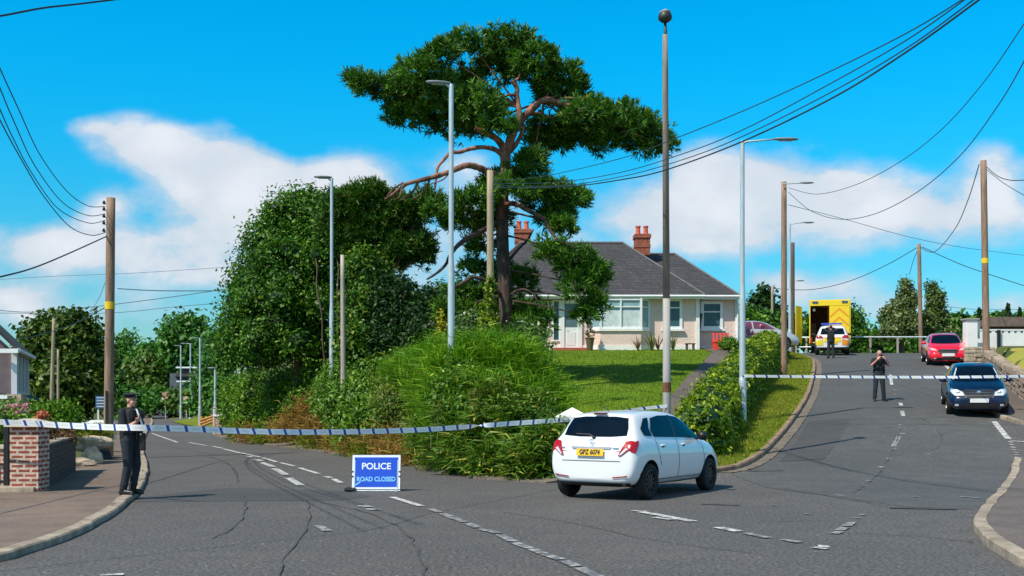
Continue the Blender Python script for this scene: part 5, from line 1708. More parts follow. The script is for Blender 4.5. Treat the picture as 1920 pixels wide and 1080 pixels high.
# corner gate pillar at the drive with white pointed cap
c = GD(1073, 25.9)
t = thing('gate_pillar', 'short beige stone gate pillar with white pyramid cap left of the white hatchback', 'pillar', c)
ptop = W(1073, 795, 25.9).z - c.z
mb = MB()
rnd = random.Random(5)
z = -.1
while z < ptop - .02:
    ch = rnd.uniform(.12, .18)
    for k in range(2):
        mb.box((-.14 + .28 * k + rnd.uniform(-.02, .02), 0, z + ch / 2), (.28, .55, ch - .01), bev=.025)
    z += ch
mb.build('stonework', m_stone2, t)
mb = MB()
mb.box((0, 0, z + .04), (.74, .72, .09), bev=.01)
k = z + .085
mb.add([(-.36, -.35, k), (.36, -.35, k), (.36, .35, k), (-.36, .35, k), (0, 0, k + .20)], [(0, 1, 4), (1, 2, 4), (2, 3, 4), (3, 0, 4), (3, 2, 1, 0)])
mb.build('cap', m_white, t)
rubble_wall('stone_wall', 'low beige garden wall hidden behind the white hatchback, right of the gate pillar', [Vector((c.x + .5, 26.1, 0)), Vector((c.x + 1.9, 26.3, 0))], .55, .35, m_stone2, 14, cap=False)

# left side: brick gate pillar
m_gbrick = brick_mat('gate_brick', (.36, .085, .05), (.27, .06, .04), (.66, .50, .40), .235, .082, .022, .85, .5)
c = GD(45, 20.6, .085)
t = thing('brick_gate_pillar', 'red brick gate pillar with pale slab cap on the left pavement', 'pillar', c)
ph = W(45, 800, 20.6).z - c.z
mb = MB()
mb.box((0, .25, ph / 2 - .05), (.50, .5, ph + .1))
mb.build('brickwork', m_gbrick, t)
mb = MB()
mb.add([(-.33, -.08, ph), (.33, -.08, ph), (.33, .58, ph), (-.33, .58, ph), (-.31, -.06, ph + .07), (.31, -.06, ph + .07), (.31, .56, ph + .07), (-.31, .56, ph + .07), (-.1, .2, ph + .14), (.1, .2, ph + .14), (.1, .3, ph + .14), (-.1, .3, ph + .14)],
       [(0, 3, 2, 1), (0, 1, 5, 4), (1, 2, 6, 5), (2, 3, 7, 6), (3, 0, 4, 7), (4, 5, 9, 8), (5, 6, 10, 9), (6, 7, 11, 10), (7, 4, 8, 11), (8, 9, 10, 11)])
mb.build('cap', mat('cap_concrete', (.52, .47, .38), .85, bump=.3), t)
# step and gate post left of it
mb = MB()
mb.box((c.x - .55, 20.75, c.z + .03), (1.5, .45, .12), bev=.015)
tag(mb.build('threshold_slab', m_kerb, org=(c.x - .5, 20.7, c.z)), 'pale concrete threshold slab at the foot of the brick gate pillar', 'slab')
gx = hx(13, 20.9)
t = thing('metal_gate', 'black iron gate post and gate bars at the left frame edge', 'gate', (gx, 20.9, c.z))
mb = MB()
mb.box((0, 0, .62), (.09, .09, 1.26), bev=.01)
mb.build('post', m_black, t)
mb = MB()
for k in range(9):
    mb.tube([(-.2 - k * .12, .05, .15), (-.2 - k * .12, .05, 1.1)], .01, 6)
mb.box((-.62, .05, .16), (1.2, .03, .04))
mb.box((-.62, .05, 1.05), (1.2, .03, .04))
mb.build('gate_leaf', m_black, t)
t = thing('brick_wall', 'low red brick wall with pale coping behind the gate at the left edge', 'wall', (gx - 1.2, 21.4, c.z))
mb = MB()
mb.box((0.2, 0, .35), (2.4, .22, .75))
mb.build('brickwork', m_gbrick, t)
mb = MB()
mb.box((0.2, 0, .76), (2.5, .30, .07), bev=.01)
mb.build('coping', mat('cap_concrete', (.5, .5, .4)), t)
bank_hedge('garden_shrub', 'leafy green garden shrub behind the iron gate', 'shrub', [((gx - .7, 22.1, 1.15), (.7, .4, .35))], 1800, .10, leaf_hedge, 81)
# low dark garden wall running away from the pillar
m_dbrick = brick_mat('dark_wall', (.13, .10, .085), (.105, .085, .075), (.07, .06, .055), .3, .10, .012, .9, .3)
t = thing('low_garden_wall', 'low dark brick wall with thin pale coping running back from the brick gate pillar', 'wall', (-8.42, 21.2, .08))
mb = MB()
a, b = Vector((-8.42, 21.12, 0)), Vector((-10.0, 26.9, 0))
d = (b - a).normalized()
n_ = Vector((-d.y, d.x, 0)) * .22
for (p, q, r, s_, z0_, z1_) in [(a, b, b + n_, a + n_, .0, .86)]:
    mb.add([(v_.x, v_.y, z) for z in (z0_, z1_) for v_ in (p, q, r, s_)], [(0, 1, 5, 4), (1, 2, 6, 5), (2, 3, 7, 6), (3, 0, 4, 7), (4, 5, 6, 7)])
mb.build('brickwork', m_dbrick, t, world=True)
mb = MB()
o_ = Vector((d.y, -d.x, 0)) * .03
mb.add([(v_.x, v_.y, z) for z in (.862, .90) for v_ in (a + o_, b + o_ + d * .05, b + n_ - o_ + d * .05, a + n_ - o_)], [(0, 1, 5, 4), (1, 2, 6, 5), (2, 3, 7, 6), (3, 0, 4, 7), (4, 5, 6, 7), (3, 2, 1, 0)])
mb.build('coping', m_kerb, t, world=True)
# garden behind the wall: hedge, flowers, reddish shrub
bank_hedge('garden_hedge', 'dense bright green clipped hedge behind the brick pillar on the left', 'hedge', [pb(20, 790, 29, 40, 20), pb(70, 785, 29.5, 40, 22), pb(115, 785, 30, 36, 24), pb(-30, 790, 29, 40, 22), pb(100, 800, 29.5, 40, 18)], 11000, .13, leaf_hedge, 82, clump=.12)
for (px, py, D_, rx, ry, lm_, n_l, lb) in [(30, 768, 27.5, 24, 8, leaf_pink, 500, 'pale pink blossoms on the hedge top behind the brick pillar'), (78, 782, 26.5, 12, 7, leaf_red, 260, 'orange-red flowers just above the police tape right of the brick pillar')]:
    P, D, rgi = crown_pts([pb(px, py, D_, rx, ry)], n_l, 6, .05, .4, 83, -1)
    tag(np_mesh('flowers', leaf_cards(P, D, .07, rgi, .9, .2), 4, lm_, None, W(px, py, D_)), lb, 'flowers')
bank_hedge('copper_shrub', 'low coppery brown shrub behind the dark garden wall', 'shrub', [pb(100, 822, 25.5, 34, 13), pb(85, 812, 24, 16, 14), pb(125, 815, 26.5, 12, 14)], 2200, .10, leaf_mat('leaf_copper', (.10, .04, .02), (.28, .16, .06), (.35, .32, .1), 2), 84, clump=.07)
# raised bed with rocks
def rock(label, px, py, D_, r, m, seed, sq=(1, 1, .7), name='rock'):
    rnd = random.Random(seed)
    bm = bmesh.new()
    bmesh.ops.create_icosphere(bm, subdivisions=3, radius=1)
    off = [Vector((rnd.uniform(-5, 5), rnd.uniform(-5, 5), rnd.uniform(-5, 5))) for _ in range(2)]
    from mathutils import noise
    for v_ in bm.verts:
        k = 1 + .35 * noise.noise(v_.co * 1.3 + off[0]) + .12 * noise.noise(v_.co * 4 + off[1])
        v_.co = Vector((v_.co.x * r * sq[0] * k, v_.co.y * r * sq[1] * k, v_.co.z * r * sq[2] * k))
    me = bpy.data.meshes.new(name)
    bm.to_mesh(me)
    bm.free()
    c_ = W(px, py, D_)
    o_ = link(name, me, m, None, False, c_)
    tag(o_, label, 'rock')


rock('large tan boulder edging the raised bed beside the left utility pole', 168, 832, 31, .42, m_stone2, 3, (1.3, .8, .5))
rock('rounded pale boulder on the pavement edge below the raised bed', 172, 858, 30, .30, m_stone2, 4, (.9, .7, 1.0))
rock('flat grey rock between the dark garden wall and the raised bed', 152, 868, 29, .26, m_stone, 5, (1.4, .8, .5))
bp = [pb(165, 818, 32, 32, 12), pb(140, 828, 31, 14, 12), pb(185, 815, 33, 18, 10)]
tag(blades('raised_bed_grass', None, None, bp, 1800, .16, .014, leaf_verge, 85, clump=.08), 'yellow-green low planting on top of the raised stone bed', 'plants')
t = thing('stone_bench', 'white painted low wall block behind the raised bed by the utility pole', 'wall', W(187, 800, 37))
mb = MB()
mb.box(W(187, 806, 37), (.95, .3, .62))
mb.box(W(187, 793, 37), (1.05, .4, .06), bev=.01)
mb.build('block', m_white, t, world=True)
# dark tarpaulin leaning on pole foot
t = thing('dark_tarpaulin', 'black triangular tarpaulin draped down beside the foot of the left utility pole', 'tarpaulin', GD(200, 33.2))
mb = MB()
A = [W(190, 806, 33.5), W(180, 868, 31.8), W(212, 862, 32.3), W(197, 855, 34.4), W(186, 845, 33.8)]
mb.add([tuple(p) for p in A], [(0, 1, 2), (0, 2, 3), (0, 3, 4), (0, 4, 1), (1, 4, 3, 2)])
mb.build('sheet', m_black, t, world=True)

# ------------------------------------------------------------------ house on the left
t = thing('neighbour_house', 'grey roofed house with a tall white-framed glazed bay at the left frame edge', 'house', GD(10, 44))
LH = 44.0
m_lroof = brick_mat('left_roof', (.085, .07, .07), (.07, .06, .058), (.03, .03, .03), .3, .2, .01, .8, .4)
E0, E1, R0, R1 = Vector((-18.55, 44, 3.72)), Vector((-21.7, 53.2, 3.78)), Vector((-21.5, 42.9, 6.9)), Vector((-24.6, 52.0, 6.9))
A_, B_ = Vector((-18.85, 44.3, 0)), Vector((-21.75, 52.7, 0))
lf = Vector((-5.6, -1.9, 0))
mb = MB()
q = [A_, B_, B_ + lf, A_ + lf]
mb.add([(p.x, p.y, z) for z in (-.2, 3.6) for p in q], [(0, 1, 5, 4), (1, 2, 6, 5), (2, 3, 7, 6), (3, 0, 4, 7), (4, 5, 6, 7)])
mb.add([(A_.x + .02, A_.y, 3.6), tuple(A_ + lf + Vector((0, 0, 3.6))), tuple((A_ + lf * .5) + Vector((0, 0, 6.4)))], [(0, 1, 2)])
mb.build('wall', mat('left_wall', (.22, .165, .175), .9, var=.1), t, world=True)
mb = MB()
R2 = [R0 + (R0 - E0) * Vector((1, 1, -1)).x, R1]
W0, W1 = R0 + Vector((-2.9, -1.0, -3.1)), R1 + Vector((-2.9, -1.0, -3.1))
dn = Vector((0, 0, -.14))
mb.add([tuple(p) for p in (E0, E1, R1, R0, W0, W1, E0 + dn, E1 + dn, R1 + dn, R0 + dn, W0 + dn, W1 + dn)], [(0, 1, 2, 3), (3, 2, 5, 4), (6, 9, 8, 7), (9, 10, 11, 8), (0, 6, 7, 1), (0, 3, 9, 6), (3, 4, 10, 9), (1, 7, 8, 2), (2, 8, 11, 5)])
lr = mb.build('roof', m_lroof, t, world=True)
mb = MB()
mb.tube([E0 + Vector((.05, -.03, -.10)), E1 + Vector((.05, 0, -.10))], .075, 8)
mb.box(E0 + Vector((-.30, -.08, -.13)), (.75, .10, .16))
mb.build('gutter', m_frame, lr, world=True)
out_ = Vector((.95, .33, 0)).normalized()
mb = MB()
for k, wd_ in ((0, .20), (.21, .08), (.43, .08), (.68, .08), (.93, .08)):
    p = A_.lerp(B_, k) + out_ * .05
    mb.box((p.x, p.y, 2.85), (wd_, .12, 1.75), math.atan2(out_.y, out_.x))
p = A_.lerp(B_, .5) + out_ * .05
for z in (2.02, 3.66):
    mb.box((p.x, p.y, z), ((B_ - A_).length, .10, .09), math.atan2((B_ - A_).y, (B_ - A_).x))
win = mb.build('window', m_frame, t, world=True)
mb = MB()
a, b_2 = A_ + out_ * .02, B_ + out_ * .02
mb.quad((a.x, a.y, 2.0), (b_2.x, b_2.y, 2.0), (b_2.x, b_2.y, 3.7), (a.x, a.y, 3.7))
mb.build('pane', m_glass, win, world=True)
O0, O1 = W(12, 741, 42.3), W(79, 750, 50.5)
mb = MB()
a, b_2 = A_ + Vector((-1.4, -1.2, 2.35)), B_ + Vector((0, 0, 2.05))
mb.add([tuple(p) for p in (O0, O1, b_2, a, O0 + Vector((0, 0, -.08)), O1 + Vector((0, 0, -.08)), b_2 + Vector((0, 0, -.08)), a + Vector((0, 0, -.08)))], [(0, 1, 2, 3), (4, 7, 6, 5), (0, 4, 5, 1), (1, 5, 6, 2), (3, 2, 6, 7), (0, 3, 7, 4)])
can = mb.build('canopy', m_lroof, t, world=True)
mb = MB()
mb.tube([O0 + Vector((0, 0, -.06)), O0.lerp(O1, .55) + Vector((0, 0, -.06))], .07, 8)
mb.box(O0 + Vector((-.4, 0, -.06)), (.9, .10, .14))
mb.build('gutter', m_frame, can, world=True)
mb = MB()
mb.box(W(22, 762, 43.2), (.9, .5, .9))
mb.build('porch_stonework', m_stone2, t, world=True)

# ------------------------------------------------------------------ left background trees
def simple_tree(label, blobs, n, size, lm, seed, D_, group='trees behind the left road', name='broadleaf_tree', clump=.5, core=.72, low=-.6, aspect=.6):
    c0 = blobs[0][0]
    base = Vector((c0[0], c0[1], h(c0[0], c0[1])))
    return tree(name, label, 'tree', base, blobs, n, size, lm, auto_limbs(base, blobs, .3, seed), group=group, clump=clump, per=16, seed=seed, core=core, aspect=aspect, low=low)


D_ = 70
simple_tree('big dark domed tree behind the thin pale poles on the left', [pb(115, 650, D_, 60, 42), pb(95, 640, D_, 50, 40), pb(150, 640, D_, 40, 38), pb(130, 615, D_, 44, 24), pb(75, 670, D_, 38, 30), pb(170, 680, D_, 34, 45), pb(120, 720, D_ - 1, 70, 46), pb(70, 730, D_, 40, 40), pb(175, 735, D_, 34, 40), pb(100, 770, D_, 60, 30)], 20000, .36, leaf_broad2, 91, D_, clump=.35)
simple_tree('round-topped mid green tree above the far lamp posts', [pb(345, 625, 125, 40, 30), pb(365, 645, 125, 34, 28), pb(325, 645, 126, 24, 22), pb(390, 650, 124, 20, 22), pb(350, 670, 126, 40, 26)], 7000, .6, leaf_far, 92, 125, clump=.6)
simple_tree('bluish feathery tree right behind the nearest left pole', [pb(228, 670, 150, 20, 20), pb(240, 650, 150, 12, 20), pb(215, 700, 150, 18, 30), pb(250, 690, 150, 24, 26)], 4200, .6, leaf_far, 93, 150, clump=.7)
simple_tree('dark green rounded tree between the feathery one and the far lamps', [pb(280, 668, 140, 22, 20), pb(265, 690, 140, 26, 24), pb(300, 690, 140, 24, 24)], 4200, .6, leaf_far, 94, 140, clump=.6)
simple_tree('light green willow-like tree in the middle of the far left bank', [pb(262, 705, 128, 28, 28), pb(290, 700, 128, 28, 30), pb(245, 730, 127, 26, 26), pb(285, 735, 127, 34, 26)], 5600, .55, leaf_far2, 95, 128, clump=.6)
simple_tree('dark trees closing the bend behind the police officer', [pb(225, 755, 122, 30, 20), pb(255, 758, 120, 34, 16), pb(215, 735, 126, 22, 26), pb(300, 755, 124, 24, 18)], 4400, .5, leaf_far, 96, 120, clump=.5)
simple_tree('leafy tree overhanging the road beside the last near lamp post', [pb(405, 690, 88, 26, 40), pb(390, 720, 90, 22, 34), pb(415, 740, 86, 20, 34), pb(380, 755, 92, 24, 24), pb(400, 650, 92, 20, 24)], 5200, .40, leaf_far, 97, 88, clump=.4)
simple_tree('olive shrubby trees below the far grey roof', [pb(340, 750, 118, 26, 16), pb(365, 745, 118, 20, 18), pb(318, 740, 132, 14, 18)], 2600, .45, leaf_far2, 98, 118, clump=.4)
# far treeline hill
hill = []
rnd = random.Random(9)
for i in range(60):
    px = -150 + i * 22 + rnd.uniform(-8, 8)
    hill.append(pb(px, 748 + rnd.uniform(-14, 6), 330 + rnd.uniform(-30, 30), 20, rnd.uniform(12, 26)))
P, D, rgi = crown_pts(hill, 12000, 14, 1.2, .5, 99, -.3)
wo_ = np_mesh('distant_wood', leaf_cards(P, D, 1.8, rgi, .7), 4, leaf_far, None, GD(300, 330))
wo_['kind'] = 'stuff'
core_mesh(hill, .85, 3).build('inner_foliage', leaf_dark, wo_, world=True)

# far house, signs
FD = 126
t = thing('distant_house', 'distant low house with dark grey roof and white fascia behind the far lamps', 'house', W(352, 760, FD))
mb = MB()
mb.box(W(353, 718, FD), (44 * FD / F, 5, 34 * FD / F))
mb.build('wall', mat('far_wall', (.10, .12, .15), .9), t, world=True)
mb = MB()
mb.prism([(328, 706), (340, 688), (368, 688), (380, 706)], 0, 1, lambda a_, b_, c_: W(a_, b_, FD - 3.5 + c_ * 6))
rf = mb.build('roof', m_lroof, t, world=True)
mb = MB()
mb.box(W(354, 689, FD - 3.7), (46 * FD / F, .2, .16))
mb.box(W(354, 715, FD - 3.7), (44 * FD / F, .3, .14))
mb.build('fascia', m_frame, rf, world=True)


def for_sale(label, px, py, D_, wd_, hh_, m_top):
    t_ = thing('notice_board', label, 'sign', GD(px, D_))
    c_ = W(px, py, D_)
    m_ = MB()
    m_.box(c_, (wd_, .05, hh_))
    m_.build('board', m_top, t_, world=True)
    m_ = MB()
    m_.box(c_ + Vector((0, -.04, -hh_ * .32)), (wd_ * .9, .02, hh_ * .25))
    m_.build('white_band', m_white, t_, world=True)
    m_ = MB()
    m_.box((c_.x, c_.y + .08, (c_.z + h(c_.x, c_.y)) / 2), (.09, .09, c_.z - h(c_.x, c_.y)))
    m_.build('post', m_conc_post, t_, world=True)


for_sale('pink and white notice board beside the far lamp post', 310, 743, 118, .62, .8, mat('board_pink', (.62, .25, .28), .6))
for_sale('small tan and white notice board between far lamp posts', 349, 750, 112, .6, .7, mat('board_tan', (.6, .4, .3), .6))
t = thing('road_sign', 'blue and white direction sign on two white legs left of the utility pole foot', 'sign', GD(190, 60))
mb = MB()
c = W(191, 754, 60)
mb.box(c, (.62, .05, .62))
mb.build('board', mat('sign_navy', (.05, .16, .32), .5), t, world=True)
mb = MB()
for k in range(4):
    mb.box(c + Vector((0, -.035, .22 - k * .15)), (.5, .012, .03))
mb.build('lettering_lines', m_white, t, world=True)
for s_ in (-.2, .2):
    mb = MB()
    mb.box((c.x + s_, c.y + .06, c.z / 2 - .05), (.07, .07, c.z))
    mb.build('leg', m_white, t, world=True)
# low brick pillar at the bend and timber fence
t = thing('brick_gate_pillar', 'small pinkish brick gatepost with white cap at the end of the roadside hedge', 'pillar', GD(409, 60))
mb = MB()
mb.box(GD(410, 60) + Vector((0, 0, .45)), (.38, .38, 1.0))
mb.build('brickwork', m_gbrick, t, world=True)
mb = MB()
mb.box(GD(410, 60) + Vector((0, 0, .99)), (.46, .46, .09), bev=.01)
mb.build('cap', m_white, t, world=True)
t = thing('timber_fence', 'low orange timber rail fence left of the small brick gatepost', 'fence', GD(388, 66))
for k in range(3):
    mb = MB()
    a, b = W(377, 800 - k * 6, 68), W(401, 790 - k * 5, 62)
    mb.tube([a, b], .07, 4)
    mb.build('rail', mat('orange_timber', (.55, .27, .08), .8), t, world=True)
for px, D_ in ((377, 68), (401, 62)):
    mb = MB()
    mb.box(GD(px, D_) + Vector((0, 0, .4)), (.12, .12, .9))
    mb.build('post', mat('orange_timber', (.5, .2, .05)), t, world=True)

# ------------------------------------------------------------------ right background trees
G2 = 'trees beyond the hilltop'
simple_tree('pale silvery green leafy tree left of the hilltop pole', [pb(1690, 580, 84, 22, 24), pb(1697, 545, 84, 10, 20), pb(1668, 595, 84, 16, 20), pb(1698, 610, 83, 24, 26), pb(1674, 625, 83, 22, 22), pb(1708, 565, 84, 10, 18)], 9000, .22, leaf_mat('leaf_pale', (.04, .08, .012), (.20, .26, .07), (.36, .38, .20), .6), 101, 84, G2, clump=.2)
simple_tree('pale silvery green leafy tree right of the hilltop pole', [pb(1755, 568, 86, 13, 26), pb(1747, 543, 86, 7, 14), pb(1757, 600, 86, 20, 22), pb(1735, 612, 85, 16, 26), pb(1785, 630, 85, 14, 16), pb(1755, 638, 85, 28, 16)], 8500, .22, leaf_mat('leaf_pale2', (.035, .08, .012), (.17, .25, .05), (.32, .36, .16), .6), 102, 86, G2, clump=.2)
simple_tree('dark round tree right behind the ambulance', [pb(1598, 606, 92, 15, 20), pb(1604, 630, 92, 18, 18), pb(1585, 640, 92, 24, 18), pb(1590, 588, 92, 8, 12)], 4500, .26, leaf_broad, 103, 92, G2, clump=.4)
simple_tree('dark conifer-like tree between the bungalow and the brown pole', [pb(1428, 575, 88, 20, 22), pb(1415, 592, 88, 14, 18), pb(1445, 600, 88, 26, 24), pb(1432, 552, 88, 8, 12)], 4000, .34, leaf_dark, 104, 88, G2, clump=.35)
simple_tree('mid green bushes left of the ambulance behind the poles', [pb(1455, 612, 80, 34, 18), pb(1505, 620, 82, 22, 24), pb(1400, 600, 84, 26, 16), pb(1480, 635, 80, 30, 18), pb(1520, 640, 82, 20, 18)], 5000, .3, leaf_broad, 105, 80, G2, clump=.3)
hillr = [pb(px, 648 + (i % 3) * 2, 96 + (i % 4) * 4, 24, 18 + (i * 7 % 5) * 3) for i, px in enumerate(range(1560, 1990, 22))]
P, D, rgi = crown_pts(hillr, 9000, 14, .5, .5, 109, -.3)
wo_ = np_mesh('distant_hedge', leaf_cards(P, D, .55, rgi, .6), 4, leaf_broad, None, GD(1750, 100))
tag(wo_, 'dark green hedge line closing the view behind the hilltop railing and white wall', 'hedge')
core_mesh(hillr, .8, 3).build('inner_foliage', leaf_dark, wo_, world=True)
hr2 = [pb(px, 610 + (i % 2) * 3, 98, 22, 14) for i, px in enumerate(range(1790, 2000, 26))]
P, D, rgi = crown_pts(hr2, 4500, 12, .4, .5, 110, -.3)
wo_ = np_mesh('distant_hedge', leaf_cards(P, D, .5, rgi, .6), 4, leaf_broad, None, GD(1880, 98))
tag(wo_, 'upper green hedge line behind the white wall at far right', 'hedge')
core_mesh(hr2, .8, 3).build('inner_foliage', leaf_dark, wo_, world=True)


def conifer(label, px, D_, top, bot, wpx, seed):
    b_ = GD(px, D_)
    t_ = thing('conifer', label, 'tree', b_, 0, 'conifers at far right')
    rg_ = np.random.default_rng(seed)
    zt_, zb_ = W(px, top, D_).z, W(px, bot, D_).z
    n = 2600
    k = rg_.random(n) ** .7
    rr = (.08 + k * .92) * wpx / F * D_ * (.65 + .35 * np.abs(np.sin(k * 17)))
    a_ = rg_.uniform(0, 2 * PI, n)
    q = rg_.random(n) ** .5
    P_ = np.stack([b_.x + rr * q * np.cos(a_), D_ + rr * q * np.sin(a_), zt_ - (zt_ - zb_) * k - q * rr * .25], 1)
    D2 = unit(np.stack([np.cos(a_), np.sin(a_), np.full(n, .3)], 1))
    np_mesh('crown', leaf_cards(P_, D2, .34, rg_, .4, .3), 4, leaf_dark, t_)
    m_ = MB()
    m_.tube([b_, (b_.x, D_, zt_)], [.16, .02], 7)
    m_.build('trunk', bark, t_, world=True)


conifer('small pointed conifer just left of the far right pole', 1836, 92, 578, 640, 13, 1)
conifer('tallest pointed conifer at far right', 1890, 92, 569, 640, 18, 2)
conifer('pointed conifer at the right frame edge', 1912, 95, 578, 640, 16, 3)
t = thing('brown_shed', 'long low brown roof behind the white wall at far right', 'shed', GD(1890, 62))
mb = MB()
mb.box(W(1900, 618, 63), (4.2, 3, .9))
mb.build('wall', mat('shed_brown', (.16, .11, .085), .9), t, world=True)
mb = MB()
mb.prism([(1838, 612), (1850, 594), (1990, 594), (2000, 612)], 0, 1, lambda a_, b_, c_: W(a_, b_, 61 + 4 * c_))
mb.build('roof', mat('shed_roof', (.17, .125, .10), .9, var=.2), t, world=True)

# ------------------------------------------------------------------ cars
m_rubber = mat('tyre_rubber', (.012, .012, .013), .85)
m_alloy = mat('alloy_grey', (.22, .22, .24), .35, .7)
m_alloy_dark = mat('alloy_dark', (.04, .04, .045), .35, .5)
m_red_lens = mat('tail_lens_red', (.40, .003, .012), .2, var=.1, coat=.2)
m_clear_lens = mat('lens_clear', (.62, .64, .66), .1, coat=1)
m_chrome = mat('chrome', (.6, .6, .6), .12, .9)
m_plate_y = mat('plate_yellow', (.85, .50, .01), .4, var=.03)
m_plate_w = mat('plate_white', (.75, .75, .75), .4, var=.03)
m_under = mat('underbody', (.01, .01, .01), .8)


class Car:
    def __init__(s, name, label, loc, heading, L, st, paint, wheels, wr, hw, group='parked cars', cat='car'):
        """car pointing along local +X; heading in degrees from world +X"""
        s.t = thing(name, label, cat, loc, R_(heading), group)
        s.L = L
        ORG[s.t.name] = Vector((0, 0, 0))
        secs = []
        for (x, zb, zs, zt, wb, wm, ws, wt) in st:
            g = zs - zb
            q = zt - zs
            half = [(0, zb), (.75 * wb, zb), (wb, zb + .05), (wm, zb + .38 * g), (wm, zb + .70 * g), (ws + .012, zs - .03), (ws - .02, zs + .02 * (q > .05)), (ws + (wt - ws) * .52, zs + q * .5), (wt, zt - .12 * q - .005), (wt * .86, zt - .03 * q), (wt * .45, zt - .0), (0, zt + .005)]
            full = [(y, z) for y, z in half] + [(-y, z) for y, z in half[-2:0:-1]]
            secs.append([(x - L / 2, y, z) for y, z in full])
        n = len(secs[0])
        vs = [p for sec in secs for p in sec]
        fs = [(i * n + k, i * n + (k + 1) % n, (i + 1) * n + (k + 1) % n, (i + 1) * n + k) for i in range(len(secs) - 1) for k in range(n)]
        # end caps as quads across
        for base, flip in ((0, False), ((len(secs) - 1) * n, True)):
            m = n // 2
            for k in range(m):
                a, b, c, d = k, k + 1, n - k - 1, (n - k) % n
                f = tuple(base + i for i in dict.fromkeys((a, b, c, d)))
                if len(f) > 2:
                    fs.append(f if flip else f[::-1])
        mb = MB().add(vs, fs)
        o = mb.build('body_tmp', paint, None)
        o.modifiers.new('s', 'SUBSURF').levels = 2
        o.modifiers['s'].render_levels = 2
        me = eval_mesh(o)
        bm = bmesh.new()
        bm.from_mesh(me)
        s.bvh = BVHTree.FromBMesh(bm)
        bm.free()
        # wheel arches
        cut = MB()
        for wx in wheels:
            cut.lathe([(0, -hw - .3), (wr + .055, -hw - .3), (wr + .055, hw + .3), (0, hw + .3)], 28, M=Matrix.Rotation(R_(90), 4, 'X'), c=(wx - L / 2, 0, wr + .01))
        co = cut.build('cut_tmp', m_under)
        co.data.materials.clear()
        co.data.materials.append(m_under)
        o.data.materials.append(m_under)
        bo = o.modifiers.new('b', 'BOOLEAN')
        bo.object = co
        bo.operation = 'DIFFERENCE'
        bo.solver = 'EXACT'
        me2 = eval_mesh(o)
        bpy.data.objects.remove(o)
        bpy.data.objects.remove(co)
        me2.name = 'body'
        s.body = link('body', me2, None, s.t)
        me2.polygons.foreach_set('use_smooth', [True] * len(me2.polygons))
        try:
            me2.set_sharp_from_angle(angle=R_(38))
        except Exception:
            pass
        # faces of the wheel wells get dark liner
        mat_idx = 0
        for p in me2.polygons:
            c = p.center
            for wx in wheels:
                d = math.hypot(c.x - (wx - L / 2), c.z - wr - .01)
                if d < wr + .058 and abs(c.y) < hw - .02:
                    p.material_index = 1
        if len(me2.materials) < 2:
            me2.materials.append(m_under)
        mb = MB()
        mb.box((0, 0, st[3][1] + .06), (L * .86, hw * 1.5, .12))
        mb.build('underbody', m_under, s.t)

    def decal(s, name, poly, side, m, parent=None, off=.006, thick=0.0, step=.07, smooth=True):
        """poly in (x,z) for 'L'/'R', (y,z) for 'F'/'B'"""
        bm = bmesh.new()
        pts = [Vector((a, b, 0)) for a, b in poly]
        vs = [bm.verts.new(p) for p in pts]
        for tri_ in tessellate_polygon([pts]):
            try:
                bm.faces.new([vs[i] for i in tri_])
            except ValueError:
                pass
        for no, lo, hi in (((1, 0, 0), min(p.x for p in pts), max(p.x for p in pts)), ((0, 1, 0), min(p.y for p in pts), max(p.y for p in pts))):
            k = math.ceil(lo / step) * step
            while k < hi:
                bmesh.ops.bisect_plane(bm, geom=bm.verts[:] + bm.edges[:] + bm.faces[:], plane_co=Vector(no) * k, plane_no=no, dist=1e-6)
                k += step
        dead = []
        for v_ in bm.verts:
            a, b = v_.co.x, v_.co.y
            if side == 'L':
                o_, d_ = Vector((a, 5, b)), Vector((0, -1, 0))
            elif side == 'R':
                o_, d_ = Vector((a, -5, b)), Vector((0, 1, 0))
            elif side == 'F':
                o_, d_ = Vector((6, a, b)), Vector((-1, 0, 0))
            elif side == 'B':
                o_, d_ = Vector((-6, a, b)), Vector((1, 0, 0))
            hit, nrm, i_, d2 = s.bvh.ray_cast(o_, d_)
            if hit is None:
                dead.append(v_)
                continue
            if nrm.dot(d_) > 0:
                nrm = -nrm
            v_.co = hit + nrm * off - d_ * off * .5
        bmesh.ops.delete(bm, geom=dead, context='VERTS')
        if thick and bm.faces:
            pass
        bmesh.ops.recalc_face_normals(bm, faces=bm.faces)
        if bm.faces:
            want = {'L': Vector((0, 1, 0)), 'R': Vector((0, -1, 0)), 'F': Vector((1, 0, 0)), 'B': Vector((-1, 0, 0))}[side]
            if sum(f.normal.dot(want) for f in bm.faces) < 0:
                bmesh.ops.reverse_faces(bm, faces=bm.faces)
        me = bpy.data.meshes.new(name)
        bm.to_mesh(me)
        bm.free()
        return link(name, me, m, parent or s.t, smooth)

    def both(s, name, poly, m, **k):
        a = s.decal(name, poly, 'L', m, **k)
        b = s.decal(name, poly, 'R', m, **k)
        return a, b

    def mir(s, name, poly, side, m, **k):
        a = s.decal(name, poly, side, m, **k)
        b = s.decal(name, [(-x, z) for x, z in poly], side, m, **k)
        return a, b

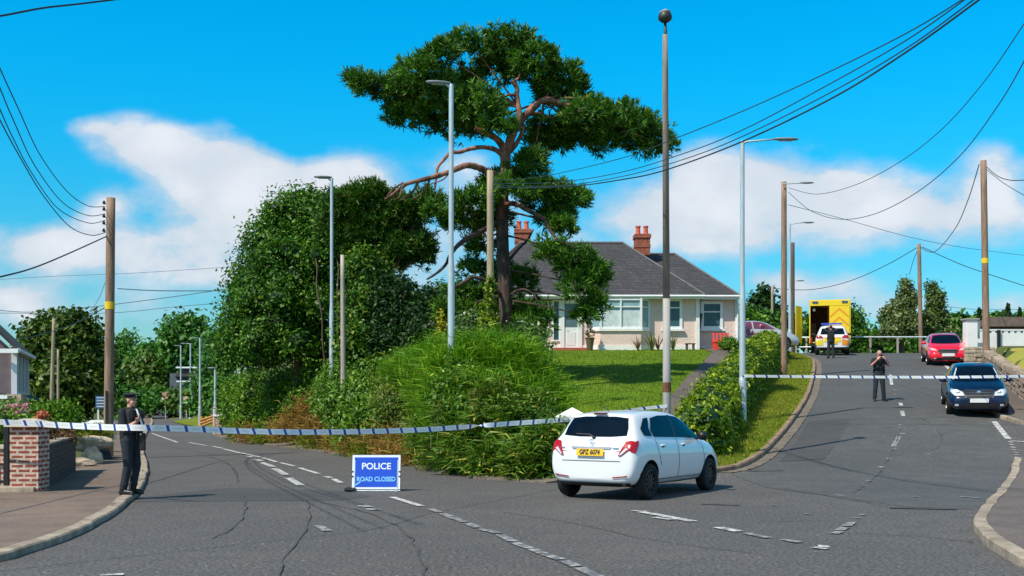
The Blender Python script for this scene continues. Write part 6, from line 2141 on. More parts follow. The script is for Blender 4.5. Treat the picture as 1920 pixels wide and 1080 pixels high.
    def wheels(s, wx, wr, track, width=.2, spokes=5, rim_m=None, steer=0):
        rim_m = rim_m or m_alloy
        for x in wx:
            for sg in (1, -1):
                c = Vector((x - s.L / 2, sg * track / 2, wr))
                M_ = Matrix.Rotation(R_(-90 * sg), 4, 'X')
                if steer and x > s.L / 2:
                    M_ = Matrix.Rotation(R_(steer), 4, 'Z') @ M_
                mb = MB()
                w2 = width / 2
                mb.lathe([(wr * .62, -w2), (wr * .93, -w2), (wr, -w2 * .7), (wr, w2 * .7), (wr * .95, w2), (wr * .70, w2 + .004), (wr * .66, w2 - .015), (wr * .62, w2 - .05)], 32, M=M_, c=c)
                ty = mb.build('wheel', m_rubber, s.t, smooth=True)
                mb = MB()
                mb.lathe([(wr * .665, w2 - .05), (wr * .665, w2 - .006), (wr * .61, w2 - .003), (wr * .58, w2 - .04)], 32, M=M_, c=c)
                mb.lathe([(0, w2 - .012), (.05, w2 - .012), (.06, w2 - .03), (.06, w2 - .06)], 16, M=M_, c=c)
                for k in range(spokes):
                    a = 2 * PI * k / spokes + .3
                    dv, sv = Vector((math.cos(a), math.sin(a), 0)), Vector((-math.sin(a), math.cos(a), 0))
                    r0, r1 = .04, wr * .62
                    ps = [dv * r0 + sv * .028, dv * r0 - sv * .028, dv * r1 - sv * .018 - Vector((0, 0, 0)), dv * r1 + sv * .018]
                    vs = [M_ @ (p + Vector((0, 0, w2 - .018))) + c for p in ps] + [M_ @ (p + Vector((0, 0, w2 - .055))) + c for p in ps]
                    mb.add(vs, [(0, 1, 2, 3), (0, 4, 5, 1), (1, 5, 6, 2), (2, 6, 7, 3), (3, 7, 4, 0)])
                mb.build('rim', rim_m, ty)
                mb = MB()
                mb.lathe([(0, w2 - .07), (wr * .62, w2 - .07)], 20, M=M_, c=c)
                mb.build('brake_disc', m_dark, ty)

    def mirrors(s, x, z, y, m, sz=(.10, .22, .15)):
        for sg in (1, -1):
            mb = MB()
            mb.ell((x - s.L / 2, sg * (y + .10), z), (sz[0], sz[1] / 2, sz[2] / 2), 12, 8)
            mb.tube([(x - s.L / 2 + .02, sg * (y - .04), z - .06), (x - s.L / 2, sg * (y + .05), z - .04)], .025, 6)
            mb.build('wing_mirror', m, s.t, smooth=True)


def text_mesh(body, size, name, m, parent, M_, extrude=.004, sx=1.0, bold=0.0):
    cu = bpy.data.curves.new('txt', 'FONT')
    cu.body = body
    cu.size = size
    cu.extrude = extrude
    cu.offset = bold
    cu.align_x = 'CENTER'
    cu.align_y = 'CENTER'
    o = bpy.data.objects.new('txt', cu)
    COL.objects.link(o)
    me = eval_mesh(o)
    bpy.data.objects.remove(o)
    me.transform(Matrix.Diagonal((sx, 1, 1, 1)))
    me.transform(M_)
    me.materials.clear()
    return link(name, me, m, parent)


# white hatchback ---------------------------------------------------------------
HATCH = [
    (0.00, .36, .70, .74, .60, .70, .68, .50), (0.04, .28, .86, .91, .72, .79, .75, .56), (0.13, .24, .98, 1.03, .76, .835, .775, .60),
    (0.25, .22, 1.02, 1.22, .78, .845, .78, .60), (0.38, .22, 1.03, 1.42, .79, .848, .785, .60), (0.52, .22, 1.03, 1.475, .79, .848, .785, .60),
    (0.95, .20, 1.01, 1.51, .79, .848, .785, .60), (1.55, .20, .985, 1.515, .79, .845, .785, .60), (2.10, .20, .965, 1.47, .79, .845, .785, .60),
    (2.45, .20, .955, 1.36, .79, .845, .785, .60), (2.80, .20, .945, 1.16, .79, .845, .785, .60), (3.05, .20, .92, 1.00, .79, .845, .775, .58),
    (3.40, .20, .84, .91, .79, .835, .75, .50), (3.68, .22, .72, .78, .70, .77, .68, .42), (3.84, .28, .60, .64, .56, .63, .58, .35), (3.885, .33, .52, .55, .45, .50, .46, .3)]
rear_w, front_w = W(1212, 931, 20.3), None
hd_ang = 57
LQ = 3.885
fwd = Vector((math.cos(R_(hd_ang)), math.sin(R_(hd_ang)), 0))
# rear bumper centre sits at about photo x 1117, depth 19.9
rc = Vector(((1107 - CX) / F * 19.9, 19.9, 0))
cc_ = rc + fwd * LQ / 2
car = Car('hatchback_car', 'white five-door hatchback seen from behind, parked across the junction corner', (cc_.x, cc_.y, .006), hd_ang, LQ, HATCH, m_white_glossy, (.60, 3.11), .305, .85, None)
car.wheels((.60, 3.11), .305, 1.50, .19, 10, m_alloy_dark)


def X_(x, L=LQ):
    return x - L / 2


def P_(pts, L=LQ):
    return [(x - L / 2, z) for x, z in pts]


rw = car.decal('rear_window', [(-.60, 1.085), (-.30, 1.065), (.30, 1.065), (.60, 1.085), (.585, 1.22), (.53, 1.375), (.3, 1.40), (-.3, 1.40), (-.53, 1.375), (-.585, 1.22)], 'B', m_cglass, off=.008)
mb = MB()
mb.tube([(X_(.13), 0, 1.06), (X_(.15), .10, 1.10), (X_(.16), .36, 1.11)], .012, 6)
mb.ell((X_(.12), 0, 1.055), (.03, .035, .03), 8, 6)
mb.build('rear_wiper', m_black, rw)
mb = MB()
mb.box((X_(.37), 0, 1.452), (.06, .24, .035), bev=.01)
mb.build('brake_light', mat('dark_red_lens', (.08, .006, .01), .2), rw)
car.both('rear_side_window', P_([(.86, 1.055), (.80, 1.16), (.96, 1.375), (1.3, 1.415), (1.70, 1.415), (1.70, 1.03)]), m_cglass)
car.both('front_side_window', P_([(1.76, 1.03), (1.76, 1.415), (2.10, 1.385), (2.38, 1.28), (2.62, 1.13), (2.78, 1.01), (2.70, .995)]), m_cglass)
car.both('quarter_window', P_([(.50, 1.085), (.46, 1.20), (.70, 1.37), (.88, 1.385), (.76, 1.20), (.80, 1.065)]), m_cglass)
car.both('window_pillar', P_([(1.69, 1.03), (1.69, 1.42), (1.77, 1.42), (1.77, 1.03)]), m_black, off=.007)
car.decal('windscreen', [(-.58, 1.06), (.58, 1.06), (.50, 1.40), (-.50, 1.40)], 'F', m_cglass)
for sg in (1, -1):
    li = car.decal('tail_light', [(sg * .525, .75), (sg * .575, .75), (sg * .775, .89), (sg * .79, .98), (sg * .71, 1.0), (sg * .625, .985)], 'B', m_red_lens, off=.012, step=.03)
    car.decal('clear_insert', [(sg * .548, .765), (sg * .58, .765), (sg * .70, .862), (sg * .655, .885)], 'B', m_clear_lens, parent=li, off=.017, step=.03)
    car.decal('tail_light_wrap', P_([(.02, .82), (.12, .95), (.20, 1.0), (.25, 1.0), (.20, .92), (.10, .80)]), 'L' if sg > 0 else 'R', m_red_lens, off=.008, step=.03)
    car.decal('rear_reflector', [(sg * .42, .375), (sg * .68, .40), (sg * .70, .43), (sg * .62, .415), (sg * .42, .395)], 'B', mat('dark_red_refl', (.25, .01, .015), .2), off=.012, step=.03)
tg_ = car.decal('chrome_strip', [(-.40, .895), (.40, .895), (.36, .855), (-.36, .855)], 'B', mat('strip_silver', (.35, .35, .36), .3, .6), off=.012)
pl_ = car.decal('number_plate', [(-.26, .745), (.26, .745), (.26, .855), (-.26, .855)], 'B', m_plate_y, off=.03, step=.6, smooth=False)
pz = sum((Vector(v.co) for v in pl_.data.vertices), Vector()) / len(pl_.data.vertices)
nrm_ = pl_.data.polygons[0].normal.copy()
# lettering lies on the plate: local frame x -> -y (car), y -> up along the plate
xa = Vector((0, -1, 0))
na = Vector((nrm_.x, 0, nrm_.z)).normalized()
ya = na.cross(xa).normalized()
if ya.z < 0:
    ya = -ya
M4 = Matrix(((xa.x, ya.x, na.x, pz.x + na.x * .006), (xa.y, ya.y, na.y, pz.y), (xa.z, ya.z, na.z, pz.z + na.z * .006), (0, 0, 0, 1)))
text_mesh('GPZ 6074', .115, 'plate_lettering', m_black, pl_, M4, .003, .82, .003)
mb = MB()
em = Matrix.Translation(M4.translation + ya * .185 + na * .006)
for rx_, rz_, oz in ((.055, .037, 0), (.030, .018, .008), (.014, .034, 0)):
    pts = [M4.translation + ya * (.19 + oz + rz_ * math.sin(2 * PI * k / 20)) + xa * (rx_ * math.cos(2 * PI * k / 20)) + na * -.005 for k in range(21)]
    mb.tube(pts, .0045, 5, cap=False)
mb.build('badge', m_chrome, car.t)
for yy, zz, wd_ in ((.56, .875, .09), (-.47, .875, .11)):
    car.decal('badge', [(yy - wd_ / 2, zz - .012), (yy + wd_ / 2, zz - .012), (yy + wd_ / 2, zz + .012), (yy - wd_ / 2, zz + .012)], 'B', m_chrome, off=.01, step=.05)
car.decal('rear_valance', [(-.70, .30), (.70, .30), (.62, .225), (.4, .205), (-.4, .205), (-.62, .225)], 'B', m_black, off=.012, step=.06)
m_seamd = mat('panel_gap', (.04, .045, .05), .6)
for pts in ([(1.73, .32), (1.73, 1.02), (1.742, 1.02), (1.742, .32)], [(2.80, .34), (2.83, .60), (2.76, .99), (2.772, .99), (2.842, .60), (2.812, .34)], [(1.0, .56), (.93, .78), (.86, 1.04), (.872, 1.04), (.942, .78), (1.01, .57)], [(1.0, .318), (2.80, .318), (2.80, .33), (1.0, .33)]):
    car.both('door_gap', P_(pts), m_seamd, off=.004, step=.08)
car.decal('hatch_gap', [(-.56, .665), (.56, .665), (.56, .655), (-.56, .655)], 'B', m_seamd, off=.004, step=.06)
for x in (1.12, 1.98):
    for sg in (1, -1):
        hit = car.bvh.ray_cast(Vector((X_(x), sg * 5, .90)), Vector((0, -sg, 0)))[0]
        mb = MB()
        mb.tube([hit + Vector((-.085, 0, 0)), hit + Vector((-.06, sg * .03, .005)), hit + Vector((.06, sg * .03, .005)), hit + Vector((.085, 0, 0))], .013, 6)
        mb.build('door_handle', m_white_glossy, car.t, smooth=True)
        car.decal('handle_recess', [(X_(x) - .05, .865), (X_(x) + .05, .865), (X_(x) + .04, .895), (X_(x) - .04, .895)], 'L' if sg > 0 else 'R', m_dark, off=.004, step=.03)
car.mirrors(2.60, 1.04, .80, m_black, (.09, .20, .17))
car.both('sill_trim', P_([(.98, .205), (2.74, .205), (2.72, .25), (1.0, .25)]), m_black, off=.004)
mb = MB()
mb.tube([(X_(.66), 0, 1.495), (X_(.60), 0, 1.53), (X_(.40), 0, 1.60)], .006, 5)
mb.build('aerial', m_black, car.t)

# dark blue car facing the camera ---------------------------------------------------
SEDAN = [
    (0.00, .36, .70, .74, .60, .68, .66, .5), (0.06, .26, .92, .97, .74, .82, .77, .6), (0.45, .22, 1.0, 1.05, .78, .88, .80, .62), (0.75, .2, 1.0, 1.2, .79, .88, .80, .60), (1.15, .2, 1.0, 1.41, .79, .885, .80, .60),
    (1.7, .2, .99, 1.465, .79, .885, .80, .60), (2.3, .2, .97, 1.455, .79, .885, .80, .60), (2.65, .2, .96, 1.36, .79, .885, .80, .61), (3.05, .2, .95, 1.14, .79, .885, .79, .64), (3.32, .2, .93, 1.01, .79, .88, .78, .62),
    (3.75, .2, .86, .93, .78, .865, .755, .58), (4.05, .2, .76, .82, .74, .83, .72, .52), (4.24, .24, .62, .66, .66, .74, .66, .45), (4.30, .32, .54, .57, .55, .62, .56, .35)]


def facing_car(name, label, px, D_, paint, heading, L, st, grille, plate_m=m_plate_w, scale=1.0, zoff=0.0):
    b_ = GD(px, D_)
    f_ = Vector((math.cos(R_(heading)), math.sin(R_(heading)), 0))
    c_ = b_ - f_ * L / 2
    # sits on the slope: pitch to follow the road
    z0_, z1_ = h(b_.x, b_.y), h((b_ - f_ * L).x, (b_ - f_ * L).y)
    cr_ = Car(name, label, (c_.x, c_.y, (z0_ + z1_) / 2 + .012), heading, L, st, paint, (.85, L - .88), .315, .885)
    cr_.t.rotation_euler = (0, math.atan2(z1_ - z0_, L), R_(heading))
    cr_.wheels((.85, L - .88), .315, 1.56, .2, 7)
    return cr_


m_blue = mat('car_blue', (.003, .014, .050), .25, .0, var=.05, coat=.35)
bc = facing_car('parked_car', 'dark blue saloon facing the camera at the right kerb, tape crossing its windscreen', 1836, 35.2, m_blue, -107, 4.3, SEDAN, None)
LB = 4.3
ws_ = bc.decal('windscreen', [(-.66, 1.035), (-.3, 1.02), (.3, 1.02), (.66, 1.035), (.585, 1.22), (.52, 1.375), (.25, 1.40), (-.25, 1.40), (-.52, 1.375), (-.585, 1.22)], 'F', m_cglass, off=.01)
for sg in (1, -1):
    bc.decal('pillar_trim', [(sg * .64, 1.06), (sg * .675, 1.05), (sg * .60, 1.24), (sg * .545, 1.36), (sg * .525, 1.35), (sg * .575, 1.22)], 'F', mat('bright_trim', (.6, .62, .64), .3), off=.014)
    hl = bc.decal('headlight', [(sg * .40, .66), (sg * .68, .66), (sg * .79, .76), (sg * .76, .83), (sg * .60, .82), (sg * .46, .76)], 'F', m_clear_lens, off=.012, step=.04)
    mb = MB()
    hit = bc.bvh.ray_cast(Vector((6, sg * .58, .735)), Vector((-1, 0, 0)))[0]
    mb.ell(hit + Vector((.005, 0, 0)), (.03, .065, .06), 10, 8)
    mb.build('bulb', m_chrome, hl, smooth=True)
    bc.decal('fog_light', [(sg * .58, .36), (sg * .68, .36), (sg * .68, .42), (sg * .58, .42)], 'F', m_clear_lens, off=.01, step=.04)
gr = bc.decal('grille', [(-.36, .60), (.36, .60), (.45, .80), (-.45, .80)], 'F', m_black, off=.012, step=.05)
bc.mir('grille_trim', [(.36, .60), (.385, .60), (.475, .80), (.45, .80)], 'F', m_chrome, off=.017, step=.05)
for z in (.66, .74, .80):
    bc.decal('grille_bar', [(-.40, z), (.40, z), (.40, z + .012), (-.40, z + .012)], 'F', m_chrome, off=.018, parent=gr)
mb = MB()
hit = bc.bvh.ray_cast(Vector((6, 0, .745)), Vector((-1, 0, 0)))[0]
mb.lathe([(.0, .012), (.06, .012), (.075, 0), (.06, -.01)], 16, M=Matrix.Rotation(R_(90), 4, 'Y'), c=hit + Vector((.02, 0, 0)))
mb.build('badge', m_chrome, bc.t, smooth=True)
bc.decal('number_plate', [(-.26, .47), (.26, .47), (.26, .58), (-.26, .58)], 'F', m_plate_w, off=.03, step=.6)
bc.decal('lower_intake', [(-.50, .30), (.50, .30), (.58, .44), (-.58, .44)], 'F', m_black, off=.010, step=.06)
bc.both('side_window', P_([(1.05, 1.04), (1.35, 1.36), (2.1, 1.39), (2.6, 1.28), (3.0, 1.03)], LB), m_cglass)
bc.mirrors(2.95, 1.03, .86, m_blue)

# red car facing the camera ------------------------------------------------------
m_redcar = mat('car_red', (.80, .012, .035), .22, .0, var=.04, coat=1.0)
REDC = [tuple(list(s_[:2]) + [s_[2], s_[3] - (.03 if s_[3] > 1.2 else 0)] + list(s_[4:])) for s_ in SEDAN]
rcar = facing_car('parked_car', 'bright red hatchback facing the camera near the hilltop by the white pillar', 1778, G(1777, 687).y, m_redcar, -104.5, 4.3, REDC, None)
rcar.decal('windscreen', [(-.66, 1.02), (-.3, 1.0), (.3, 1.0), (.66, 1.02), (.60, 1.20), (.53, 1.34), (.25, 1.37), (-.25, 1.37), (-.53, 1.34), (-.60, 1.20)], 'F', m_cglass, off=.01)
for sg in (1, -1):
    rcar.decal('headlight', [(sg * .46, .70), (sg * .70, .72), (sg * .80, .80), (sg * .72, .83), (sg * .54, .78)], 'F', mat('lens_pinkish', (.65, .40, .42), .12, coat=1), off=.012, step=.04)
    rcar.decal('fog_light', [(sg * .52, .34), (sg * .62, .34), (sg * .62, .38), (sg * .52, .38)], 'F', m_clear_lens, off=.01, step=.04)
rcar.decal('grille', [(-.38, .58), (.38, .58), (.46, .72), (.30, .76), (-.30, .76), (-.46, .72)], 'F', m_black, off=.012, step=.05)
rcar.decal('grille_trim', [(-.30, .735), (.30, .735), (.33, .765), (-.33, .765)], 'F', m_chrome, off=.018, step=.05)
rcar.decal('number_plate', [(-.27, .46), (.27, .46), (.27, .58), (-.27, .58)], 'F', m_plate_w, off=.03, step=.6)
rcar.decal('lower_intake', [(-.52, .28), (.52, .28), (.60, .40), (-.60, .40)], 'F', m_black, off=.010, step=.06)
rcar.both('side_window', P_([(.75, 1.04), (1.1, 1.33), (2.1, 1.36), (2.6, 1.24), (3.0, 1.01)], LB), m_cglass)
rcar.mirrors(2.95, 1.03, .86, m_redcar)

# police estate car seen from behind ---------------------------------------------
SUV = [
    (0.00, .40, .82, .86, .64, .74, .72, .55), (0.05, .32, 1.0, 1.05, .76, .84, .80, .62), (0.14, .28, 1.08, 1.20, .80, .90, .83, .63), (0.28, .26, 1.1, 1.45, .82, .91, .84, .64), (0.42, .26, 1.1, 1.58, .82, .91, .84, .64), (0.62, .26, 1.1, 1.62, .82, .91, .84, .64),
    (1.6, .24, 1.08, 1.65, .82, .91, .84, .64), (2.4, .24, 1.06, 1.60, .82, .91, .84, .64), (2.8, .24, 1.05, 1.42, .82, .91, .84, .64), (3.2, .24, 1.04, 1.14, .82, .90, .83, .62), (3.9, .24, .94, 1.02, .82, .88, .80, .56), (4.3, .26, .78, .84, .70, .78, .70, .45), (4.42, .34, .66, .70, .56, .62, .56, .35)]
b_ = GD(1561, 64.5)
LS = 4.42
hdg = 76
f_ = Vector((math.cos(R_(hdg)), math.sin(R_(hdg)), 0))
c_ = b_ + f_ * LS / 2
z0_, z1_ = h(b_.x, b_.y), h((b_ + f_ * LS).x, (b_ + f_ * LS).y)
pc = Car('police_car', 'white police estate with yellow and orange panels, parked behind the ambulance', (c_.x, c_.y, (z0_ + z1_) / 2 + .02), hdg, LS, SUV, m_white_glossy, (.80, 3.55), .34, .91, None, 'police car')
pc.t.rotation_euler = (0, -math.atan2(z1_ - z0_, LS), R_(hdg))
pc.wheels((.80, 3.55), .34, 1.6, .22, 5)
m_hy = mat('hivis_yellow', (.82, .66, .02), .4, var=.05)
m_ho = mat('hivis_orange', (.85, .30, .02), .4, var=.05)
pc.decal('rear_window', [(-.66, 1.14), (.66, 1.14), (.56, 1.47), (-.56, 1.47)], 'B', m_cglass, off=.01)
for sg in (1, -1):
    pc.decal('tail_light', [(sg * .46, .93), (sg * .84, .93), (sg * .84, 1.09), (sg * .62, 1.10)], 'B', m_red_lens, off=.012, step=.05)
    pc.decal('hi_vis_panel', [(sg * .50, .55), (sg * .86, .55), (sg * .86, .80), (sg * .50, .90)], 'B', m_hy if sg > 0 else m_ho, off=.010, step=.06)
pc.decal('hi_vis_panel', [(-.44, .72), (.44, .72), (.44, .98), (-.44, .98)], 'B', m_hy, off=.009, step=.08)
pc.decal('orange_stripe', [(-.44, .92), (.44, .92), (.44, .985), (-.44, .985)], 'B', m_ho, off=.013, step=.08)
pc.decal('number_plate', [(-.26, .62), (.26, .62), (.26, .73), (-.26, .73)], 'B', m_plate_y, off=.02, step=.6)
pc.decal('rear_valance', [(-.78, .28), (.78, .28), (.78, .44), (-.78, .44)], 'B', m_black, off=.012, step=.06)
pc.both('side_window', P_([(.5, 1.14), (.75, 1.5), (2.3, 1.54), (2.75, 1.38), (3.1, 1.12)], LS), m_cglass)
pc.both('hi_vis_panel', P_([(1.2, .62), (3.0, .62), (3.0, .95), (1.2, .95)], LS), m_hy, off=.008)
pc.mirrors(2.9, 1.12, .9, m_black)
mb = MB()
mb.box((X_(2.0, LS), 0, 1.72), (.22, 1.15, .09), bev=.03)
mb.build('light_bar', mat('lamp_blue', (.02, .08, .5), .15, coat=1), pc.t)

# ambulance ------------------------------------------------------------------------
b_ = GD(1556, 70.5)
hdg = 76
am = thing('ambulance', 'tall yellow ambulance seen from behind, left rear door open, orange chevrons on the right door', 'ambulance', b_, R_(hdg - 90))
ORG[am.name] = Vector((0, 0, 0))
m_ay = mat('ambulance_yellow', (.86, .60, .005), .35, var=.04, coat=.5)
m_ao = mat('ambulance_orange', (.80, .30, .01), .4, var=.04)
AW, AH, AB = 1.20, 3.22, .62
mb = MB()
t_ = .07
mb.box((-AW + t_ / 2, 2.2, (AH + AB) / 2), (t_, 4.4, AH - AB), bev=.02)
mb.box((AW - t_ / 2, 2.2, (AH + AB) / 2), (t_, 4.4, AH - AB), bev=.02)
mb.box((0, 2.2, AH - t_ / 2), (2 * AW - .02, 4.39, t_), bev=.02)
mb.box((0, 2.2, AB + t_ / 2), (2 * AW - 2 * t_, 4.38, t_))
mb.box((0, 4.37, (AH + AB) / 2), (2 * AW - .03, .06, AH - AB - .03))
mb.box((0, .05, AH - .19), (2 * AW - .02, .10, .34), bev=.02)
body = mb.build('box_body', m_ay, am)
mb = MB()
mb.box((.55, 0.0, (AH - .38 + AB) / 2), (1.16, .06, AH - .38 - AB), bev=.015)
door = mb.build('rear_door', m_ay, am)
mb = MB()
for k in range(4):
    z = AB + .45 + k * .52
    for sg in (1, -1):
        pts = [(.55, z + .48), (.55, z + .62), (.55 + sg * .54, z + .13), (.55 + sg * .54, z - .01)]
        if z + .6 > AH - .42:
            continue
        mb.add([(a, -.034, b) for a, b in pts] + [(a, -.031, b) for a, b in pts], [(0, 1, 2, 3), (4, 7, 6, 5)])
mb.build('chevron', m_ao, door)
mb = MB()
mb.box((-AW - .62, -.25, (AH - .38 + AB) / 2), (.06, 1.12, AH - .38 - AB), M=Matrix.Rotation(R_(-18), 4, 'Z'), bev=.015)
tag(mb.build('open_rear_door', m_ay, am), None)
mb = MB()
mb.box((-.6, 3.8, 1.9), (1.05, .3, 2.2))
mb.box((-.95, 2.5, 1.3), (.3, 2.6, 1.2))
mb.build('dark_interior', mat('ambulance_interior', (.045, .035, .035), .8), am)
mb = MB()
mb.ell((-.92, .3, AH - .58), (.09, .05, .09))
mb.build('interior_lamp', m_white, am)
for sg in (1, -1):
    mb = MB()
    mb.box((sg * .86, -.03, AH - .14), (.34, .05, .10), bev=.015)
    mb.build('beacon', mat('lamp_blue2', (.03, .07, .25), .2), am)
    mb = MB()
    mb.box((sg * 1.08, -.04, .78), (.12, .04, .34), bev=.01)
    mb.build('tail_light', m_red_lens, am)
    for y in (.95, 5.1):
        mb = MB()
        mb.lathe([(.2, -.13), (.36, -.13), (.38, -.08), (.38, .08), (.36, .13), (.2, .13)], 22, M=Matrix.Rotation(R_(90), 4, 'Y'), c=(sg * .95, y, .38))
        ty = mb.build('wheel', m_rubber, am, smooth=True)
        mb = MB()
        mb.lathe([(0, .06), (.2, .10), (.22, .12)], 16, M=Matrix.Rotation(R_(90 * sg), 4, 'Y'), c=(sg * .95, y, .38))
        mb.build('rim', m_alloy, ty)
mb = MB()
mb.box((0, 2.2, .50), (2.1, 4.3, .22))
mb.box((0, -.12, .46), (2.2, .26, .10), bev=.02)
mb.build('chassis_and_step', m_black, am)
mb = MB()
mb.prism([(4.4, .4), (6.1, .4), (6.15, 1.05), (5.6, 1.3), (5.2, 2.15), (4.4, 2.3)], -.98, .98, lambda a, b, c: Vector((c, a, b)))
cab = mb.build('cab', m_ay, am)
mb = MB()
mb.box((0, 4.5, AH + .06), (1.4, .3, .12), bev=.03)
mb.build('roof_light_bar', mat('lamp_blue', (.02, .08, .5)), am)

# pale car beyond the laurel hedge
b_ = GD(1412, 57.5)
b_.z = EYE + (CY - 658) / F * 57.5
pcr = Car('parked_car', 'pale silver car beyond the laurel hedge, only curved roof and pinkish windows showing', (b_.x, b_.y, b_.z), 12, 4.3, SEDAN, mat('car_silver', (.55, .58, .60), .3, .3, var=.03, coat=1), (.85, 3.42), .315, .885)
pcr.wheels((.85, 3.42), .315, 1.56, .2, 5)
for side_ in 'LR':
    pcr.decal('rear_side_window', P_([(.95, 1.05), (1.3, 1.36), (1.78, 1.39), (1.78, 1.03)], 4.3), side_, mat('window_pink_sheen', (.16, .05, .09), .1), step=.1)
    pcr.decal('front_side_window', P_([(1.86, 1.03), (1.86, 1.39), (2.3, 1.37), (2.62, 1.25), (3.0, 1.02)], 4.3), side_, mat('window_pink_sheen', (.2, .05, .1)), step=.1)

# small far vehicles on the left road
VAN = [(0, .4, 1.2, 1.5, .8, .9, .86, .75), (.08, .3, 1.3, 1.95, .85, .95, .92, .8), (.3, .28, 1.3, 2.05, .86, .96, .93, .82), (3.0, .28, 1.3, 2.08, .86, .96, .93, .82), (3.5, .28, 1.25, 1.9, .86, .96, .9, .75), (4.1, .28, 1.15, 1.3, .85, .94, .85, .6), (4.7, .3, .9, 1.0, .78, .86, .75, .5), (4.9, .4, .7, .75, .6, .7, .62, .4)]
b_ = GD(349, 128)
v_ = Car('van', 'white van tilted across the far bend of the left road', (b_.x, b_.y, b_.z), -140, 4.9, VAN, m_white_glossy, (.95, 3.9), .33, .95, None, 'van')
v_.wheels((.95, 3.9), .33, 1.7, .22, 5)
v_.decal('windscreen', [(-.72, 1.32), (.72, 1.32), (.6, 1.85), (-.6, 1.85)], 'F', m_cglass, off=.012)
v_.both('side_window', P_([(3.1, 1.3), (3.1, 1.75), (3.45, 1.75), (3.85, 1.32)], 4.9), m_cglass, off=.01)
for i, (px, hd_, pm_, lb) in enumerate([(284, -75, m_blue, 'far dark car just right of the officer, first of three in the row'), (295, -78, mat('car_black', (.015, .016, .02), .2, coat=1), 'far black car in the middle of the row of three down the left road'), (306, -80, mat('car_grey', (.06, .065, .07), .25, coat=1), 'far dark grey car at the right end of the row of three'), (372, -170, mat('car_dkgreen', (.01, .03, .02), .25, coat=1), 'far dark car side-on beyond the grass island lamp posts')]):
    b_ = GD(px, 150 if i < 3 else 122)
    c2 = Car('parked_car', lb, (b_.x, b_.y, b_.z), hd_, 4.3, SEDAN, pm_, (.85, 3.42), .315, .885)
    c2.wheels((.85, 3.42), .315, 1.56, .2, 5)
    c2.decal('windscreen', [(-.6, 1.04), (.6, 1.04), (.5, 1.36), (-.5, 1.36)], 'F', m_cglass, off=.01, step=.2)
    c2.both('side_window', P_([(1.05, 1.04), (1.35, 1.36), (2.1, 1.39), (2.6, 1.28), (3.0, 1.03)], 4.3), m_cglass, step=.2)


# ------------------------------------------------------------------ people
m_skin = mat('skin', (.60, .30, .23), .55, var=.06, scale=12)
m_skin_pink = mat('skin_reddish', (.62, .27, .21), .55, var=.08, scale=12)  # redder skin tone for the person on the hill road
m_cloth = mat('uniform_black', (.013, .016, .020), .85, var=.3, scale=8, bump=.3)
m_trous = mat('trousers_navy', (.014, .022, .032), .85, var=.3, scale=7, bump=.3)
m_vest = mat('vest_black', (.016, .019, .020), .75, var=.35, scale=14, bump=.5)
m_boot = mat('boot_leather', (.012, .011, .011), .35, var=.2)
m_hair_dk = mat('hair_dark', (.03, .02, .013), .7, var=.4, scale=30)
m_hair_gr = mat('hair_fair', (.45, .33, .24), .7, var=.3, scale=30)


def remesh(parts, name, m, parent, voxel=.012, smooth_it=2):
    """parts: MB of overlapping closed pieces merged into one continuous skin"""
    o = parts.build('tmp', m, None)
    r = o.modifiers.new('r', 'REMESH')
    r.mode = 'VOXEL'
    r.voxel_size = voxel
    r.use_smooth_shade = True
    s_ = o.modifiers.new('s', 'SMOOTH')
    s_.factor = .5
    s_.iterations = smooth_it
    me = eval_mesh(o)
    bpy.data.objects.remove(o)
    me.name = name
    me.materials.clear()
    return link(name, me, m, parent, True)


def seg(mb, a, b, ra, rb, n=12, fl=1.0):
    a, b = Vector(a), Vector(b)
    k = 5
    mb.tube([a.lerp(b, i / k) for i in range(k + 1)], [ra + (rb - ra) * i / k for i in range(k + 1)], n, True, fl)
    mb.ell(a, (ra, ra, ra), n, 8)
    mb.ell(b, (rb, rb, rb), n, 8)


def hand(mb, wrist, dirv, palm_n, side_sign, curl=.7, s=1.0):
    """palm plus four unequal bent fingers and a thumb from the palm's side"""
    d = Vector(dirv).normalized()
    n = Vector(palm_n)
    n = (n - d * n.dot(d)).normalized()
    a = d.cross(n) * side_sign
    w_ = Vector(wrist)
    for k in (-.026, -.009, .009, .026):
        mb.tube([w_ + a * k * .6, w_ + d * .04 * s + a * k, w_ + d * .088 * s + a * k], [.020 * s, .017 * s, .013 * s], 8)
    for k, ln_ in ((-.029, .062), (-.010, .076), (.010, .070), (.028, .056)):
        p = w_ + d * .088 * s + a * k
        q = p + (d * math.cos(curl * .5) + n * math.sin(curl * .5)) * ln_ * .48 * s
        r = q + (d * math.cos(curl * 1.3) + n * math.sin(curl * 1.3)) * ln_ * .34 * s
        e = r + (d * math.cos(curl * 1.9) + n * math.sin(curl * 1.9)) * ln_ * .26 * s
        mb.tube([p - d * .012, p, q, r, e], [.0095, .0095, .0088, .008, .0062], 7)
    p = w_ + d * .025 * s - a * .028
    q = p + (d * .55 - a * .8).normalized() * .035 * s
    r = q + (d * .85 - a * .25 + n * .35).normalized() * .032 * s
    mb.tube([p, q, r], [.013, .011, .008], 7)


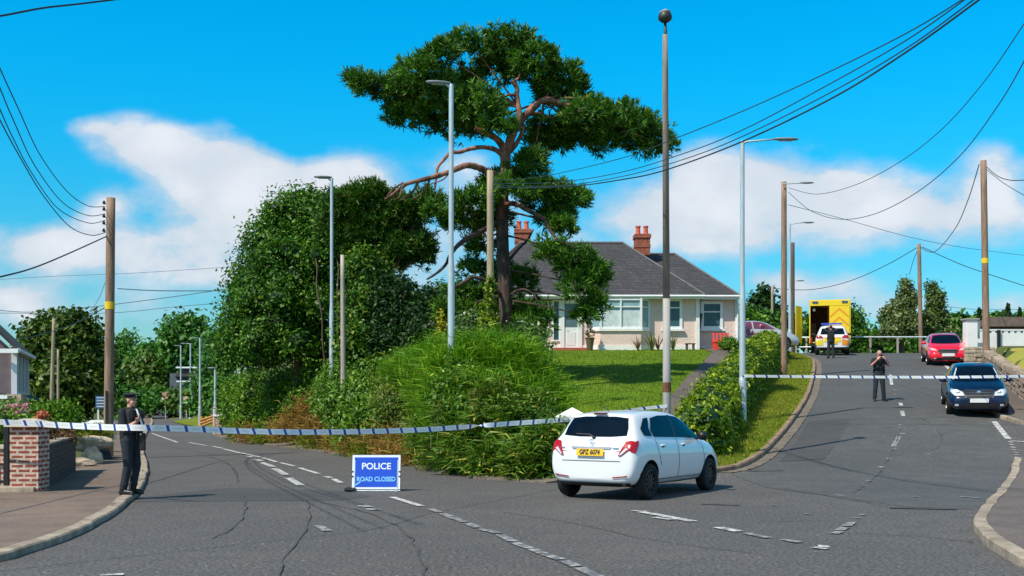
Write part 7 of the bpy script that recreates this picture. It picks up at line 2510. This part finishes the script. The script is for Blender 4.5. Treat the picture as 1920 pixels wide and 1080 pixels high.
def head_parts(mb, c, face, tilt=0.0, s=1.0):
    """c: centre of skull; face: unit direction the face looks"""
    f = Vector(face).normalized()
    up = Vector((0, 0, 1))
    r = f.cross(up).normalized()
    up = r.cross(f).normalized()
    B = Matrix((r, f, up)).transposed().to_4x4()
    c = Vector(c)

    def L(x, y, z):
        return c + B @ Vector((x * s, y * s, z * s))
    mb.ell(L(0, -.012, .03), (.074 * s, .092 * s, .088 * s), 18, 12, B)
    mb.ell(L(0, .022, -.035), (.058 * s, .068 * s, .080 * s), 16, 10, B)
    mb.ell(L(0, .062, -.088), (.026 * s, .024 * s, .020 * s), 10, 8, B)     # chin
    mb.tube([L(0, .088, .012), L(0, .104, -.022), L(0, .092, -.032)], [.008, .014, .010], 8)   # nose
    for sg in (1, -1):
        mb.ell(L(sg * .074, -.006, -.008), (.012 * s, .020 * s, .032 * s), 8, 8, B)          # ears
        mb.ell(L(sg * .034, .074, -.02), (.022 * s, .016 * s, .018 * s), 8, 6, B)           # cheeks
    mb.ell(L(0, .080, -.060), (.024 * s, .012 * s, .010 * s), 10, 6, B)    # lips
    return L, B


def face_details(L, B, parent, brow=m_hair_dk):
    for sg in (1, -1):
        m_ = MB()
        m_.ell(L(sg * .031, .083, .008), (.011, .006, .006), 8, 6, B)
        m_.build('eye', m_dark, parent)
        m_ = MB()
        m_.ell(L(sg * .032, .086, .024), (.019, .006, .004), 8, 6, B)
        m_.build('eyebrow', brow, parent)
    m_ = MB()
    m_.ell(L(0, .091, -.060), (.020, .003, .003), 8, 6, B)
    m_.build('mouth', mat('lips', (.32, .10, .09), .6), parent)


def torso(mb, J, g=0.0):
    pel, wai, che, nek = [Vector(J[k]) for k in ('pelvis', 'waist', 'chest', 'neck')]
    rz = J.get('rot', 0.0)
    M_ = Matrix.Rotation(rz, 4, 'Z')
    mb.ell(pel, (.165 + g, .118 + g, .12 + g), 18, 12, M_)
    mb.ell(wai, (.145 + g, .108 + g, .14 + g), 18, 12, M_)
    mb.ell(che, (.172 + g, .122 + g, .17 + g), 18, 12, M_)
    mb.ell(che + Vector((0, 0, .08)), (.165 + g, .10 + g, .10 + g), 18, 12, M_)
    for k in (.25, .5, .75):
        mb.ell(pel.lerp(che, k), (.155 + g, .112 + g, .12 + g), 16, 10, M_)


def build_person(label, loc, rz, J, outfit, group=None):
    """J: joints in local metres (person faces -Y when rot = 0)"""
    t = thing('person', label, 'person', loc, rz, group)
    ORG[t.name] = Vector((0, 0, 0))
    V_ = {k: Vector(v) for k, v in J.items() if isinstance(v, tuple)}
    J2 = dict(J)
    mb = MB()
    torso(mb, J2)
    seg(mb, V_['neck'] - Vector((0, 0, .03)), V_['neckt'], .060, .052)
    L, B = head_parts(mb, V_['head'], J['face'])
    for s_ in 'lr':
        seg(mb, V_['sh' + s_], V_['el' + s_], .050, .040)
        seg(mb, V_['el' + s_], V_['wr' + s_], .040, .027)
        mb.tube([V_['chest'] + Vector((0, 0, .09)), V_['sh' + s_]], [.07, .055], 10)
        seg(mb, V_['hip' + s_], V_['kn' + s_], .085, .055)
        seg(mb, V_['kn' + s_], V_['kn' + s_].lerp(V_['an' + s_], .35), .055, .055)
        seg(mb, V_['kn' + s_].lerp(V_['an' + s_], .35), V_['an' + s_], .055, .036)
        seg(mb, V_['an' + s_] - Vector((0, 0, .03)), V_['to' + s_], .038, .034)
        hand(mb, V_['wr' + s_], J['hd' + s_], J['pn' + s_], 1 if s_ == 'l' else -1, J.get('curl', .8))
    body = remesh(mb, 'body', outfit['skin'], t, .0085, 2)
    face_details(L, B, body)
    # trousers
    mb = MB()
    mb.ell(V_['pelvis'] + Vector((0, 0, .02)), (.185, .138, .12), 18, 10, Matrix.Rotation(J.get('rot', 0), 4, 'Z'))
    mb.ell(V_['pelvis'] + Vector((0, 0, -.06)), (.180, .135, .11), 18, 10, Matrix.Rotation(J.get('rot', 0), 4, 'Z'))
    for s_ in 'lr':
        seg(mb, V_['hip' + s_], V_['kn' + s_], .108, .078)
        seg(mb, V_['kn' + s_], V_['an' + s_] + Vector((0, 0, .02)), .078, .066)
        mb.ell(V_['kn' + s_].lerp(V_['an' + s_], .8), (.078, .078, .05), 10, 8)
        mb.ell(V_['kn' + s_] + Vector((0, 0, .03)), (.084, .084, .05), 10, 8)
    remesh(mb, 'trousers', m_trous, t, .014, 2)
    # shirt: torso and upper arms (short sleeves) or whole arms
    mb = MB()
    J3 = dict(J2)
    torso(mb, J3, .016)
    for s_ in 'lr':
        mb.tube([V_['chest'] + Vector((0, 0, .10)), V_['sh' + s_]], [.085, .070], 10)
        e_ = V_['sh' + s_].lerp(V_['el' + s_], .75 if outfit['short'] else 1.0)
        seg(mb, V_['sh' + s_], e_, .072, .064 if outfit['short'] else .056)
        if not outfit['short']:
            seg(mb, V_['el' + s_], V_['el' + s_].lerp(V_['wr' + s_], .85), .056, .044)
    mb.tube([V_['neck'] - Vector((0, 0, .06)), V_['neck'] + Vector((0, 0, .035))], [.095, .072], 14)
    remesh(mb, 'shirt', m_cloth, t, .013, 2)
    # vest with pouches
    M_ = Matrix.Rotation(J.get('rot', 0), 4, 'Z')
    if outfit.get('vest', True):
        mb = MB()
        ch = V_['chest']
        mb.box(ch + M_ @ Vector((0, -.012, -.04)), (.35, .30, .40), bev=.07, M=M_)
        vest = remesh(mb, 'vest', m_vest, t, .016, 3)
        for (x, y, z, sx, sy, sz) in outfit.get('pouches', [(-.10, -.17, -.12, .09, .05, .12), (.09, -.17, -.10, .10, .05, .10), (.11, -.165, .06, .06, .04, .14), (-.11, -.165, .05, .07, .04, .09)]):
            mb = MB()
            mb.box(ch + M_ @ Vector((x, y, z)), (sx, sy, sz), bev=.012, M=M_)
            mb.build('pouch', m_dark, vest)
    mb = MB()
    bz = V_['pelvis'] + Vector((0, 0, .10))
    mb.lathe([(.150, -.025), (.156, -.02), (.156, .02), (.150, .025)], 24, M=M_ @ Matrix.Diagonal((1.18, .92, 1, 1)), c=bz)
    belt = mb.build('belt', m_black, t, smooth=True)
    for (x, y, sx, sy, sz) in outfit.get('belt', [(.17, -.02, .06, .08, .13), (-.17, 0, .05, .09, .12)]):
        mb = MB()
        mb.box(bz + M_ @ Vector((x, y, -.05)), (sx, sy, sz), bev=.012, M=M_)
        mb.build('belt_pouch', m_black, belt)
    for s_ in 'lr':
        mb = MB()
        a, to = V_['an' + s_], V_['to' + s_]
        d = (to - a)
        d.z = 0
        d.normalize()
        seg(mb, a + Vector((0, 0, .06)), a - Vector((0, 0, .02)), .058, .05)
        mb.tube([Vector((a.x, a.y, .045)) - d * .07, Vector((a.x, a.y, .05)), Vector((to.x, to.y, .042)) - d * .03, Vector((to.x, to.y, .036)) + d * .05], [.040, .048, .048, .032], 12)
        mb.box(Vector((a.x, a.y, .013)).lerp(Vector((to.x, to.y, .013)), .5), ((Vector((to.x, to.y)) - Vector((a.x, a.y))).length + .12, .085, .026), math.atan2(d.y, d.x), bev=.01)
        remesh(mb, 'boot', m_boot, t, .010, 1)
    return t, body, V_, L, B


# officer on the left pavement, seen from his right side, looking down the road
off_pos = G(243, 927, .085)
J = dict(rot=R_(62), pelvis=(0, 0, .96), waist=(.012, 0, 1.10), chest=(.005, .005, 1.30), neck=(0, .0, 1.455), neckt=(.015, 0, 1.52), head=(.03, -.005, 1.60), face=(.86, -.42, -.04),
         shl=(.085, .17, 1.40), ell=(.13, .20, 1.13), wrl=(.29, .06, 1.10), hdl=(.6, -.75, .15), pnl=(0, 0, 1),
         shr=(-.075, -.165, 1.40), elr=(-.03, -.215, 1.12), wrr=(.175, -.20, 1.235), hdr=(.55, .15, .82), pnr=(-.75, .25, .3),
         hipl=(.035, .09, .92), knl=(.085, .10, .50), anl=(.02, .10, .09), tol=(.16, .07, .035),
         hipr=(-.02, -.09, .92), knr=(.005, -.10, .50), anr=(-.075, -.10, .09), tor=(.065, -.14, .035), curl=.9)
t, body, V_, L, B = build_person('uniformed officer in peaked cap standing on the left kerb, hand at the chest', off_pos, 0, J,
                                 dict(skin=m_skin, short=True, belt=[(.03, -.17, .10, .06, .20), (.17, .02, .06, .08, .12), (-.16, 0, .05, .09, .15)], pouches=[(-.10, -.17, -.12, .09, .05, .14), (.09, -.17, -.12, .10, .06, .14), (.10, -.165, .06, .06, .05, .15), (-.10, -.16, .05, .07, .04, .10)]))
mb = MB()
mb.ell(L(0, -.02, .075), (.098, .112, .045), 20, 8, B)
mb.ell(L(0, -.015, .105), (.128, .140, .028), 24, 8, B)
mb.ell(L(0, .095, .062), (.075, .055, .010), 16, 6, B)
cap = mb.build('peaked_cap', m_cloth, t, smooth=True)
mb = MB()
mb.ell(L(0, .112, .085), (.018, .008, .022), 8, 6, B)
mb.build('cap_badge', m_chrome, cap, smooth=True)
mb = MB()
mb.ell(L(0, -.035, .0), (.079, .075, .055), 14, 8, B)
mb.build('hair', m_hair_dk, body, smooth=True)
# clipboard sheet held against the chest and holster on the thigh
mb = MB()
mb.box((.225, -.15, 1.30), (.022, .04, .34), M=Matrix.Rotation(R_(-20), 4, 'Y'))
tag(mb.build('paper_strip', m_white, org=None), None)
pp = bpy.data.objects['paper_strip']
pp.location = t.location
tag(pp, 'narrow white paper strip held diagonally at the left officer\'s chest', 'paper')
mb = MB()
mb.box((.24, -.06, .90), (.10, .07, .30), bev=.02)
mb.tube([(.24, -.06, 1.02), (.20, -.09, 1.10)], .03, 8)
mb.build('holster', m_black, t)
mb = MB()
mb.box((.235, -.14, 1.03), (.03, .02, .03), bev=.004)
mb.build('buckle', m_chrome, t)
mb = MB()
mb.tube([(.06, .0, 1.50), (.15, -.06, 1.42), (.19, -.10, 1.30)], .010, 6)
mb.box((.17, -.09, 1.38), (.05, .05, .10), bev=.01)
mb.build('radio', m_dark, t)

# officer on the hill road, facing us, both hands up to the face
p2 = GD(1648, 39.6)
J = dict(rot=0, pelvis=(0, 0, .96), waist=(0, 0, 1.10), chest=(0, 0, 1.29), neck=(0, 0, 1.45), neckt=(0, -.03, 1.51), head=(0, -.055, 1.585), face=(0, -.93, -.36),
         shl=(.185, 0, 1.39), ell=(.285, -.14, 1.21), wrl=(.125, -.27, 1.40), hdl=(-.55, -.15, .82), pnl=(-.6, .5, 0),
         shr=(-.185, 0, 1.39), elr=(-.285, -.14, 1.21), wrr=(-.125, -.27, 1.40), hdr=(.55, -.15, .82), pnr=(.6, .5, 0),
         hipl=(.09, 0, .92), knl=(.13, -.02, .50), anl=(.17, .01, .09), tol=(.20, -.14, .035),
         hipr=(-.09, 0, .92), knr=(-.12, -.02, .50), anr=(-.14, .01, .09), tor=(-.18, -.14, .035), curl=.9)
t, body, V_, L, B = build_person('person in black on the hill road facing us, bare forearms raised to the face', p2, 0, J, dict(skin=m_skin_pink, short=True))
mb = MB()
mb.ell(L(0, -.02, .035), (.080, .094, .088), 18, 10, B)
mb.build('hair', m_hair_gr, body, smooth=True)
mb = MB()
mb.box((0, -.245, 1.515), (.15, .03, .08), bev=.008)
cm = mb.build('camera', m_black, org=None)
cm.location = t.location
tag(cm, 'small black camera held up to the face by the person on the hill road', 'camera')

# officer near the ambulance, back to us, elbows out
p3 = GD(1558, 60.6)
J = dict(rot=R_(180), pelvis=(0, 0, .96), waist=(0, 0, 1.10), chest=(0, 0, 1.29), neck=(0, 0, 1.45), neckt=(0, .02, 1.51), head=(0, .03, 1.59), face=(0, .96, -.25),
         shl=(-.185, 0, 1.40), ell=(-.34, .06, 1.46), wrl=(-.14, .16, 1.60), hdl=(.8, .0, .1), pnl=(0, -.9, 0),
         shr=(.185, 0, 1.40), elr=(.34, .06, 1.46), wrr=(.14, .16, 1.60), hdr=(-.8, .0, .1), pnr=(0, -.9, 0),
         hipl=(-.09, 0, .92), knl=(-.11, .02, .50), anl=(-.13, -.01, .09), tol=(-.16, .13, .035),
         hipr=(.09, 0, .92), knr=(.11, .02, .50), anr=(.13, -.01, .09), tor=(.16, .13, .035), curl=.6)
t, body, V_, L, B = build_person('person in black, back to us, behind the police car, elbows raised', p3, 0, J, dict(skin=m_skin, short=False))
mb = MB()
mb.ell(L(0, -.02, .03), (.082, .098, .095), 18, 10, B)
mb.build('hair', m_hair_dk, body, smooth=True)

# ------------------------------------------------------------------ police road sign
sb = G(705, 921)
m_sblue = mat('sign_blue', (.018, .085, .62), .35, var=.06, scale=3)
m_cyan = mat('sign_letters_cyan', (.25, .62, .90), .45, var=.12, scale=20)
m_wl = mat('sign_letters_white', (.80, .86, .90), .45, var=.03)
t = thing('road_sign', 'blue folding POLICE ROAD CLOSED sign with white border standing on the junction', 'sign', sb, R_(-1.0))
ORG[t.name] = Vector((0, 0, 0))
tilt = Matrix.Rotation(R_(-9), 4, 'X')
SW, SH = .90, .64


def SM(x, y, z):
    return tilt @ Vector((x, z, y)) + Vector((0, 0, .035))


mb = MB()
mb.box(SM(0, .30 + .02, 0), (SW + .02, .022, SH + .02), bev=.006, M=tilt)
back = mb.build('frame', m_black, t)
mb = MB()
mb.box(SM(0, .32, -.0135), (SW - .0, .006, SH - .0), M=tilt)
brd = mb.build('white_border', m_wl, t)
mb = MB()
mb.box(SM(0, .32, -.018), (SW - .085, .006, SH - .085), M=tilt)
face = mb.build('blue_face', m_sblue, t)
for txt, size, yy, mm, sxx, ls in (('POLICE', .165, .425, m_wl, 1.02, 1), ('ROAD CLOSED', .118, .185, m_cyan, .90, 1)):
    base = Matrix.Translation(SM(0, yy, -.0225)) @ tilt @ Matrix.Rotation(R_(90), 4, 'X')
    text_mesh(txt, size, 'lettering', mm, face, base, .002, sxx, .0035)
# crossing strut and scuff
mb = MB()
mb.box(SM(-.345, .105, -.0225) , (.13, .002, .022), M=tilt @ Matrix.Rotation(R_(-32), 4, 'Y'))
mb.build('scuff', m_cyan, face)
for yy in (.24, .33):
    for sg in (1, -1):
        mb = MB()
        mb.box(SM(sg * (SW / 2 - .01), yy, -.02), (.035, .012, .022), M=tilt)
        mb.build('clip', m_black, t)
for sg in (1, -1):
    mb = MB()
    mb.tube([(sg * .40, -.02, .02), (sg * .40, .08, .60)], .013, 6)
    mb.tube([(sg * .40, .42, .015), (sg * .40, .10, .60)], .013, 6)
    mb.tube([(sg * .40, -.10, .014), (sg * .40, .50, .014)], .014, 6)
    mb.box((sg * .40, -.14, .018), (.05, .10, .03), bev=.005)
    mb.build('leg', m_galv, t)
mb = MB()
mb.tube([(-.50, -.06, .014), (.46, -.06, .014)], .012, 6)
mb.build('foot_bar', m_galv, t)
mb = MB()
mb.box((-.47, -.06, .04), (.20, .30, .06), bev=.03)
tag(mb.build('sandbag', m_black, org=None), 'small black sandbag on the left foot of the blue police sign', 'sandbag')
bpy.data.objects['sandbag'].location = sb


# ------------------------------------------------------------------ police tape
def tape_mat():
    m, t_, out = new_mat('police_tape')
    a = t_.n('ShaderNodeAttribute', attribute_name='tape_uv')
    s = t_.n('ShaderNodeSeparateXYZ', {0: a.outputs['Vector']})
    along, across = s.outputs[0], s.outputs[1]
    fr = t_.math('FRACT', t_.math('ADD', t_.math('DIVIDE', along, .335), t_.math('MULTIPLY', across, .10)))
    blue = t_.math('LESS_THAN', fr, .17)
    txt = t_.math('MULTIPLY', t_.math('MULTIPLY', t_.math('GREATER_THAN', fr, .36), t_.math('LESS_THAN', fr, .86)), t_.math('LESS_THAN', t_.math('ABSOLUTE', t_.math('SUBTRACT', across, .5)), .17))
    lt = t_.math('GREATER_THAN', t_.math('FRACT', t_.math('MULTIPLY', along, 42.0)), .35)
    c = t_.mix(t_.math('MULTIPLY', t_.math('MULTIPLY', txt, lt), .28), (.93, .93, .91), (.12, .16, .25))
    c = t_.mix(blue, c, (.02, .08, .38))
    b = t_.n('ShaderNodeBsdfPrincipled', {'Base Color': c, 'Roughness': .35})
    tr = t_.n('ShaderNodeBsdfTranslucent', {'Color': c})
    mx = t_.n('ShaderNodeMixShader', {0: .2, 1: b.outputs[0], 2: tr.outputs[0]})
    m.node_tree.links.new(mx.outputs[0], out.inputs[0])
    return m


m_tape = tape_mat()


def tape(label, pts, width, twist=None, n=40):
    P = [Vector(p) for p in pts]
    out = []
    for i in range(len(P) - 1):
        p0, p1, p2, p3 = P[max(i - 1, 0)], P[i], P[i + 1], P[min(i + 2, len(P) - 1)]
        for k in range(n):
            t_ = k / n
            out.append(.5 * ((2 * p1) + (p2 - p0) * t_ + (2 * p0 - 5 * p1 + 4 * p2 - p3) * t_ ** 2 + (3 * p1 - p0 - 3 * p2 + p3) * t_ ** 3))
    out.append(P[-1])
    vs, uv = [], []
    al = 0.0
    for i, p in enumerate(out):
        if i:
            al += (p - out[i - 1]).length
        d = (out[min(i + 1, len(out) - 1)] - out[max(i - 1, 0)]).normalized()
        side = d.cross(Vector((0, 0, 1))).normalized()
        up = side.cross(d).normalized()
        a = .12 * math.sin(al * 1.9) + .10 * math.sin(al * .7 + 1)
        if twist:
            for tc_, tw in twist:
                a += PI / (1 + math.exp(-(al - tc_) / tw))
        u_ = up * math.cos(a) + side * math.sin(a)
        vs += [p - u_ * width / 2, p + u_ * width / 2]
        uv += [(al, 0, 0), (al, 1, 0)]
    fs = [(2 * i, 2 * i + 2, 2 * i + 3, 2 * i + 1) for i in range(len(out) - 1)]
    o = MB().add(vs, fs).build('police_tape', m_tape, org=out[0], fix=False)
    at_ = o.data.attributes.new('tape_uv', 'FLOAT_VECTOR', 'POINT')
    at_.data.foreach_set('vector', [c for q in uv for c in q])
    return tag(o, label, 'tape', 'blue and white police tape')


tape('long sagging tape from the brick pillar past the officer to the stone pillar', [W(-60, 783, 20.2), W(0, 791, 20.2), W(45, 793, 20.15), W(110, 797, 19.9), W(200, 801, 19.4), W(262, 802, 19.1), W(350, 804, 19.6), W(480, 809, 20.6), W(620, 810, 21.8), W(760, 807, 23.0), W(850, 802, 23.7), W(960, 794, 24.7), W(1075, 786, 25.6)], .10, [(11.0, .12)])
tape('short tape behind the white car roof, ending at the tallest lamp column', [W(1075, 788, 25.6), W(1130, 778, 25.8), W(1190, 768, 26.0), W(1251, 761, 26.2)], .07)
tape('far straight tape across the hill road in front of the blue car', [W(1392, 705, 33.45), W(1500, 706, 33.3), W(1650, 707, 33.2), W(1800, 707, 33.1), W(1930, 705, 33.0), W(2000, 702, 33)], .075)
